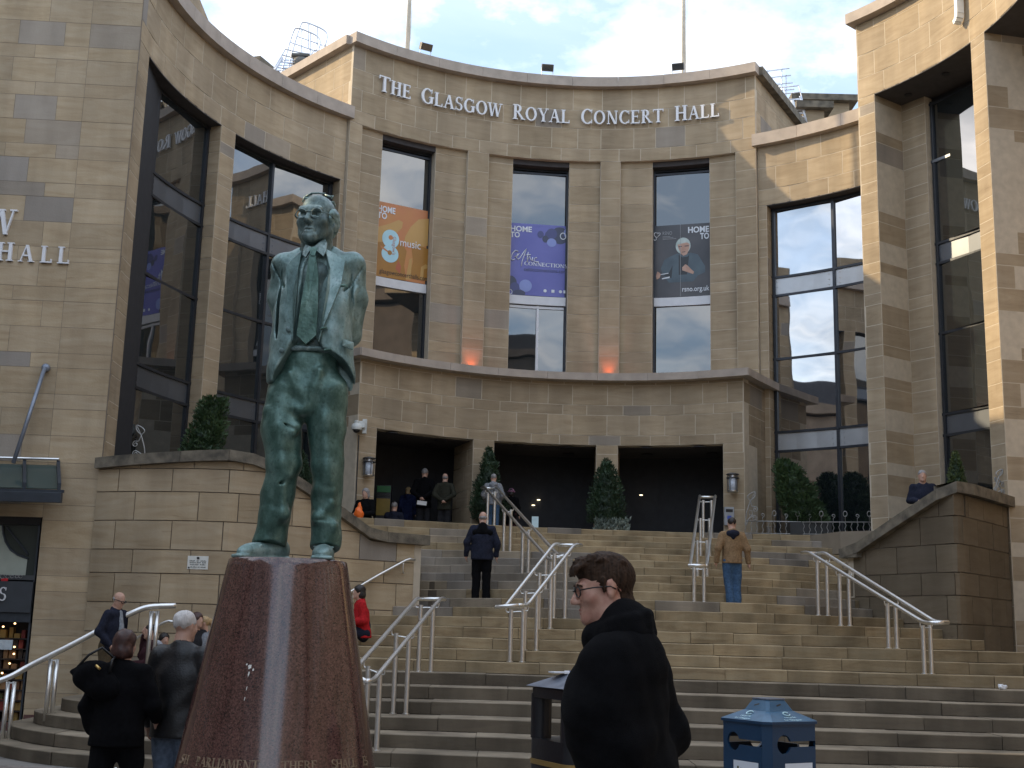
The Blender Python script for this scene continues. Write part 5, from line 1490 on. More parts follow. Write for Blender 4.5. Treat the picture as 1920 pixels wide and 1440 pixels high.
# ---- 5.. seated group by the terrace wall
def seat(label, px, py, d, H, dirv, **kw):
    st = kw.pop('seat_h', .0)
    q = at(px, py, d)
    top = (1.635 - .93 + .02 + .128) * H / 1.75          # crown above seat surface + pelvis
    base = (q.x, d, q.z - top - .46 * H / 1.75)
    return person(label, base, FWD(*dirv), H, seated=.46, **kw)
p5, J5, M5, s5 = seat('dark-haired seated person in plum top and jeans with a pale phone at the ear', 283, 1170, 20.7, 1.68, (-.9, -.45), coat=PLUM, trousers=JEAN, hair=('short', H_DARK), vox=.017, custom={'elR': (-.27, -.06, .78), 'wrR': (-.125, -.07, 1.12), 'elL': (.24, -.08, .66), 'wrL': (.10, -.26, .66)})
MB().box((0, 0, 0), (.012, .07, .135)).build('phone', mat('pale_phone', (0.7, 0.72, 0.78), 0.3), None, bevel=.006)
ph = bpy.data.objects['phone']; tag(ph, 'pale mobile phone held to the ear of seated person in plum top', 'phone')
ph.matrix_world = Matrix.Translation(Vector(b)) if False else p5.matrix_basis @ (Matrix.Translation(Vector(J5['head']) + Vector((-.098, -.02, -.03))) @ Matrix.Rotation(.3, 4, 'X'))
f_ = Field().cone(J5['neck'] + V3(-.1, .05, -.05), J5['neck'] + V3(.1, .05, -.05), .07, .07, k=.03).cone(J5['neck'] + V3(0, .1, -.06), J5['neck'] + V3(0, .12, -.25), .1, .12, k=.04); obj('hood', fmesh('hood', f_, .016, PALE), p5)
seat('long-haired person in brown jacket seated behind the steel rail post on the left steps', 309, 1186, 21.4, 1.66, (.6, -.8), coat=KHAKI, trousers=CHAR, hair=('long', H_DARK), vox=.02)
seat('auburn-haired person seated behind the white-haired man', 371, 1148, 20.4, 1.70, (.9, -.5), coat=CHAR, trousers=CHAR, hair=('bob', H_AUB), vox=.02)
seat('blond woman with tied-back hair and grey top, seated beside the plinth edge', 383, 1155, 20.6, 1.68, (-.9, -.35), coat=GREYH, trousers=JEAN, hair=('pony', H_BLOND), vox=.017)
# ---- red jacket
seat('dark-haired person in bright red jacket, sitting on the steps right of the plinth', 686, 1097, 22.0, 1.70, (-.95, -.3), coat=RED, trousers=NAVY, hair=('bob', H_DARK), vox=.017, lean=(0, -.10))
# ---- walkers going up
H7 = 1.72; z14 = zstep(14)
b7 = base_at(906, 960, 24.4, H7)
p7, J7, M7, s7 = person('balding grey-haired man in navy waterproof jacket, climbing the steps left of the centre handrail', b7, FWD(.0, 1), H7, coat=NAVY, hem=.80, trousers=BLACKC, hair=('bald', H_GREY), vox=.016, fat=1.12, custom={'elR': (-.30, .05, 1.14), 'wrR': (-.29, -.02, .90), 'elL': (.30, .05, 1.14), 'wrL': (.31, -.03, .90)})
f_ = Field().cone(J7['neck'] + V3(-.15, .055, -.12), J7['neck'] + V3(.15, .055, -.12), .060, .060, k=.05).cone(J7['neck'] + V3(0, .02, -.1), J7['neck'] + V3(0, .04, .0), .13, .085, k=.04)
obj('yoke', fmesh('yoke', f_, .016, BLACKC), p7)
H8 = 1.68; b8 = base_at(1372, 971, 23.5, H8)
p8, J8, M8, s8 = person('young man in tan jacket with navy hood and blue jeans, climbing the steps', b8, FWD(-.05, 1), H8, coat=TAN, hem=.86, trousers=JEAN, hair=('short', H_DARK), vox=.015, hood=NAVY, legs={'knL': (.07, -.04, .5), 'anL': (.05, .05, .085), 'knR': (-.10, -.05, .5), 'anR': (-.09, .0, .085)}, custom={'elR': (-.29, .04, 1.13), 'wrR': (-.33, -.02, .88), 'elL': (.29, .08, 1.14), 'wrL': (.31, .0, .90)})
# ---- man behind the right-hand wall
H9 = 1.76; b9 = base_at(1729, 882, 25.2, H9)
p9, J9, M9, s9 = person('grey-haired man in dark overcoat with hands together, standing behind the right-hand terrace wall', b9, FWD(-.35, -1), H9, coat=NAVY, hem=.7, trousers=CHAR, hair=('short', H_GREY), vox=.017, arms='front', hyaw=.15)
# ---- people under the porch
def stand(label, px, py, d, H, dirv, **kw): return person(label, base_at(px, py, d, H), FWD(*dirv), H, vox=.02, **kw)
seat('grey-haired woman in black top holding an orange bag, sitting against the porch pillar', 686, 915, 29.0, 1.66, (-.4, -.9), coat=BLACKC, trousers=BLACKC, hair=('bob', H_GREY), vox=.019)
og = Field().ell((0, 0, -.05), (.11, .09, .15), k=0).cone((0, 0, .05), (0, 0, .17), .05, .03, k=.04); og.bump(folds(.02, 7, 1.4))
ob_ = obj('carrier_bag', fmesh('carrier_bag', og, .018, mat('orange_plastic', (0.85, 0.16, 0.02), 0.4)), loc=at(673, 958, 28.3)); tag(ob_, 'orange plastic carrier bag held by the woman at the porch pillar', 'bag')
seat('small grey-haired person seated beside the blond woman on the porch', 740, 941, 31.0, 1.62, (.2, 1), coat=NAVY, trousers=NAVY, hair=('short', H_GREY), vox=.02)
stand('blond woman in navy blue coat on the porch, seen from behind', 766, 914, 32.2, 1.36, (.1, 1), coat=NAVYB, hem=.5, trousers=NAVY, hair=('bob', H_BLOND), hood=NAVYB)
q10 = stand('tall grey-haired man in black jacket holding papers behind his back on the porch', 797, 879, 31.3, 1.72, (.15, 1), coat=BLACKC, hem=.74, trousers=CHAR, hair=('short', H_GREY), arms='back')
ob_ = MB().box((0, 0, 0), (.24, .01, .10)).build('papers', mat('white_paper', (0.8, 0.8, 0.8), 0.7)); tag(ob_, 'white papers held behind the back of the tall man on the porch', 'papers'); ob_.location = at(791, 943, 31.0); ob_.rotation_euler = (0.3, .1, .1)
stand('bald man in dark green jacket with hands clasped behind his back on the porch', 835, 888, 31.0, 1.58, (.05, 1), coat=OLIVE, hem=.74, trousers=CHAR, hair=('bald', H_GREY), arms='back')
stand('person in grey hooded top and blue jeans at the head of the centre handrail', 926, 889, 30.25, 1.46, (.05, 1), coat=GREYH, hem=.84, trousers=JEAN, hair=('short', H_GREY), hood=GREYH, arms='pockets')
def bucket():
    h = Field().ell((0, .01, .065), (.090, .105, .075), k=0).ell((0, .0, .030), (.135, .150, .028), k=.02); return h
stand('person in pink hat and dark coat on the porch behind the centre handrail', 959, 917, 31.8, 1.36, (.2, 1), coat=BLACKC, hem=.6, trousers=PLUM, hair=('bob', H_DARK), hatf=bucket)
# ================================================================== LETTERING, SIGNS, POSTERS
TK, TN, SL, ST = 0.175, 0.078, 0.085, 0.06
def g_rect(x0, y0, x1, y1): return [(x0, y0), (x1, y0), (x1, y1), (x0, y1)]
def g_line(xa, ya, xb, yb, w): return [(xa - w / 2, ya), (xa + w / 2, ya), (xb + w / 2, yb), (xb - w / 2, yb)] if yb > ya else [(xb - w / 2, yb), (xb + w / 2, yb), (xa + w / 2, ya), (xa - w / 2, ya)]
def g_arc(cx, cy, rx, ry, a0, a1, tk=TK, tn=TN, n=14):
    ps = []
    for i in range(n):
        a, b = rad(a0 + (a1 - a0) * i / n), rad(a0 + (a1 - a0) * (i + 1) / n)
        q = [(cx + rx * math.cos(a), cy + ry * math.sin(a)), (cx + rx * math.cos(b), cy + ry * math.sin(b)), (cx + (rx - tk) * math.cos(b), cy + (ry - tn) * math.sin(b)), (cx + (rx - tk) * math.cos(a), cy + (ry - tn) * math.sin(a))]
        ps.append(q if a1 > a0 else q[::-1])
    return ps
def g_serif(x0, x1, y): return g_rect(x0 - SL, y, x1 + SL, y + ST)
def g_stem(x, top=True, bot=True):
    o = [g_rect(x, 0, x + TK, 1)]
    if bot: o.append(g_serif(x, x + TK, 0))
    if top: o.append(g_serif(x, x + TK, 1 - ST))
    return o
def glyph(c):
    t = TK
    if c == 'I': return g_stem(.09), .34
    if c == 'H': return g_stem(.09) + g_stem(.60) + [g_rect(.09 + t, .48, .60, .48 + TN)], .86
    if c == 'T': return g_stem(.33, top=False) + [g_rect(.02, 1 - TN, .80, 1), g_line(.05, .80, .035, 1, .05), g_line(.77, .80, .785, 1, .05)], .82
    if c == 'E': return g_stem(.09) + [g_rect(.09 + t, 1 - TN, .62, 1), g_rect(.09 + t, .49, .53, .49 + TN), g_rect(.09 + t, 0, .66, TN), g_line(.60, .80, .61, 1, .045), g_line(.65, .21, .66, 0, .045), g_line(.52, .41, .52, .63, .04)], .72
    if c == 'L': return g_stem(.09) + [g_rect(.09 + t, 0, .62, TN), g_line(.62, .23, .63, 0, .05)], .68
    if c == 'A': return [g_line(.10, 0, .40, 1, .065), g_line(.70, 0, .41, 1, .16), g_rect(.22, .33, .60, .33 + TN), g_serif(.06, .14, 0), g_serif(.62, .78, 0)], .82
    if c == 'W': return [g_line(.30, 0, .09, 1, .15), g_line(.31, 0, .53, .98, .06), g_line(.74, 0, .53, 1, .15), g_line(.75, 0, .98, 1, .06), g_serif(.02, .15, 1 - ST), g_serif(.93, 1.02, 1 - ST), g_serif(.46, .58, 1 - ST)], 1.08
    if c == 'Y': return [g_rect(.34, 0, .34 + t, .48), g_serif(.34, .34 + t, 0), g_line(.41, .42, .13, 1, .16), g_line(.42, .42, .70, 1, .065), g_serif(.06, .19, 1 - ST), g_serif(.66, .73, 1 - ST)], .80
    if c == 'N': return [g_rect(.12, 0, .12 + TN, 1), g_rect(.70, 0, .70 + TN, 1), g_line(.68, 0, .17, 1, .17), g_serif(.12, .12 + TN, 0), g_serif(.70, .70 + TN, 1 - ST), g_rect(.02, 1 - ST, .14, 1)], .88
    if c == 'M': return [g_line(.10, 0, .17, 1, .06), g_line(.46, 0, .20, 1, .14), g_line(.47, 0, .75, 1, .06), g_line(.86, 0, .78, 1, .15), g_serif(.07, .13, 0), g_serif(.79, .93, 0), g_rect(.06, 1 - ST, .2, 1), g_rect(.75, 1 - ST, .90, 1)], 1.0
    if c == 'O': return g_arc(.45, .5, .43, .52, 0, 360, n=28), .90
    if c == 'C': return g_arc(.45, .5, .43, .52, 48, 312, n=22) + [g_line(.74, .72, .745, .98, .05), g_line(.74, .28, .745, .02, .05)], .80
    if c == 'G': return g_arc(.45, .5, .43, .52, 48, 312, n=22) + [g_line(.74, .72, .745, .98, .05), g_rect(.64, .05, .64 + t, .45), g_serif(.64, .64 + t, .42)], .88
    if c == 'R': return g_stem(.09) + g_arc(.30, .74, .30, .26, -90, 90) + [g_rect(.2, 1 - TN, .32, 1), g_rect(.2, .48, .32, .48 + TN), g_line(.72, 0, .34, .5, .16), g_serif(.66, .78, 0)], .80
    if c == 'P': return g_stem(.09) + g_arc(.32, .72, .31, .28, -90, 90) + [g_rect(.2, 1 - TN, .34, 1), g_rect(.2, .44, .34, .44 + TN)], .70
    if c == 'B': return g_stem(.09) + g_arc(.28, .76, .27, .24, -90, 90) + g_arc(.30, .27, .33, .27, -90, 90) + [g_rect(.2, 1 - TN, .3, 1), g_rect(.2, .50, .3, .50 + TN), g_rect(.2, 0, .32, TN)], .70
    if c == 'S': return g_arc(.31, .745, .25, .27, 40, 270, .12, TN) + g_arc(.31, .265, .27, .28, 90, -140, .12, TN) + [g_line(.52, .76, .53, .98, .045), g_line(.07, .24, .065, .02, .045)], .62
    return [], .34
def letter_mesh(c, mapf, x0, sc, w0, w1):
    polys, adv = glyph(c); mb = MB()
    for i, p in enumerate(polys):
        e = i * 0.0006; n = len(p)
        p = [(x0 + x * sc, y * sc) for x, y in p]
        v = [mapf(x, y, w1 + e) for x, y in p] + [mapf(x, y, w0 + e * .2) for x, y in p]
        f = [tuple(range(n)), tuple(range(2 * n - 1, n - 1, -1))] + [(i_, n + i_, n + (i_ + 1) % n, (i_ + 1) % n) for i_ in range(n)]
        mb.add(v, f)
    return mb, adv * sc
LETTER_W = mat('white_letter', (0.74, 0.75, 0.78), 0.4, var=0.04)
# main sign over the windows
sign = empty('sign', 'long line of white raised capitals naming the hall, fixed high on the entrance block', 'sign', (0, 0, 0))
Rs = 9.3; thA = on_cyl(707, 170, Rs)[0]; thB = on_cyl(1352, 215, Rs)[0]
zb = on_cyl(980, 227.5, Rs)[1]
words = ['THE', 'GLASGOW', 'ROYAL', 'CONCERT', 'HALL']
def layout(big, small, gapw, track):
    x = 0; out_ = []
    for w in words:
        for i, c in enumerate(w):
            sc = big if i == 0 else small
            if c != ' ': out_.append((c, x, sc))
            x += glyph(c)[1] * sc + track
        x += gapw
    return out_, x - gapw
big, small = 0.44, 0.395
lay, tot = layout(big, small, 0.30, 0.03)
arcL = rad(thB - thA) * (Rs - .1); kx = arcL / tot
for c, x, sc in lay:
    mf = lambda u, v_, w: cyl(thA + math.degrees(u * kx / (Rs - .1)), Rs - w, zb + v_)
    mb, _ = letter_mesh(c, mf, x, sc, 0.05, 0.11)
    mb.build('letter', LETTER_W, sign)
# letters on the west block: the end of the name
signL = empty('sign', 'white raised serif capitals at the end of a name, on the flat corner building', 'sign', (0, 0, 0))
def wall_map(px, py):                  # map with its origin at a pixel of the flat front
    o = None; lo, hi = 20.0, 26.0
    for _ in range(50):
        mid = (lo + hi) / 2; p = at(px, py, mid)
        n = Vector((-dL.y, dL.x, 0)); s_ = (Vector((p.x, p.y, 0)) - Vector((cA.x, cA.y, 0))).dot(Vector((dL.y, -dL.x, 0)))
        if s_ > 0: hi = mid
        else: lo = mid
    p = at(px, py, lo); return lambda u, v_, w, p=p: (p.x - dL.x * u + 0 * w, p.y - dL.y * u - w, p.z + v_)
lay = [('H', -4, .36), ('A', 38, .33), ('L', 78, .33), ('L', 110, .33)]
tst = wall_map(20, 493)(0, 0, 0)
sgn = 1
for c, px, sc in lay:
    m_ = wall_map(px, 491 + 0.05 * px); mb, _ = letter_mesh(c, m_, 0, sc, 0.05, 0.11); mb.build('letter', LETTER_W, signL)
m_ = wall_map(-24, 441); mb, _ = letter_mesh('W', m_, 0, .50, 0.05, 0.11); mb.build('letter', LETTER_W, signL)
# store sign: tall slim J and the foot of an o
signR = empty('sign', 'tall white letters standing proud of the sunlit store front, high at upper right', 'sign', (0, 0, 0))
tJ, zJ = on_cyl(1793, 45, RT - .15)
def jm(u, v_, w): return cyl(tJ + math.degrees(u / RT), RT - w, zJ + v_)
WHITE_ON = mat('white_acrylic', (0.82, 0.84, 0.82), 0.35, var=0.02)
mb = MB()
pts = [(.0, .02), (.06, .04), (.10, .10), (.125, .2), (.13, .35), (.13, 1.5)]
for (x0, y0), (x1, y1) in zip(pts[:-1], pts[1:]):
    dx, dy = x1 - x0, y1 - y0; L_ = math.hypot(dx, dy); nx_, ny_ = -dy / L_ * .052, dx / L_ * .052
    p = [(x0 + nx_, y0 + ny_), (x0 - nx_, y0 - ny_), (x1 - nx_, y1 - ny_), (x1 + nx_, y1 + ny_)]
    v = [jm(x, y, .24) for x, y in p] + [jm(x, y, .06) for x, y in p]
    mb.add(v, [(0, 1, 2, 3), (7, 6, 5, 4), (0, 4, 5, 1), (1, 5, 6, 2), (2, 6, 7, 3), (3, 7, 4, 0)])
mb.build('letter', WHITE_ON, signR)
mb = MB()
for p in g_arc(.36, .93, .17, .34, 0, 360, .10, .10, 22):
    v = [jm(x, y, .24) for x, y in p] + [jm(x, y, .06) for x, y in p]
    mb.add(v, [(0, 1, 2, 3), (7, 6, 5, 4), (0, 4, 5, 1), (1, 5, 6, 2), (2, 6, 7, 3), (3, 7, 4, 0)])
mb.build('letter', WHITE_ON, signR)
# inscription round the foot of the plinth
GILT = mat('worn_gilt', (0.24, 0.17, 0.11), 0.5, var=0.3, scale=40)
zi = on_plinth(515, 1444.5).z
def pl_map(a0, z0): 
    def f(u, v_, w):
        z = z0 + v_; r = plinth_r(z) + w; a = a0 + u / plinth_r(z0)
        return (r * math.sin(a), -r * math.cos(a), z - gz)
    return f
for word, pxa, pxb in (('SH', 338, 352), ('PARLIAMENT', 366, 486), ('THERE', 527, 595), ('SHALL', 621, 668), ('B', 681, 688)):
    qa, qb = on_plinth(pxa, 1436), on_plinth(pxb, 1436)
    aa = math.atan2(qa.x - plc.x, -(qa.y - plc.y)); ab = math.atan2(qb.x - plc.x, -(qb.y - plc.y))
    tw = sum(glyph(c)[1] for c in word); sc = 0.060; kx2 = (ab - aa) * plinth_r(zi) / (tw * sc)
    x = 0
    for c in word:
        f0 = pl_map(aa, zi); mf = lambda u, v_, w: f0(u * kx2, v_, w)
        mb, ad = letter_mesh(c, mf, x, sc, -0.003, 0.0012); mb.build('inscription_letter', GILT, plinth); x += ad

# ---- flat print
def text2d(s, bold=0.0):
    cu = bpy.data.curves.new('print', 'FONT'); cu.body = s; cu.size = 1.0; cu.offset = bold; cu.fill_mode = 'FRONT'; cu.resolution_u = 3
    o = bpy.data.objects.new('print', cu); COL.objects.link(o)
    dg = bpy.context.evaluated_depsgraph_get(); me = bpy.data.meshes.new_from_object(o.evaluated_get(dg))
    v = [(p.co.x, p.co.y) for p in me.vertices]; f = [tuple(q.vertices) for q in me.polygons]
    bpy.data.objects.remove(o); bpy.data.curves.remove(cu); bpy.data.meshes.remove(me)
    x0 = min(p[0] for p in v); x1 = max(p[0] for p in v)
    return [(x - x0, y) for x, y in v], f, x1 - x0
def print_text(name, s, mapf, x, y, w, h=None, m=None, parent=None, lift=0.004, bold=0.0, skew=0.0, rot=0.0):
    v, f, tw = text2d(s, bold); k = w / tw; kh = h if h else k
    c_, s_ = math.cos(rot), math.sin(rot)
    P = [mapf(x + (a * k + skew * b * kh) * c_ - b * kh * s_, y + (a * k + skew * b * kh) * s_ + b * kh * c_, lift) for a, b in v]
    return MB().add(P, f).build(name, m, parent)
def flat_poly(name, pts, mapf, m, parent, lift=0.003):
    P = [mapf(x, y, lift) for x, y in pts]; return MB().add(P, [tuple(range(len(P)))]).build(name, m, parent)
def disc(cx, cy, r, n=24, ry=None): return [(cx + r * math.cos(2 * math.pi * i / n), cy + (ry or r) * math.sin(2 * math.pi * i / n)) for i in range(n)]
def ring(name, cx, cy, r, wd, mapf, m, parent, lift):
    n = 24; P = [mapf(cx + q * math.cos(2 * math.pi * i / n), cy + q * math.sin(2 * math.pi * i / n), lift) for q in (r, r - wd) for i in range(n)]
    return MB().add(P, [(i, (i + 1) % n, n + (i + 1) % n, n + i) for i in range(n)]).build(name, m, parent)
PW = mat('print_white', (0.72, 0.76, 0.82), 0.5, var=0.03); PBLACK = mat('print_black', (0.02, 0.02, 0.025), 0.5)
def pm(name, c, **k): return mat(name, c, 0.35, var=k.get('var', .05), scale=k.get('scale', 3), col2=k.get('col2'), contrast=k.get('contrast', (.3, .7)))
def poster(label, th0, th1, z0, z1, m):
    p = empty('poster', label, 'poster', (0, 0, 0))
    a, b = Vector(cyl(th0, RG - .03, z0)), Vector(cyl(th1, RG - .03, z0)); wd = (b - a).length; hh = z1 - z0
    t = (b - a).normalized(); n = Vector((t.y, -t.x, 0))
    mf = lambda x, y, w: a + t * (x * wd) + Vector((0, 0, y * hh)) + n * w
    v = [mf(0, 0, 0), mf(1, 0, 0), mf(1, 1, 0), mf(0, 1, 0), mf(0, 0, -.01), mf(1, 0, -.01), mf(1, 1, -.01), mf(0, 1, -.01)]
    MB().add(v, [(0, 1, 2, 3), (7, 6, 5, 4), (0, 4, 5, 1), (1, 5, 6, 2), (2, 6, 7, 3), (3, 7, 4, 0)]).build('sheet', m, p)
    return p, mf
OR1 = pm('print_orange', (0.52, 0.17, 0.08), col2=(0.52, 0.25, 0.07), scale=1.0); OR2 = pm('print_amber', (0.52, 0.31, 0.10), scale=1.2); OR3 = pm('print_ochre', (0.36, 0.17, 0.03)); OR4 = pm('print_rust', (0.42, 0.11, 0.05))
p, mf = poster('orange and amber banner with a pale blue figure logo, in the left tall window', -35.3, -24.5, 10.66, 12.72, OR1)
for i, (pts, m_) in enumerate((([(0, .60), (.10, .66), (.25, .72), (.40, .80), (.47, .78), (.46, .70), (.38, .62), (.42, .55), (.30, .48), (0, .44)], OR2), ([(.52, .60), (.60, .74), (.72, .86), (.9, .90), (1, .9), (1, .56), (.8, .50), (.62, .48), (.5, .52)], OR2),
    ([(0, .44), (.3, .48), (.45, .52), (.55, .40), (.52, .2), (.56, .0), (0, 0)], OR3), ([(.62, .48), (.8, .5), (1, .46), (1, .05), (.6, .04), (.66, .28)], OR3), ([(.42, .26), (.47, .18), (.46, .08), (.38, .14)], OR4), ([(.55, .02), (.60, .3), (.64, .32), (.63, .02)], OR2), ([(.78, .04), (.79, .22), (.86, .27), (.90, .26), (.90, .22), (.84, .2), (.83, .05)], OR2))):
    flat_poly('print_shape', pts, mf, m_, p, .002 + i * .0008)
print_text('print_word', 'HOME', mf, .06, .865, .28, .115, PW, p, .010, .03)
print_text('print_word', 'TO', mf, .06, .775, .15, .115, PW, p, .010, .03)
LB = pm('print_pale_blue', (0.42, 0.68, 0.78))
cx_, cy_ = .285, .52
flat_poly('print_logo', disc(cx_, cy_, .135, 28, .125), mf, LB, p, .009)
flat_poly('print_logo', disc(cx_, cy_ - .20, .135, 28, .115), mf, LB, p, .0095)
flat_poly('print_logo', disc(cx_, cy_ + .02, .035, 18, .032), mf, OR1, p, .0105)
flat_poly('print_logo', [(.13, .415), (.25, .355), (.25, .335), (.13, .385)], mf, OR1, p, .0105)
flat_poly('print_logo', disc(cx_ - .005, cy_ - .185, .035, 18, .032), mf, OR3, p, .011)
print_text('print_word', "Glasgow's", mf, cx_ + .035, cy_ + .04, .245, .075, OR4, p, .0115, 0, 0, -math.pi / 2)
print_text('print_word', 'music', mf, .44, .455, .33, .15, PW, p, .011)
print_text('print_word', 'glasgowconcerthalls.com', mf, .13, .045, .78, .09, PBLACK, p, .011, 0)
VIO = pm('print_violet', (0.115, 0.125, 0.42), col2=(0.17, 0.18, 0.50), scale=.9); VI2 = pm('print_dark_violet', (0.07, 0.08, 0.22)); VI3 = pm('print_grey_violet', (0.055, 0.065, 0.12)); VI4 = pm('print_light_violet', (0.24, 0.30, 0.62))
p, mf = poster('violet banner with bubbles and handwritten title, in the middle tall window', -12.2, -1.8, 10.66, 12.72, VIO)
for i, (x, y, r, ry, m_) in enumerate(((.83, .86, .14, .12, VI3), (.66, .86, .07, .06, VI2), (.60, .80, .05, .05, VI3), (.70, .88, .085, .075, VI2), (.95, .90, .06, .07, VI4), (.70, .755, .075, .06, VI4), (.06, .16, .10, .10, VI3), (.13, .10, .075, .07, VI2), (.30, .13, .10, .085, VI4), (.2, .02, .10, .05, VI3), (.52, .86, .05, .05, VI2))):
    pts = [(min(1, max(0, a)), min(1, max(0, b_))) for a, b_ in disc(x, y, r, 26, ry)]
    flat_poly('print_bubble', pts, mf, m_, p, .002 + i * .0006)
ring('print_ring', .88, .855, .05, .012, mf, PW, p, .010); ring('print_ring', .06, .035, .035, .008, mf, PW, p, .010)
print_text('print_word', 'HOME', mf, .04, .885, .34, .105, PW, p, .010, .03); print_text('print_word', 'TO', mf, .04, .80, .15, .105, PW, p, .010, .03)
scr = [[(.17, .60), (.13, .615), (.08, .57), (.055, .50), (.08, .475), (.12, .49)], [(.12, .52), (.17, .55), (.19, .575), (.16, .565), (.145, .51), (.17, .49), (.20, .51), (.26, .60), (.30, .645), (.27, .56), (.235, .47), (.225, .40)], [(.33, .60), (.315, .53), (.32, .46)], [(.29, .555), (.37, .565)], [(.33, .50), (.355, .545), (.37, .50), (.385, .485)], [(.40, .53), (.395, .485), (.41, .48)], [(.47, .53), (.43, .52), (.425, .475), (.47, .47), (.50, .475)]]
for k, st__ in enumerate(scr):
    MB().tube([mf(x, y, .012) for x, y in st__], .014, 5).build('print_script', PW, p, smooth=True)
x = 0; tw = sum(glyph(c)[1] for c in 'CONNECTIONS')
for c in 'CONNECTIONS':
    polys, adv = glyph(c); mb = MB()
    for i, q in enumerate(polys): mb.add([mf(.27 + (x + a) / tw * .69, .415 + b_ * .052 - .03 * (x / tw) * .3, .009 + i * .0003) for a, b_ in q], [tuple(range(len(q)))])
    mb.build('print_word', PW, p); x += adv
print_text('print_word', 'celticconnections.com', mf, .27, .335, .68, .075, VI3, p, .010, 0)
for x_, k in ((.61, 0), (.735, 1), (.855, 0), (.925, 1)):
    flat_poly('print_logo', disc(x_, .075, .026, 14, .022) if not k else [(x_ - .024, .055), (x_ + .024, .055), (x_ + .024, .096), (x_ - .024, .096)], mf, PW, p, .010)
PH = pm('print_photo_dark', (0.030, 0.034, 0.045), col2=(0.085, 0.085, 0.095), scale=.8); SUIT = pm('print_suit', (0.045, 0.07, 0.095), col2=(0.085, 0.13, 0.16), scale=2.5); PSK = pm('print_skin', (0.40, 0.22, 0.16), col2=(0.55, 0.36, 0.28), scale=5); PHR = pm('print_silver_hair', (0.36, 0.46, 0.44), col2=(0.55, 0.62, 0.60), scale=6); PD = pm('print_shadow', (0.02, 0.025, 0.032)); PGR = pm('print_grey', (0.30, 0.31, 0.33))
p, mf = poster('dark banner with a picture of a silver-haired conductor, in the right tall window', 11.5, 21.2, 10.66, 12.72, PH)
for i, (pts, m_) in enumerate((([(.20, .30), (.16, .40), (.22, .52), (.28, .545), (.44, .60), (.52, .57), (.66, .60), (.78, .57), (.90, .40), (.90, .32), (.78, .28), (.70, .2), (.30, .2)], SUIT), ([(.46, .58), (.52, .54), (.62, .55), (.64, .60), (.60, .3), (.46, .3)], PD), ([(.20, .30), (.30, .34), (.36, .44), (.34, .26)], PD),
    (disc(.535, .70, .125, 22, .115), PHR), ([(.44, .72), (.46, .66), (.50, .59), (.54, .56), (.60, .58), (.64, .66), (.645, .72), (.60, .745), (.52, .735)], PSK), ([(.455, .695), (.515, .70), (.515, .688), (.46, .682)], PD), ([(.56, .70), (.63, .702), (.63, .69), (.56, .688)], PD), ([(.535, .69), (.55, .69), (.56, .64), (.53, .64)], PSK), ([(.515, .617), (.575, .62), (.57, .61), (.52, .607)], PD),
    ([(.52, .40), (.57, .44), (.60, .43), (.68, .36), (.72, .33), (.70, .30), (.58, .34), (.52, .36)], PSK), ([(.08, .30), (.10, .36), (.13, .35), (.16, .32), (.14, .27), (.09, .25)], PSK), ([(.16, .322), (.29, .335), (.29, .325), (.16, .312)], PW), ([(.18, .265), (.31, .285), (.31, .262), (.18, .25)], PW))):
    flat_poly('print_shape', pts, mf, m_, p, .002 + i * .0006)
print_text('print_word', 'HOME', mf, .62, .875, .35, .115, PW, p, .012, .03); print_text('print_word', 'TO', mf, .82, .78, .15, .115, PW, p, .012, .03)
print_text('print_word', 'RSNO', mf, .19, .865, .16, .07, PGR, p, .012)
for k in range(3): flat_poly('print_line', [(.19, .845 - k * .018), (.32 + .05 * k, .845 - k * .018), (.32 + .05 * k, .838 - k * .018), (.19, .838 - k * .018)], mf, PGR, p, .012)
MB().tube([mf(x, y, .012) for x, y in ((.07, .91), (.045, .89), (.05, .865), (.08, .84), (.085, .81), (.06, .795), (.04, .81))], .012, 5).build('print_script', PW, p, smooth=True)
MB().tube([mf(x, y, .012) for x, y in ((.09, .83), (.14, .87), (.15, .895), (.13, .905), (.11, .885), (.095, .905), (.08, .895))], .012, 5).build('print_script', PW, p, smooth=True)
flat_poly('print_seam', [(.488, 0), (.494, 0), (.494, 1), (.488, 1)], mf, PGR, p, .0125)
print_text('print_word', 'rsno.org.uk', mf, .52, .065, .45, .10, PW, p, .013, .01)

# ---- small wall plate on the terrace wall
PLATE = mat('white_enamel', (0.70, 0.70, 0.66), 0.4, var=0.06)
wp = empty('notice', 'small white enamel notice with black print, on the terrace wall left of the plinth', 'notice', (0, 0, 0))
def on_wall(mp, L_, px, py, ww=-0.01):
    best = None
    for i in range(801):
        u = L_ * i / 800; q = Vector(mp(u, 0, ww)); d = ray(px, py); t = q.y / d.y
        e = abs(d.x * t - q.x)
        if best is None or e < best[0]: best = (e, u, CAM_Z + d.z * t)
    return best[1], best[2]
u0, zt = on_wall(mpW, cumW[-1], 352, 1042); u1, zb_ = on_wall(mpW, cumW[-1], 389, 1068)
mf = lambda x, y, w: Vector(mpW(u0 + (u1 - u0) * x, zb_ + (zt - zb_) * y, -0.012 - w))
v, f = slab(lambda u, z, w: mpW(u, z, w), u0, u1, zb_, zt, -0.012, 0.004); MB().add(v, f).build('plate', PLATE, wp, bevel=.004)
flat_poly('print_logo', [(.45, .76), (.57, .76), (.57, .93), (.45, .93)], mf, PBLACK, wp, .004)
GRP = mat('print_dark_green', (0.05, 0.07, 0.06), 0.5)
print_text('print_word', 'Historic site', mf, .10, .60, .80, .17, GRP, wp, .004, .01) if False else None
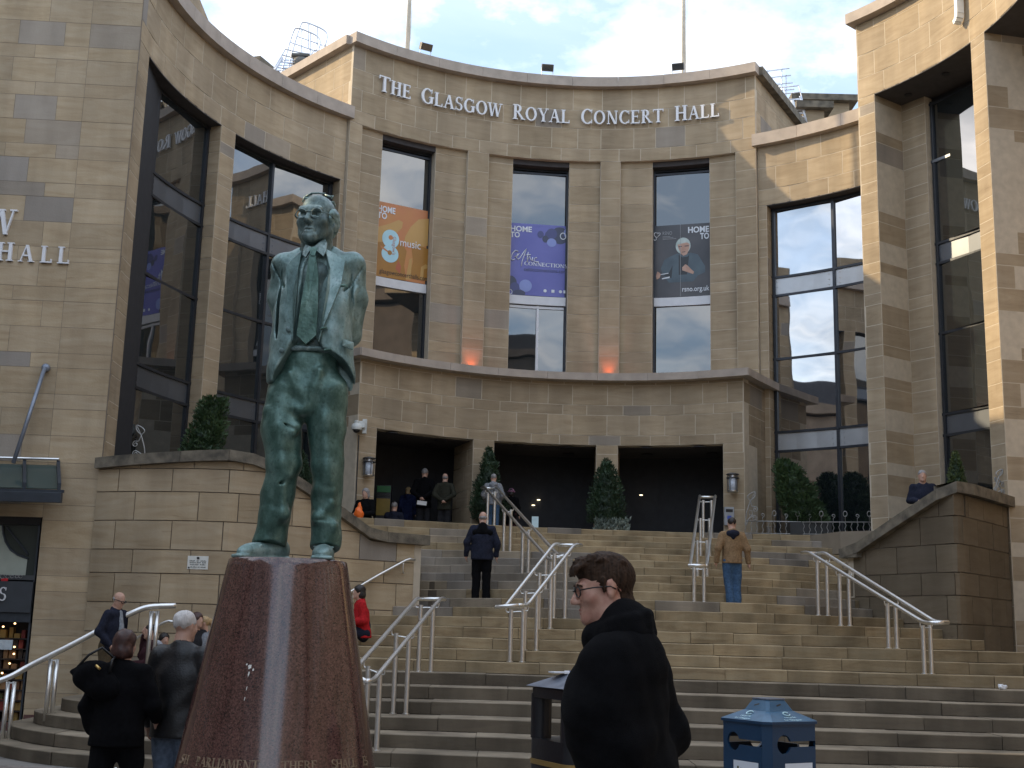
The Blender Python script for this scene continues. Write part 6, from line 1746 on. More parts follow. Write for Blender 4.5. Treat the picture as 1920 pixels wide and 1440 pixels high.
for y, a, b_ in ((.60, .10, .38), (.60, .44, .55), (.60, .60, .92), (.47, .12, .42), (.47, .46, .66), (.47, .72, .90), (.32, .14, .56), (.32, .62, .88), (.13, .16, .48), (.13, .52, .62), (.13, .66, .90)):
    n = max(2, int((b_ - a) / .045)); mb = MB()
    for i in range(n):
        x0 = a + (b_ - a) * i / n; hh = .045 + .03 * ((i * 7 + int(y * 100)) % 3) / 2
        mb.add([mf(x0, y, .004), mf(x0 + (b_ - a) / n * .72, y, .004), mf(x0 + (b_ - a) / n * .72, y + hh, .004), mf(x0, y + hh, .004)], [(0, 1, 2, 3)])
    mb.build('print_line', GRP, wp)
flat_poly('print_logo', disc(.09, .12, .045, 14, .06), mf, PBLACK, wp, .004)
# ================================================================== HANDRAILS
def smooth_path(pts, n=6):
    P = [Vector(p) for p in pts]; out_ = []
    for i in range(len(P) - 1):
        p0 = P[max(i - 1, 0)]; p1 = P[i]; p2 = P[i + 1]; p3 = P[min(i + 2, len(P) - 1)]
        for k in range(n):
            t = k / n
            out_.append(0.5 * ((2 * p1) + (-p0 + p2) * t + (2 * p0 - 5 * p1 + 4 * p2 - p3) * t * t + (-p0 + 3 * p1 - 3 * p2 + p3) * t ** 3))
    return out_ + [P[-1]]
def bent_rail(a, b, e0, e1, r=0.16):   # straight run a->b with level bends at both ends
    a, b = Vector(a), Vector(b); d = (b - a).normalized()
    h = Vector((d.x, d.y, 0)).normalized()
    pa = a - h * e0; pb = b + h * e1
    def bend(p, c, q):
        return [p.lerp(c, .5) * 0 + (1 - t) ** 2 * p + 2 * t * (1 - t) * c + t * t * q for t in [i / 6 for i in range(7)]]
    pts = [pa] + bend(a - h * r, a, a + d * r) + bend(b - d * r, b, b + h * r) + [pb]
    return pts
def double_rail(label, top0, top1, bot0, bot1, posts, foot, group='paired steel handrails on the steps', e0=.35, e1=.35, rr=.032, rp=.036):
    """rail lines top->bot (two of them), posts as fractions along the run; foot(x, y) gives the step level"""
    t = empty('handrail', label, 'handrail', (0, 0, 0), group=group)
    lines = [(Vector(top0), Vector(bot0)), (Vector(top1), Vector(bot1))]
    for a, b in lines:
        MB().tube(bent_rail(a, b, e0, e1), rr, 10).build('rail', STEEL, t, smooth=True)
    # level bars joining the ends
    for k in (0, 1):
        q = []
        for a, b in lines:
            d = (b - a); h = Vector((d.x, d.y, 0)).normalized()
            q.append(a - h * e0 if k == 0 else b + h * e1)
        MB().tube([q[0], q[1]], rr * .98, 10).build('end_bar', STEEL, t, smooth=True)
    for fr in posts:
        p0 = lines[0][0].lerp(lines[0][1], fr); p1 = lines[1][0].lerp(lines[1][1], fr)
        m = (p0 + p1) / 2; s_ = (p1 - p0); w = s_.length; s_ = s_ / w
        for q in (-1, 1):
            c = m + s_ * q * min(.10, w * .30)
            zf = foot(c.x, c.y)
            mb = MB().tube([(c.x, c.y, zf - .02), (c.x, c.y, c.z - .075)], rp, 10)
            mb.lathe([(rp + .018, 0), (rp + .018, .010), (rp + .003, .014)], (c.x, c.y, zf), 12)
            mb.build('post', STEEL, t, auto=True)
        u = Vector((0, 0, 1))
        MB().tube(smooth_path([p0 - u * .02, p0 - u * .085, p0 + s_ * .035 - u * .115, m - u * .115, p1 - s_ * .035 - u * .115, p1 - u * .085, p1 - u * .02], 4), .010, 8).build('bracket', STEEL, t, smooth=True)
    return t
def level_at(x, y):                    # level of the step under a point
    k = 0
    for i in range(1, 25):
        if y >= step_d(i, x) + 0.02 and x >= XL.get(i, -99): k = i
    return zstep(k) if k else Z0
# upper and middle flights, left of centre
double_rail('upper paired steel handrail descending to the right from the porch, left of centre', at(908, 912, 29.8), at(930, 913, 29.8), at(1031, 1051, 23.4), at(1048, 1043, 23.4), (0.03, .33, .62, .93), level_at)
double_rail('middle paired steel handrail continuing down to the lower steps, left of the man in front', at(1040, 1019, 22.7), at(1078, 1020, 22.7), at(946, 1139, 20.6), at(988, 1136, 20.6), (0.10, .42, .70, .97), level_at)
double_rail('lower paired steel handrail beside the granite plinth', at(782, 1122, 20.5), at(826, 1122, 20.5), at(663, 1258, 16.6), at(700, 1276, 16.4), (0.03, .45, .86), level_at)
double_rail('upper paired steel handrail seen almost end on, left of the man in the tan jacket', at(1312, 929, 29.8), at(1341, 929, 29.8), at(1294, 1062, 23.0), at(1325, 1063, 23.0), (0.03, .33, .64, .96), level_at)
double_rail('paired steel handrail at the right end of the steps, bright against the dark wall', at(1515, 1035, 23.6), at(1545, 1036, 23.6), at(1733, 1168, 19.6), at(1755, 1167, 19.8), (0.06, .28, .70, .97), level_at, e0=.28)
# curved left rail
t = empty('handrail', 'bright steel handrail with single posts, around the curved left end of the steps', 'handrail', (0, 0, 0))
pts = [at(-70, 1300, 19.3), at(-20, 1283, 19.4), at(22, 1268, 19.5), at(60, 1247, 19.6), at(140, 1207, 19.7), at(218, 1165, 19.8), at(252, 1148, 19.85), at(282, 1138, 19.9), at(330, 1136, 20.0)]
for off in (Vector((0, 0, 0)), Vector((0.02, -0.11, 0.004))):
    MB().tube(smooth_path([Vector(p) + off for p in pts], 5), .040, 10).build('rail', STEEL, t, smooth=True)
for px0, py0, px1, py1, d in ((22, 1274, 14, 1391, 19.5), (102, 1232, 88, 1352, 19.65), (217, 1172, 205, 1262, 19.8), (290, 1142, 278, 1247, 19.9)):
    a = at(px0, py0, d)
    zf = Z0 if px0 < 50 else at(px1, py1, d).z
    for q in (0, 1):
        x = a.x + q * .085 - .03; MB().tube([(x, a.y - .055 + .03 * q, zf), (x, a.y - .055 + .03 * q, a.z - .03)], .034, 10).build('post', STEEL, t, smooth=True)
    MB().tube([(a.x - .03, a.y - .05, a.z - .05), (a.x + .055, a.y - .03, a.z - .05)], .012, 8).build('bracket', STEEL, t, smooth=True)
# rails on the terrace wall
def wall_rail(label, p, q, brackets, d0):
    t = empty('wall_rail', label, 'handrail', (0, 0, 0))
    (ua, za), (ub, zb_) = on_wall(mpW, cumW[-1], *p, -.10), on_wall(mpW, cumW[-1], *q, -.10)
    path = [Vector(mpW(ua + (ub - ua) * i / 16, za + (zb_ - za) * i / 16, -.10)) for i in range(17)]
    e = Vector(mpW(ub + .22, zb_ + .02, -.10)); path += [Vector(mpW(ub + .10, zb_ + .035, -.10)), e]
    MB().tube(path, .026, 10).build('rail', STEEL, t, smooth=True)
    for fr in brackets:
        u = ua + (ub - ua) * fr; z = za + (zb_ - za) * fr
        MB().tube(smooth_path([mpW(u, z - .02, -.10), mpW(u, z - .16, -.10), mpW(u + .03, z - .22, -.08), mpW(u + .06, z - .20, -.03), mpW(u + .06, z - .20, 0)], 4), .014, 8).build('bracket', STEEL, t, smooth=True)
    return t
wall_rail('steel wall rail above the person in the red jacket, right part of the terrace wall', (560, 1166), (760, 1051), (.98, .5), 0)
wall_rail('steel wall rail behind the seated group, left part of the terrace wall', (132, 1268), (306, 1168), (.95, .3), 0)

# ================================================================== PLANTS
def leaf_mat(name, c1, c2, rough=.6):
    m = mat(name, c1, rough, col2=c2, scale=2.2, contrast=(.35, .65)); return m
CONI = leaf_mat('conifer_green', (0.010, 0.026, 0.012), (0.026, 0.058, 0.022)); CONI2 = leaf_mat('bush_green', (0.020, 0.045, 0.016), (0.050, 0.095, 0.030)); BARK = mat('bark', (0.07, 0.05, 0.035), 0.9); POT = mat('dark_planter', (0.030, 0.032, 0.034), 0.6)
def leaves(n, shape, size, rng, clumps=None):
    """many small leaf blades through a volume; shape(t) -> point and outward direction"""
    V = []; F = []
    for i in range(n):
        p, o = shape(rng)
        a = Vector((rng.gauss(0, 1), rng.gauss(0, 1), rng.gauss(0, 1) + .4)) * .55 + o; a.normalize()
        b = a.cross(Vector((rng.gauss(0, 1), rng.gauss(0, 1), rng.gauss(0, 1)))).normalized()
        s_ = size * rng.uniform(.6, 1.4); k = len(V)
        V += [p - b * s_ * .35, p + a * s_ * .5 + b * s_ * .05, p + b * s_ * .35, p + a * s_ * 1.1]
        F += [(k, k + 1, k + 3), (k + 1, k + 2, k + 3)]
    return V, F
def conifer(label, base, h, r, rng, m=CONI, lean=(0, 0), n=5200, prof=None, size=.07, group=None, pot=True, name='conifer'):
    t = empty(name, label, 'shrub', base, group=group)
    lx, ly = lean
    prof = prof or (lambda z: (1 - z) ** .75 * (1 if z > .12 else .75 + z * 2) + .03)
    # lobes make the outline uneven
    lob = [(rng.uniform(0, 6.28), rng.uniform(0.05, .95), rng.uniform(.75, 1.22)) for _ in range(26)]
    def shape(rg):
        while True:
            z = rg.random() ** 1.05; a = rg.uniform(0, 2 * math.pi); rr = prof(z) * r
            k = 1.0
            for la, lz, ls in lob:
                da = abs((a - la + math.pi) % (2 * math.pi) - math.pi); dz = abs(z - lz)
                if da < .55 and dz < .07: k *= ls
            q = rg.random() ** .42 * k
            if rg.random() < prof(z) + .15: break
        o = Vector((math.cos(a), math.sin(a), .75))
        return Vector((math.cos(a) * rr * q + lx * z, math.sin(a) * rr * q + ly * z, .12 * h + z * h * .88)), o
    V, F = leaves(n, shape, size, rng)
    obj('crown', newmesh('crown', V, F, m), t)
    # inner body so that the middle reads dense
    f_ = Field()
    for i in range(7):
        z = i / 7; f_.ell((lx * z, ly * z, .12 * h + (z + .05) * h * .85), (prof(z) * r * .70,) * 2 + (h * .11,), k=.05)
    f_.bump(folds(.05, len(label), 1.5)); obj('inner_foliage', fmesh('inner_foliage', f_, .05, CONI), t)
    MB().tube([(0, 0, 0), (lx * .15, ly * .15, h * .25)], .04, 8).build('trunk', BARK, t)
    return t
rng = random.Random(77)
b_ = at(913, 985, 30.6); conifer('dark pointed conifer partly behind the grey hooded person, by the first porch pillar', (b_.x, 30.6, TERR), at(913, 840, 30.6).z - TERR, .50, rng)
b_ = at(1136, 997, 30.6); c_top = at(1132, 862, 30.6)
conifer('dark blunt conifer with a silvery plant at its foot, before the second porch pillar', (b_.x, 30.6, TERR), c_top.z - TERR, .47, rng, prof=lambda z: (1 - z ** 2.6) * .95 + .05, n=5600)
SILV = leaf_mat('silver_leaf', (0.10, 0.13, 0.11), (0.22, 0.26, 0.22))
rg = random.Random(5)
V, F = leaves(500, lambda q: (Vector((q.uniform(-.42, .42), q.uniform(-.15, .15), q.random() ** 1.5 * .28)), Vector((0, 0, 1))), .09, rg)
tag(obj('silver_plant', newmesh('silver_plant', V, F, SILV), loc=(b_.x + .1, 30.15, TERR)), 'low silvery-leaved plant at the foot of the blunt conifer', 'plant')
# leaning bush in a trough on the right terrace
bx = at(1518, 1003, 30.3)
conifer('large leaning green bush in a dark trough, on the right terrace', (bx.x, 30.3, TERR + .1), at(1480, 864, 30.3).z - TERR - .1, .60, rng, CONI2, lean=(-.62, 0), n=7500, prof=lambda z: (.72 + .5 * z - .95 * z ** 2.2) * (1 if z < .9 else 1 - (z - .9) * 5) + .04, size=.085, name='bush')
trough = tag(MB().box((0, 0, .16), (1.0, .55, .32)).build('planter_trough', POT, bevel=.015, loc=(bx.x - .05, 30.2, TERR)), 'dark rectangular planter trough under the leaning bush', 'planter')
# irregular bush and conifer behind the west terrace wall
bw = at(372, 870, 24.4)
conifer('ragged green bush with bare patches, above the left terrace wall', (bw.x - .05, 24.4, 4.3), at(390, 748, 24.4).z - 4.3, .50, rng, CONI2, lean=(.30, 0), n=5200, prof=lambda z: (.85 - .45 * z) + .05, size=.085, name='bush')
bw = at(558, 925, 27.0)
conifer('dark conifer half hidden behind the legs of the statue', (bw.x, 27.0, TERR), at(557, 845, 27.0).z - TERR, .45, rng, n=3600)
bt = at(1795, 925, 27.0)
conifer('small yellow-green upright conifer above the right terrace wall', (bt.x, 27.0, 4.0), at(1787, 848, 27.0).z - 4.0, .26, rng, leaf_mat('sunlit_conifer', (0.045, 0.07, 0.016), (0.09, 0.12, 0.03)), n=3000, prof=lambda z: (1 - z ** 2) * .8 + .15, size=.06)

# ================================================================== WROUGHT IRON
IRON = mat('galvanised_iron', (0.34, 0.34, 0.33), 0.5, 0.6, var=.15)
def spiral(c, r0, turns, ux, uz, n=20, start=0, sgn=1):
    return [Vector(c) + ux * (r0 * (1 - i / n * .8) * math.cos(start + sgn * turns * 2 * math.pi * i / n)) + uz * (r0 * (1 - i / n * .8) * math.sin(start + sgn * turns * 2 * math.pi * i / n)) for i in range(n + 1)]
def iron_fence(label, pts, z0, h, seed):
    t = empty('iron_railing', label, 'railing', (0, 0, 0)); rg = random.Random(seed)
    P = [Vector((x, y, z0)) for x, y in pts]
    MB().tube([p + Vector((0, 0, h)) for p in P], .014, 8).build('top_rail', IRON, t, smooth=True)
    MB().tube([p + Vector((0, 0, .03)) for p in P], .010, 8).build('bottom_rail', IRON, t, smooth=True)
    cum = [0]
    for a, b in zip(P[:-1], P[1:]): cum.append(cum[-1] + (b - a).length)
    n = int(cum[-1] / .135)
    for i in range(n + 1):
        s_ = cum[-1] * i / n
        for j in range(len(P) - 1):
            if s_ <= cum[j + 1] + 1e-6: break
        q = P[j].lerp(P[j + 1], (s_ - cum[j]) / (cum[j + 1] - cum[j])); u = (P[j + 1] - P[j]).normalized(); z_ = Vector((0, 0, 1))
        tall = i % 2 == 1; ph = rg.uniform(0, 6)
        pts_ = [q + z_ * (h * k / 8) + u * (.016 * math.sin(k * 1.5 + ph)) for k in range(9)]
        mb = MB().tube(pts_, .008, 6)
        if tall and i % 4 == 1:
            mb.tube([q + z_ * h, q + z_ * (h + .12), q + z_ * (h + .16) + u * .01], .007, 6)
            mb.tube([q + z_ * (h + .13) + u * (.045 * math.sin(a)) + z_ * (.065 - .065 * math.cos(a)) for a in np.linspace(0, 2 * math.pi, 15)], .009, 6)
        elif tall:
            mb.tube([q + z_ * h, q + z_ * (h + .10)] + spiral(q + z_ * (h + .15), .05, 1.1, u, z_, 14, -1.2), .008, 6)
        mb.build('baluster', IRON, t, smooth=True)
    return t
fx = lambda px, d: at(px, 1000, d).x
iron_fence('low wrought-iron railing with leaf and curl finials, along the right terrace edge', [(fx(1397, 30.1), 30.05), (fx(1500, 29.95), 29.95), (fx(1640, 29.6), 29.5)], TERR, .32, 3)
def iron_flourish(label, px, py0, py1, d, flip=1):
    t0 = at(px, py0, d); h = at(px, py1, d).z - t0.z
    t = empty('iron_flourish', label, 'ornament', t0); u = Vector((flip, 0, 0)); z_ = Vector((0, 0, 1))
    MB().tube(smooth_path([(0, 0, 0), u * .03 * h + z_ * .35 * h, u * .16 * h + z_ * .75 * h]), .012, 8).build('stem', IRON, t, smooth=True)
    MB().tube(smooth_path([u * .02 * h, u * .10 * h + z_ * .2 * h, u * .26 * h + z_ * .30 * h]) + spiral(u * .27 * h + z_ * .22 * h, .085 * h, 1.3, u, z_, 22, 1.6, -1), .011, 8).build('curl', IRON, t, smooth=True)
    MB().tube(smooth_path([u * .15 * h + z_ * .75 * h, u * .2 * h + z_ * .58 * h, u * .27 * h + z_ * .56 * h]) + spiral(u * .29 * h + z_ * .48 * h, .085 * h, 1.3, u, z_, 22, 1.6, -1), .011, 8).build('curl', IRON, t, smooth=True)
    lf = [u * .15 * h + z_ * .74 * h, u * .07 * h + z_ * .84 * h, u * .14 * h + z_ * .94 * h, u * .30 * h + z_ * 1.0 * h, u * .28 * h + z_ * .86 * h, u * .15 * h + z_ * .74 * h]
    MB().tube(smooth_path(lf), .012, 8).build('leaf', IRON, t, smooth=True)
    MB().tube([lf[0], lf[3]], .009, 6).build('leaf_vein', IRON, t, smooth=True)
    return t
iron_flourish('tall wrought-iron stem with leaf and curls, at left end of the terrace railing', 1398, 985, 922, 30.0)
iron_flourish('wrought-iron curls and stems, at left above the terrace wall coping', 271, 866, 798, 23.5, -1)
iron_flourish('pale wrought-iron flourish against the sunlit pier, at right above the dark wall', 1866, 934, 880, 25.4)
iron_flourish('second smaller wrought-iron stem leaning beside the sunlit pier', 1880, 938, 896, 25.5, -1)

# ================================================================== WALL LANTERNS, CAMERA, ENTRY PANEL, UPLIGHTS
LAMPG = mat('lantern_glass', (0.55, 0.60, 0.68), 0.25, var=.12, scale=30); LAMPM = mat('lantern_metal', (0.10, 0.10, 0.105), 0.35, 0.8); LAMPS = mat('lantern_steel', (0.5, 0.5, 0.5), 0.3, 1.0)
def lantern(label, px, py0, py1, d):
    b = at(px, py1, d); h = at(px, py0, d).z - b.z; r = h * .26
    t = empty('wall_lantern', label, 'lamp', b, group='wall lanterns beside the porch')
    MB().lathe([(r * .75, .10 * h), (r * .75, .66 * h)], n=20).build('shade', LAMPG, t, smooth=True)
    MB().lathe([(r * .9, 0), (r * 1.05, .03 * h), (r * 1.05, .08 * h), (r * .8, .105 * h)], n=20).build('base', LAMPS, t, auto=True)
    MB().lathe([(r * .7, .665 * h), (r * .7, .93 * h), (r * .5, .97 * h)], n=20).build('cap', LAMPS, t, auto=True)
    for z in (.70, .88):
        MB().tube([(r * 1.12 * math.cos(a), r * 1.12 * math.sin(a), z * h) for a in np.linspace(0, 2 * math.pi, 21)], .016, 6).build('hoop', LAMPM, t, smooth=True)
    for a in (0.4, 1.2, 2.2, 3.1, 4.0, 5.2):
        MB().tube([(r * .98 * math.cos(a), r * .98 * math.sin(a), .05 * h), (r * .98 * math.cos(a), r * .98 * math.sin(a), .9 * h)], .009, 6).build('bar', LAMPM, t)
    MB().box((0, r * 1.5, .5 * h), (.10, r * 1.2, .55 * h)).build('wall_plate', LAMPM, t)
    return t
thl = on_cyl(691, 873, RP)[0]; lp = cyl(thl, RP - .22, 0); lantern('steel wall lantern on the left porch pillar', 691, 855, 893, lp[1])
thl = on_cyl(1374, 903, RP)[0]; lp = cyl(thl, RP - .22, 0); lantern('steel wall lantern on the right porch pillar', 1374, 885, 923, lp[1])
CAMW = mat('pale_camera_housing', (0.62, 0.64, 0.62), 0.4)
lp = cyl(on_cyl(670, 800, RP)[0], RP - .28, 0); c0 = at(668, 812, lp[1]); hc = at(668, 788, lp[1]).z - c0.z
cm = empty('security_camera', 'pale domed security camera with dark lens bubble, at the left corner of the porch', 'camera', c0)
MB().lathe([(.01, 0), (.06, .02), (.095, .08 * hc / .3)], n=18).build('lens_dome', BLKPL, cm, smooth=True)
MB().lathe([(.115, .26 * hc), (.125, .34 * hc), (.115, .62 * hc), (.085, .74 * hc)], n=18).build('housing', CAMW, cm, auto=True)
MB().lathe([(.055, .74 * hc), (.06, .95 * hc), (.03, 1.0 * hc)], n=14).build('cap', CAMW, cm, auto=True)
MB().box((.11, .10, .70 * hc), (.16, .22, .16)).build('bracket', CAMW, cm, bevel=.01); MB().box((.17, .17, .62 * hc), (.10, .12, .34)).build('junction_box', CAMW, cm, bevel=.01)
MB().tube([(.04, .2, -.02), (.04, .22, -2.6)], .014, 6).build('cable', BLKPL, cm)
lp = cyl(on_cyl(1366, 965, RP)[0], RP - .05, 0); e = at(1367, 985, lp[1]); he = at(1367, 951, lp[1]).z - e.z
en = empty('entry_panel', 'grey entry phone panel with blue badge, on the right porch pillar', 'panel', e)
MB().box((0, 0, he / 2), (.24, .10, he)).build('panel_box', mat('panel_grey', (0.32, 0.34, 0.37), 0.4, 0.4), en, bevel=.008)
MB().box((0, -.055, he * .80), (.17, .012, he * .16)).build('display', BLKPL, en); MB().box((.0, -.055, he * .42), (.10, .012, he * .2)).build('badge', mat('badge_blue', (0.05, 0.10, 0.45), 0.4), en)
UPM = mat('uplight_glass', (0.9, 0.2, 0.05), emit=(1.0, 0.12, 0.02, 9.0))
for px, py, lab in ((884, 683, 'orange uplight glowing at the foot of the pilaster left of the middle window'), (1141, 697, 'orange uplight glowing at the foot of the pilaster right of the middle window')):
    th = on_cyl(px, py, 9.25)[0]; p0 = cyl(th, 9.3 - .17, 8.06)
    ul = empty('uplight', lab, 'lamp', p0)
    MB().lathe([(.09, 0), (.10, .10), (.085, .14)], n=16).build('housing', LAMPM, ul, auto=True)
    MB().lathe([(.07, .141), (.07, .148)], n=16).build('lens', UPM, ul)
    ld = bpy.data.lights.new('uplight_lamp', 'SPOT'); ld.energy = 9; ld.color = (1.0, 0.16, 0.03); ld.spot_size = rad(70); ld.spot_blend = .9; ld.shadow_soft_size = .05
    lo = bpy.data.objects.new('uplight_lamp', ld); COL.objects.link(lo); lo.parent = ul; lo.location = (0, 0, .16)
    dv = Vector(cyl(th, 9.3, 9.1)) - Vector(cyl(th, 9.13, 8.2)); lo.rotation_euler = (-dv).to_track_quat('Z', 'Y').to_euler()

# ================================================================== ROOFTOP: poles, floodlights, ladders
GREYP = mat('painted_pole', (0.74, 0.72, 0.64), 0.5); FLD = mat('floodlight_housing', (0.10, 0.095, 0.085), 0.5, 0.3); LADM = mat('pale_ladder', (0.66, 0.70, 0.78), 0.4, 0.4)
for px, py, lab in ((772, 100, 'tall pale flagpole on the roof, above the first word of the sign'), (1279, 142, 'tall pale flagpole on the roof, near the right end of the sign')):
    th, z = on_cyl(px, py, 9.6); p0 = cyl(th, 9.9, 16.8)
    fp = empty('flagpole', lab, 'flagpole', p0)
    MB().tube([(0, 0, 0), (0, 0, 9.0)], .06, 12, radii=[.065, .04]).build('pole', GREYP, fp, smooth=True)
    MB().lathe([(.13, 0), (.13, .06), (.08, .10)], n=14).build('foot', FLD, fp)
    MB().tube([(.07, -.02, .8), (.12, -.04, 4.5), (.07, -.02, 8.8)], .007, 5).build('halyard', GREYP, fp)
for px, py, lab in ((800, 88, 'roof floodlight right of the first flagpole'), (1027, 127, 'roof floodlight in the middle of the parapet'), (1271, 125, 'roof floodlight at the foot of the second flagpole')):
    th = on_cyl(px, py, 9.4)[0]; p0 = Vector(cyl(th, 9.45, 16.93)); zc_f = at(px, py, p0.y).z - p0.z
    fl = empty('floodlight', lab, 'floodlight', p0, rad(-th), group='floodlights along the parapet')
    M_ = Matrix.Translation((0, 0, zc_f)) @ Matrix.Rotation(rad(28), 4, 'X')
    MB().box((0, 0, 0), (.34, .16, .20), M=M_).build('lamp_head', FLD, fl, bevel=.02)
    MB().box((0, -.085, 0), (.28, .012, .15), M=M_).build('lamp_glass', GLASS, fl)
    for q in (-.16, .16): MB().tube([(q, .05, 0), (q, 0, zc_f)], .012, 6).build('stand', LADM, fl)
    MB().tube([(-.19, .03, .12), (.19, .03, .12)], .010, 6).build('stand_bar', LADM, fl)
def cage_ladder(label, foot, top, lean, wd, out, d, cage0, nrm):
    """hooped access ladder standing on the wing roof"""
    a, b = at(*foot, d), at(*top, d); t = empty('roof_ladder', label, 'ladder', a); L_ = b - a
    sx = Vector((1, 0, 0)) * wd; o = Vector(nrm)
    for q in (-.5, .5): MB().tube([sx * q, sx * q + L_], .035, 8).build('stile', LADM, t, smooth=True)
    for i in range(1, 9):
        p = L_ * (i / 9); MB().tube([p - sx * .5, p + sx * .5], .02, 6).build('rung', LADM, t)
    for i in range(5):
        p = L_ * (cage0 + (1.35 - cage0) * i / 4)
        hp_ = [p + sx * .5 * math.cos(q) * 1.15 + o * (out * math.sin(q)) for q in np.linspace(0, math.pi, 11)]
        MB().tube(hp_, .022, 6).build('hoop', LADM, t, smooth=True)
    for q in np.linspace(.0, math.pi, 5):
        MB().tube([L_ * s_ + sx * .5 * math.cos(q) * 1.15 + o * (out * math.sin(q)) for s_ in (cage0, 1.35)], .018, 6).build('cage_bar', LADM, t)
    return t
cage_ladder('pale hooped ladder and landing rail on the roof, left of the entrance block', (527, 152), (553, 108), 0, .75, .9, 35.0, .35, (.6, .6, 0.1))
lad = bpy.data.objects['roof_ladder']
rl = empty('roof_railing', 'pale tubular guard rail standing on the roof edge, above the left ladder', 'railing', (0, 0, 0))
for dd in (0, 1):
    X = lambda px, py: at(px + 13 * dd, py - 11 * dd, 35.4 + .5 * dd)
    MB().tube(smooth_path([X(527, 143), X(536, 105), X(550, 60), X(558, 53), X(575, 58), X(595, 68), X(600, 80), X(596, 98)], 4), .028, 8).build('rail', LADM, rl, smooth=True)
    MB().tube([X(541, 78), X(592, 96)], .022, 6).build('rail', LADM, rl)
    for px, py, py2 in ((566, 56, 101), (582, 63, 104)): MB().tube([X(px, py), X(px - 1, py2)], .022, 6).build('post', LADM, rl)
cage_ladder('pale hooped ladder on the roof, right of the entrance block', (1498, 238), (1484, 180), 0, .55, .7, 37.0, .5, (-.7, .5, .1))
rl2 = empty('roof_railing', 'pale blue-grey roof guard rail beyond the right corner of the entrance block', 'railing', (0, 0, 0))
for y0, y1 in ((134, 128), (146, 141), (159, 155), (171, 167)): MB().tube([at(1433 + (y0 - 134) * .55, y0, 38), at(1480 + (y0 - 134) * .25, y1, 38)], .022, 6).build('rail', LADM, rl2)
for px, py0, py1 in ((1439, 133, 142), (1466, 129, 182), (1474, 141, 184), (1448, 146, 156)): MB().tube([at(px, py0, 38), at(px, py1, 38)], .022, 6).build('post', LADM, rl2)
pp_ = tag(MB().tube([at(1483, 190, 36.5), at(1494, 240, 36.5)], .10, 12).build('vent_pipe', mat('white_pipe', (0.72, 0.74, 0.76), 0.4), smooth=True), 'thick white vent pipe on the roof, beside the right ladder', 'pipe')
dish = empty('roof_unit', 'small dark roof unit with cables at the corner of the left roof parapet', 'equipment', at(566, 122, 35.2))
MB().lathe([(.05, -.25), (.28, -.18), (.32, .0), (.26, .16), (.05, .24)], n=18).build('drum', FLD, dish, smooth=True); MB().box((-.05, .1, .30), (.55, .4, .08)).build('lid', FLD, dish)

# ================================================================== SHOP FRONT AND CANOPY AT THE LEFT
CANM = mat('canopy_metal', (0.055, 0.065, 0.08), 0.4, 0.5); CANG = glass('canopy_glass', (0.05, 0.07, 0.065), 1.5, .05)
nL = Vector((dL.y, -dL.x, 0))          # out of the flat front, towards the viewer
if nL.y > 0: nL = -nL
Dw = 22.75
can = empty('canopy', 'dark metal and glass canopy hung from a steel tie rod, over the shop front', 'canopy', (0, 0, 0))
def cpt(px, py, o): 
    """point on the front plane under a pixel, moved o metres out"""
    return at(px, py, Dw - o)
eR = cpt(118, 938, .75); zc0 = cpt(60, 940, .75).z; zt0 = cpt(60, 925, .75).z
xR = cpt(118, 930, .75).x
yo = Dw - .75
MB().box((xR - 2.5, yo - .05, (zc0 + zt0) / 2), (5.0, .10, zt0 - zc0 + .04)).build('gutter', CANM, can, bevel=.01)
MB().box((xR - 2.5, yo + .03, zt0 + .05), (5.0, .05, .05)).build('edge_trim', CANM, can)
zb0 = cpt(60, 868, .05).z
for k in range(6):
    x = xR - .08 - k * .62
    p0 = Vector((x, yo, zt0 + .02)); p1 = Vector((x - .32, Dw - .04, zb0))
    mbx = MB(); v_ = [p0 + Vector((q, 0, z)) for q in (-.03, .03) for z in (0, .17)] + [p1 + Vector((q, 0, z)) for q in (-.03, .03) for z in (-.12, .06)]
    mbx.add(v_, [(0, 1, 3, 2), (4, 6, 7, 5), (0, 4, 5, 1), (2, 3, 7, 6), (1, 5, 7, 3), (0, 2, 6, 4)]); mbx.build('rib', CANM, can)
    if k: 
        q0 = Vector((x + .03, yo + .02, zt0 + .10)); q1 = Vector((x - .29, Dw - .05, zb0 - .03)); w_ = Vector((.56, 0, 0))
        MB().add([q0, q0 + w_, q1 + w_, q1, q0 - Vector((0, 0, .015)), q0 + w_ - Vector((0, 0, .015)), q1 + w_ - Vector((0, 0, .015)), q1 - Vector((0, 0, .015))], [(0, 1, 2, 3), (7, 6, 5, 4), (0, 4, 5, 1), (1, 5, 6, 2), (2, 6, 7, 3), (3, 7, 4, 0)]).build('pane', CANG, can)
MB().tube([(xR - .38, Dw - .06, zb0 + .08), (xR - 3.4, Dw - .06, zb0 + .08)], .025, 8).build('wall_bar', STEEL, can)
MB().tube([(xR - .62, Dw - .2, zb0 - .28), (xR - 1.2, Dw - .2, zb0 - .28)], .018, 8).build('spacer_bar', STEEL, can)
tr0 = cpt(85, 689, .03); tr1 = cpt(25, 868, .42)
RODM = mat('blue_grey_rod', (0.22, 0.25, 0.31), 0.4, 0.5)
MB().tube([tr0 + Vector((0, -.02, 0)), tr1], .038, 10).build('tie_rod', RODM, can, smooth=True)
MB().lathe([(.075, 0), (.08, .05), (.05, .09)], n=14, M=Matrix.Translation(tr0 + Vector((0, .06, 0))) @ Matrix.Rotation(rad(90), 4, 'X')).build('rod_boss', RODM, can, smooth=True)
shop = empty('shop_front', 'dark shop front with arched upper window and lit display, at the lower left edge', 'shop front', (0, 0, 0))
zA = zS; dS = Dw + .14
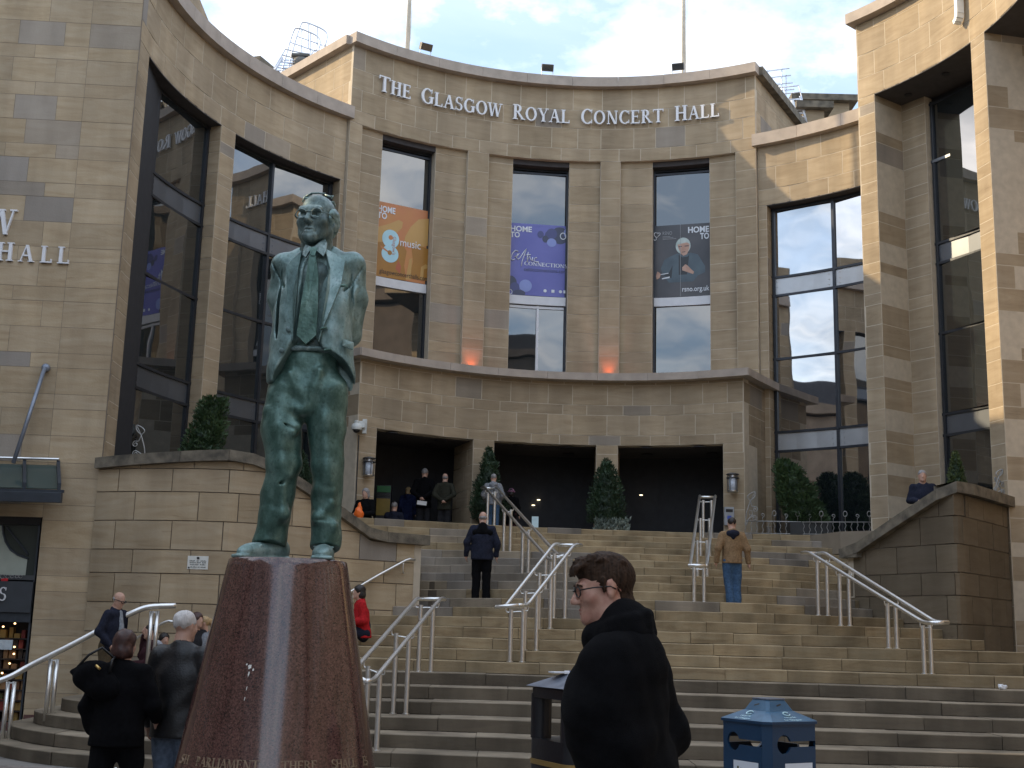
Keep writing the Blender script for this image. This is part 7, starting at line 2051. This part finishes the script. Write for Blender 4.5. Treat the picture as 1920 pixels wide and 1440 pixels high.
def sp(px, py, o=0): return at(px, py, dS + o)
xr = sp(58, 1150).x + .02
def srect(name, x0, x1, z0, z1, y, th, m, **k): return MB().box(((x0 + x1) / 2, y + th / 2, (z0 + z1) / 2), (x1 - x0, th, z1 - z0)).build(name, m, shop, **k)
z_fasc0, z_fasc1 = sp(20, 1148).z, sp(20, 1090).z; z_band = sp(20, 1078).z
CREAM = mat('pale_green_blind', (0.40, 0.44, 0.38), 0.7, var=.06)
srect('frame_head', xr - 4.6, xr, zA - .14, zA, dS - .02, .12, BLKPL)
srect('transom_glass', xr - 4.6, xr, z_band, zA - .14, dS + .06, .02, glass('shop_glass', (0.05, 0.06, 0.055), 1.6))
cA_ = Vector((sp(-70, 985).x, dS + .035, sp(-70, 985).z)); rA = (sp(52, 1010).x - cA_.x) * 1.02
# pale roundel of the upper window: a disc of blind, its edge the dark arc
mbq = MB(); nq = 40; cxx = sp(-40, 1010).x; 
arc_pts = []
for py in (984, 1000, 1015, 1030, 1040, 1046): pass
ex = [(4, 985), (5, 1000), (9, 1015), (18, 1030), (32, 1040), (50, 1047), (46, 1079), (-120, 1079), (-120, 985)]
mbq.add([sp(px, py, .0) + Vector((0, .04, 0)) for px, py in ex], [tuple(range(len(ex)))[::-1]]); mbq.build('blind', CREAM, shop)
MB().tube([sp(px, py) + Vector((0, .03, 0)) for px, py in ((4, 984), (5, 1000), (9, 1015), (18, 1030), (32, 1040), (51, 1047))], .02, 6).build('arched_bar', CANM, shop)
MB().tube([sp(12, 988) + Vector((0, .03, 0)), sp(52, 1040) + Vector((0, .03, 0))], .018, 6).build('glazing_bar', CANM, shop)
srect('sign_band', xr - 4.6, xr, z_fasc1 + .03, z_band, dS - .03, .10, mat('dark_band', (0.06, 0.065, 0.07), 0.5))
srect('fascia', xr - 4.6, xr, z_fasc0, z_fasc1, dS - .10, .14, mat('slate_fascia', (0.045, 0.052, 0.062), 0.45))
srect('shutter_box', xr - 4.6, xr, sp(20, 1166).z, z_fasc0 - .01, dS - .05, .14, CANM)
q = sp(-4, 1126, -.11); kx_ = .22
mb, _ = letter_mesh('S', lambda u, v_, w: (q.x + u, dS - .10 - w, q.z + v_), 0, .24, 0.0, .012); mb.build('letter', LETTER_W, shop)
qq = sp(8, 1087, -.05); MB().box((qq.x, dS - .036, qq.z), (.12, .01, .05)).build('red_badge', mat('badge_red', (0.6, 0.02, 0.03), 0.4), shop)
for px, s_ in ((4, .07), (14, .06), (22, .05), (31, .05), (38, .055)):
    c_ = sp(px, 1081, -.05); MB().tube([Vector((c_.x + s_ * math.cos(a) * .6, dS - .038, c_.z + s_ * math.sin(a) * .5)) for a in np.linspace(.3, 5.6, 12)], .007, 5).build('script_letter', mat('grey_script', (0.25, 0.25, 0.25), 0.5), shop)
zg = Z0 + .28
srect('display_glass', xr - 4.6, xr, zg, sp(20, 1166).z, dS + .06, .02, glass('display_glass_mat', (0.05, 0.045, 0.04), 1.45)) if False else None
srect('display_back', xr - 4.6, xr, Z0, sp(20, 1166).z, dS + .55, .05, mat('display_back_mat', (0.10, 0.055, 0.03), 0.7, var=.5, scale=5))
LAMPY = mat('display_lamp', (0.9, 0.6, 0.3), emit=(1.0, 0.62, 0.28, 1.6))
rg = random.Random(12)
GOODS = [mat('goods_' + n_, c_, 0.5) for n_, c_ in (('brown', (0.16, 0.07, 0.03)), ('tan', (0.30, 0.17, 0.08)), ('red', (0.20, 0.025, 0.02)), ('gold', (0.35, 0.22, 0.06)), ('dark', (0.03, 0.02, 0.018)), ('olive', (0.10, 0.10, 0.03)))]
zt_ = sp(20, 1172).z
for r in range(9):
    z = Z0 + .15 + (zt_ - Z0 - .2) * r / 9
    srect('shelf', xr - 2.2, xr - .04, z - .02, z, dS + .22, .34, GOODS[4])
    x = xr - .08
    while x > xr - 2.0:
        w_ = rg.uniform(.06, .13); hh = rg.uniform(.08, .20)
        srect('display_item', x - w_, x, z + .002, z + hh, dS + .26 + rg.uniform(0, .1), .12, rg.choice(GOODS)); x -= w_ + rg.uniform(.01, .05)
for px, py in ((28, 1169), (6, 1175), (27, 1213), (26, 1226), (10, 1205), (18, 1244), (4, 1262), (14, 1290)):
    c_ = sp(px, py, .2); MB().lathe([(.012, -.015), (.022, 0), (.012, .015)], c_, 8).build('display_lamp', LAMPY, shop)
c0_, c1_ = sp(-30, 1217, -.02), sp(24, 1200, -.02); srect('notice_card', c0_.x, c1_.x, c0_.z, c1_.z, dS - .02, .01, mat('notice_card_mat', (0.50, 0.56, 0.60), 0.5, var=.15, scale=12))
srect('stall_riser', xr - 4.6, xr, Z0 - .05, Z0 + .14, dS, .12, REDGRAN)
srect('door_jamb', xr - .035, xr, Z0, zA - .14, dS - .02, .12, CANM)

# ================================================================== BINS IN FRONT
BINB = mat('black_bin_paint', (0.010, 0.011, 0.015), 0.35, var=.2, scale=8, bump=.05); GOLD = mat('gold_band', (0.32, 0.21, 0.07), 0.4, 0.3); LIDM = mat('worn_grey_lid', (0.10, 0.115, 0.15), 0.4, 0.2, col2=(0.20, 0.22, 0.27), scale=6)
dB = 8.3; cL = at(992, 1310, dB); 
wB = (at(1116, 1310, dB + .2).x - cL.x)
gB = ground_z(dB)
zR = at(1040, 1292, dB).z                # underside of the lid
bn = empty('litter_bin', 'black litter bin with gold band and grey lid, left of the man in black', 'bin', (cL.x + .375, dB + .33, gB), rad(26))
def rr_box(mb, w, d, z0, z1, r=.06, mi=0):
    pts = []
    for sx_, sy_, a0 in ((1, 1, 0), (-1, 1, 90), (-1, -1, 180), (1, -1, 270)):
        for k in range(5): a = rad(a0 + 22.5 * k); pts.append((sx_ * (w / 2 - r) + r * math.cos(a), sy_ * (d / 2 - r) + r * math.sin(a)))
    return mb.prism(pts, z0, z1, mi)
H_ = zR - gB; S_ = .55
rr_box(MB(), S_, S_, 0, H_ * .62, .07).build('body', BINB, bn, auto=True)
rr_box(MB(), S_ + .012, S_ + .012, H_ * .62, H_ * .645, .075).build('band', GOLD, bn, auto=True)
rr_box(MB(), S_, S_, H_ * .645, H_ * .745, .07).build('collar', BINB, bn, auto=True)
for sx_ in (-1, 1):
    for sy_ in (-1, 1):
        rr_box(MB(), .13, .13, H_ * .745, H_ * .965, .05).build('corner_post', BINB, bn, auto=True, loc=(sx_ * (S_ / 2 - .065), sy_ * (S_ / 2 - .065), 0))
rr_box(MB(), S_, S_, H_ * .945, H_ * .995, .07).build('rim', BINB, bn, auto=True)
mb = MB(); w0, w1 = S_ / 2 + .02, S_ / 2 - .16
mb.add([(-w0, -w0, H_), (w0, -w0, H_), (w0, w0, H_), (-w0, w0, H_), (-w1, -w1, H_ + .085), (w1, -w1, H_ + .085), (w1, w1, H_ + .085), (-w1, w1, H_ + .085)], [(3, 2, 1, 0), (4, 5, 6, 7), (0, 1, 5, 4), (1, 2, 6, 5), (2, 3, 7, 6), (3, 0, 4, 7)])
mb.build('lid', LIDM, bn, bevel=.008)
for k, (sx_, rz_) in enumerate(((0, 0), (1, rad(90)))):
    M_ = Matrix.Rotation(rz_, 4, 'Z')
    mfb = lambda x, y, w, M_=M_: M_ @ Vector((x, -S_ / 2 - w, y))
    print_text('letter', 'LITTER', mfb, -.13, H_ * .675, .26, .075, mat('worn_letter', (0.06, 0.062, 0.07), 0.5), bn, .002)
    for x in (-.2, .2): flat_poly('bolt', [(x + a, H_ * .70 + b_) for a, b_ in disc(0, 0, .009, 8)], mfb, PGR, bn, .003)
    for r_ in range(2):
        for x in (-.21, -.07, .07, .21): flat_poly('bolt', [(x + a, H_ * (.32 - .16 * r_) + b_) for a, b_ in disc(0, 0, .008, 8)], mfb, mat('dull_bolt', (0.05, 0.05, 0.055), 0.4), bn, .003)
    for i in range(9): flat_poly('print_line', [(-.19 + i * .025, H_ * .535 + .010 * (i % 2)), (-.173 + i * .025, H_ * .535 + .010 * (i % 2)), (-.173 + i * .025, H_ * .56), (-.19 + i * .025, H_ * .56)], mfb, PGR, bn, .002)
    for i in range(7): flat_poly('print_line', [(-.19 + i * .034, H_ * .505), (-.168 + i * .034, H_ * .505), (-.168 + i * .034, H_ * .515), (-.19 + i * .034, H_ * .515)], mfb, PGR, bn, .002)
    flat_poly('print_logo', [(.115, H_ * .525), (.165, H_ * .53), (.17, H_ * .56), (.12, H_ * .565)], mfb, PGR, bn, .002); flat_poly('print_logo', [(.115, H_ * .50), (.17, H_ * .50), (.17, H_ * .517), (.115, H_ * .517)], mfb, PGR, bn, .002)
WP = mat('white_wrapper', (0.74, 0.76, 0.80), 0.6, var=.1, scale=30)
pa = tag(MB().box((0, 0, .004), (.34, .12, .008)).build('paper', WP, loc=(bn.location.x - .06, bn.location.y + .05, gB + H_ + .088), rz=.3), 'white folded paper lying on the lid of the litter bin', 'paper')
pa.location.z += 0.004
# blue recycling bin
BLUE = mat('blue_bin_paint', (0.010, 0.042, 0.095), 0.38, var=.12, scale=4, bump=.04); BLUE_T = mat('blue_lid_paint', (0.020, 0.085, 0.165), 0.33, col2=(0.05, 0.14, 0.235), scale=7)
dR = 9.5; a = at(1357, 1350, dR + .15); b_ = at(1538, 1352, dR + .2); zRim = at(1424, 1358, dR).z; zTop = at(1444, 1310, dR + .4).z
gR = ground_z(dR); cxR = (a.x + b_.x) / 2
Wd = (b_.x - a.x) / (math.cos(rad(31)) + math.sin(rad(31)))
rb = empty('recycling_bin', 'blue recycling bin with keyhole openings and a stepped pyramid lid, at the bottom right', 'bin', (cxR, dR + Wd * .55, gR), rad(31))
Hr = zRim - gR; w0 = Wd / 2
def chamf(w, c): return [(w - c, -w), (w, -w + c), (w, w - c), (w - c, w), (-w + c, w), (-w, w - c), (-w, -w + c), (-w + c, -w)]
cb = .055
# walls with real keyhole openings: two visible faces are cut plates, the others plain
def keyhole_plate(name, M_):
    # face in xz, x -w..w, z 0..Hr ; opening: disc left, slot right
    hx, hz, hr = -w0 * .37, Hr - .142, .068; sx1 = w0 * .80; sh_ = .021
    x0, x1 = -w0 + cb, w0 - cb; n = 20
    out_ = []
    a0 = math.asin(sh_ / hr)
    ring_ = [(hx + hr * math.cos(t), hz + hr * math.sin(t)) for t in np.linspace(a0, 2 * math.pi - a0, n)] + [(sx1, hz - sh_), (sx1, hz + sh_)]
    # quads between ring and the plate border
    def border(x, z):
        cx_, cz_ = hx + .02, hz; dx, dz = x - cx_, z - cz_
        s = []
        if dx > 1e-6: s.append((x1 - cx_) / dx)
        if dx < -1e-6: s.append((x0 - cx_) / dx)
        if dz > 1e-6: s.append((Hr - .02 - cz_) / dz)
        if dz < -1e-6: s.append((Hr - .42 - cz_) / dz)
        k = min(s); return (cx_ + dx * k, cz_ + dz * k)
    m_ = len(ring_); mb = MB(); V = []
    for yy in (-w0, -w0 + .02):
        V += [M_ @ Vector((x, yy, z)) for x, z in ring_] + [M_ @ Vector((*[border(x, z)[0]], yy, border(x, z)[1])) for x, z in ring_]
    F = []
    for i in range(m_):
        j = (i + 1) % m_
        F += [(i, m_ + i, m_ + j, j), (2 * m_ + i, 2 * m_ + j, 3 * m_ + j, 3 * m_ + i), (i, j, 2 * m_ + j, 2 * m_ + i)]
    mb.add(V, F); 
    # corners of the border are filled by four small plates behind
    zlo, zhi = Hr - .42, Hr - .02
    for cx_, cz_ in ((x0, zhi), (x1, zhi), (x0, zlo), (x1, zlo)):
        pts_ = [border(x, z) for x, z in ring_]
        cand = sorted(pts_, key=lambda p: (p[0] - cx_) ** 2 + (p[1] - cz_) ** 2)
        ex_ = [p for p in pts_ if abs(p[0] - cx_) < 1e-6]; ez_ = [p for p in pts_ if abs(p[1] - cz_) < 1e-6]
        if ex_ and ez_:
            p1_ = min(ex_, key=lambda p: abs(p[1] - cz_)); p2_ = min(ez_, key=lambda p: abs(p[0] - cx_))
            mb.add([M_ @ Vector((p1_[0], -w0 + .001, p1_[1])), M_ @ Vector((cx_, -w0 + .001, cz_)), M_ @ Vector((p2_[0], -w0 + .001, p2_[1]))], [(0, 1, 2)])
    mb.box((0, -w0 + .01, (Hr - .42) / 2), (2 * (w0 - cb), .02, Hr - .42 - .002), M=M_)
    mb.box((0, -w0 + .009, Hr - .0095), (2 * (w0 - cb), .02, .019), M=M_)
    return mb.build(name, BLUE, rb)
for k in range(4):
    M_ = Matrix.Rotation(rad(90 * k), 4, 'Z')
    keyhole_plate('side_panel', M_)
    mb = MB(); c = cb
    mb.add([M_ @ Vector(p) for p in ((w0 - c, -w0, 0), (w0, -w0 + c, 0), (w0, -w0 + c, Hr), (w0 - c, -w0, Hr), (w0 - c - .01, -w0 + .02, 0), (w0 - .02, -w0 + c + .01, 0), (w0 - .02, -w0 + c + .01, Hr), (w0 - c - .01, -w0 + .02, Hr))], [(0, 1, 2, 3), (7, 6, 5, 4), (3, 2, 6, 7), (0, 4, 5, 1)]); mb.build('corner_strip', BLUE, rb)
    mfr = lambda x, y, w, M_=M_: M_ @ Vector((x, -w0 - w, y))
    for pts_, m_, l_ in (([(-w0 * .36, Hr - .58), (w0 * .66, Hr - .58), (w0 * .66, Hr - .277), (-w0 * .36, Hr - .277)], PW, .003),):
        flat_poly('notice_sheet', pts_, mfr, m_, rb, l_)
    for (x, z, w_, h_, m_) in ((-.09, .44, .022, .075, GOODS[5]), (-.075, .455, .022, .05, GOODS[3]), (-.055, .45, .026, .07, GOODS[0]), (-.035, .46, .02, .05, PBLACK), (.05, .44, .03, .03, GOODS[2]), (.075, .435, .035, .03, GOODS[4]), (.10, .44, .03, .035, GOODS[2]), (.06, .47, .06, .03, GOODS[0]), (-.07, .50, .08, .04, GOODS[1]), (.08, .50, .07, .035, GOODS[4])):
        z -= .085; x += .045
        flat_poly('print_shape', [(x - w_ / 2, Hr - z - h_ / 2), (x + w_ / 2, Hr - z - h_ / 2), (x + w_ / 2 * .8, Hr - z + h_ / 2), (x - w_ / 2 * .8, Hr - z + h_ / 2)], mfr, m_, rb, .005)
MB().prism(chamf(w0 - .03, cb), 0.0, .04).build('base', BLUE, rb); MB().prism(chamf(w0 - .035, cb), Hr - .44, Hr - .43).build('tray', BINB, rb)
# stepped lid
h1 = (zTop - zRim) * .52; w1 = w0 * .52; h2 = zTop - zRim; w2 = w0 * .34
def frust(wa, wb, za, zb_, name, m_, ca=cb, cc=.02):
    A = [(x, y, za) for x, y in chamf(wa, ca)]; B = [(x, y, zb_) for x, y in chamf(wb, cc)]; n = 8
    return MB().add(A + B, [tuple(range(n))[::-1], tuple(range(n, 2 * n))] + [(i, (i + 1) % n, n + (i + 1) % n, n + i) for i in range(n)]).build(name, m_, rb)
frust(w0 + .012, w0 + .012, Hr + .001, Hr + .02, 'lid_rim', BLUE, cb, cb)
frust(w0 + .010, w1, Hr + .021, Hr + h1, 'lid', BLUE_T); frust(w1 * .98, w2, Hr + h1 + .001, Hr + h2, 'lid_cap', BLUE_T, .02, .02)
MB().prism(chamf(w2 + .006, .02), Hr + h2 + .001, Hr + h2 + .010).build('cap_plate', LIDM, rb)
sl = math.atan2(h1 - .02, w0 - w1)
CYAN = mat('print_cyan_white', (0.55, 0.78, 0.82), 0.5)
for k in range(4):
    M_ = Matrix.Rotation(rad(90 * k), 4, 'Z')
    def mfl(x, y, w, M_=M_):
        t_ = y; return M_ @ Vector((x, -(w0 + .01) + (w0 - w1) * t_ - w * math.sin(sl), Hr + .021 + (h1 - .021) * t_ + w * math.cos(sl)))
    print_text('print_word', 'for Glasgow', mfl, -.085, .08, .17, .20, CYAN, rb, .003); print_text('print_word', 'recycle', mfl, -.055, .33, .11, .22, CYAN, rb, .003)
    P_ = [mfl(-.0 + .030 * math.cos(q), .70 + .16 * math.sin(q), .004) for q in np.linspace(.6, 5.9, 14)]; MB().tube(P_, .005, 5).build('print_logo', CYAN, rb)
    M2 = lambda x, t_, w: M_ @ Vector((x, -w1 * .98 + (w1 * .98 - w2) * t_ - w, Hr + h1 + (h2 - h1) * t_))
    MB().add([M2(-.03, .40, .002), M2(.02, .55, .002), M2(.02, .68, .002), M2(-.03, .53, .002)], [(0, 1, 2, 3)]).build('slot', BLKPL, rb)

# ================================================================== LITTER AND SMALL SIGNS
def scrap(label, px, py, d, z, sx_, sy_, h_, seed, m=WP, name='crumpled_paper'):
    f_ = Field().ell((0, 0, h_ * .5), (sx_, sy_, h_ * .6), k=0); f_.bump(folds(.028, seed, 2.6)); f_.plane((0, 0, 0), (0, 0, -1))
    q = at(px, py, d); o = obj(name, fmesh(name, f_, .011, m, 0), loc=(q.x, d, z)); return tag(o, label, 'litter')
scrap('crumpled white paper on a lower step beside the first rail post', 103, 1348, 20.0, zstep(2), .085, .06, .07, 2)
scrap('crumpled white wrapper on the paving between the legs of the brown-haired woman', 218, 1424, 16.3, Z0, .10, .07, .13, 3)
scrap('white scrap of paper on the upper landing beside the middle handrail', 1087, 1120, 22.9, zstep(14), .10, .06, .05, 4)
scrap('white crumpled ball at the far right end of the steps', 1880, 1289, 19.2, zstep(7), .075, .06, .07, 5)
q = at(1072, 1263, 20.0)
cp = empty('paper_carton', 'white carton with a blue stripe lying on the step behind the man in black', 'litter', (q.x, 20.0, zstep(7)))
MB().box((0, 0, .045), (.23, .10, .085)).build('carton', WP, cp, bevel=.006); MB().box((-.03, 0, .045), (.02, .104, .087)).build('stripe', mat('carton_blue', (0.05, 0.12, 0.35), 0.5), cp)
q = at(1003, 992, 30.2); bd = tag(MB().box((0, 0, .16), (.16, .02, .30)).build('notice_board', mat('pale_blue_board', (0.55, 0.72, 0.78), 0.5)), 'small pale blue board standing on the terrace edge behind the upper handrail', 'board'); bd.location = (q.x, 30.2, TERR)
# cash machine at the left of the porch
q = at(733, 975, 32.6); at_ = empty('kiosk', 'kiosk with green top and yellow panel, just inside the left porch opening', 'kiosk', (at(715, 975, 31.0).x, 31.3, TERR))
k_ = 30.9 / FPX
MB().box((0, .2, .55), (.36, .4, 1.10)).build('cabinet', BINB, at_, bevel=.01); MB().box((0, -.01, 1.0), (.34, .03, .16)).build('green_panel', mat('kiosk_green', (0.02, 0.13, 0.04), 0.5), at_); MB().box((0, -.012, .55), (.34, .03, .42)).build('yellow_panel', mat('kiosk_yellow', (0.22, 0.15, 0.02), 0.5), at_)
MB().box((0, -.014, .86), (.3, .03, .05)).build('slot', BLKPL, at_)
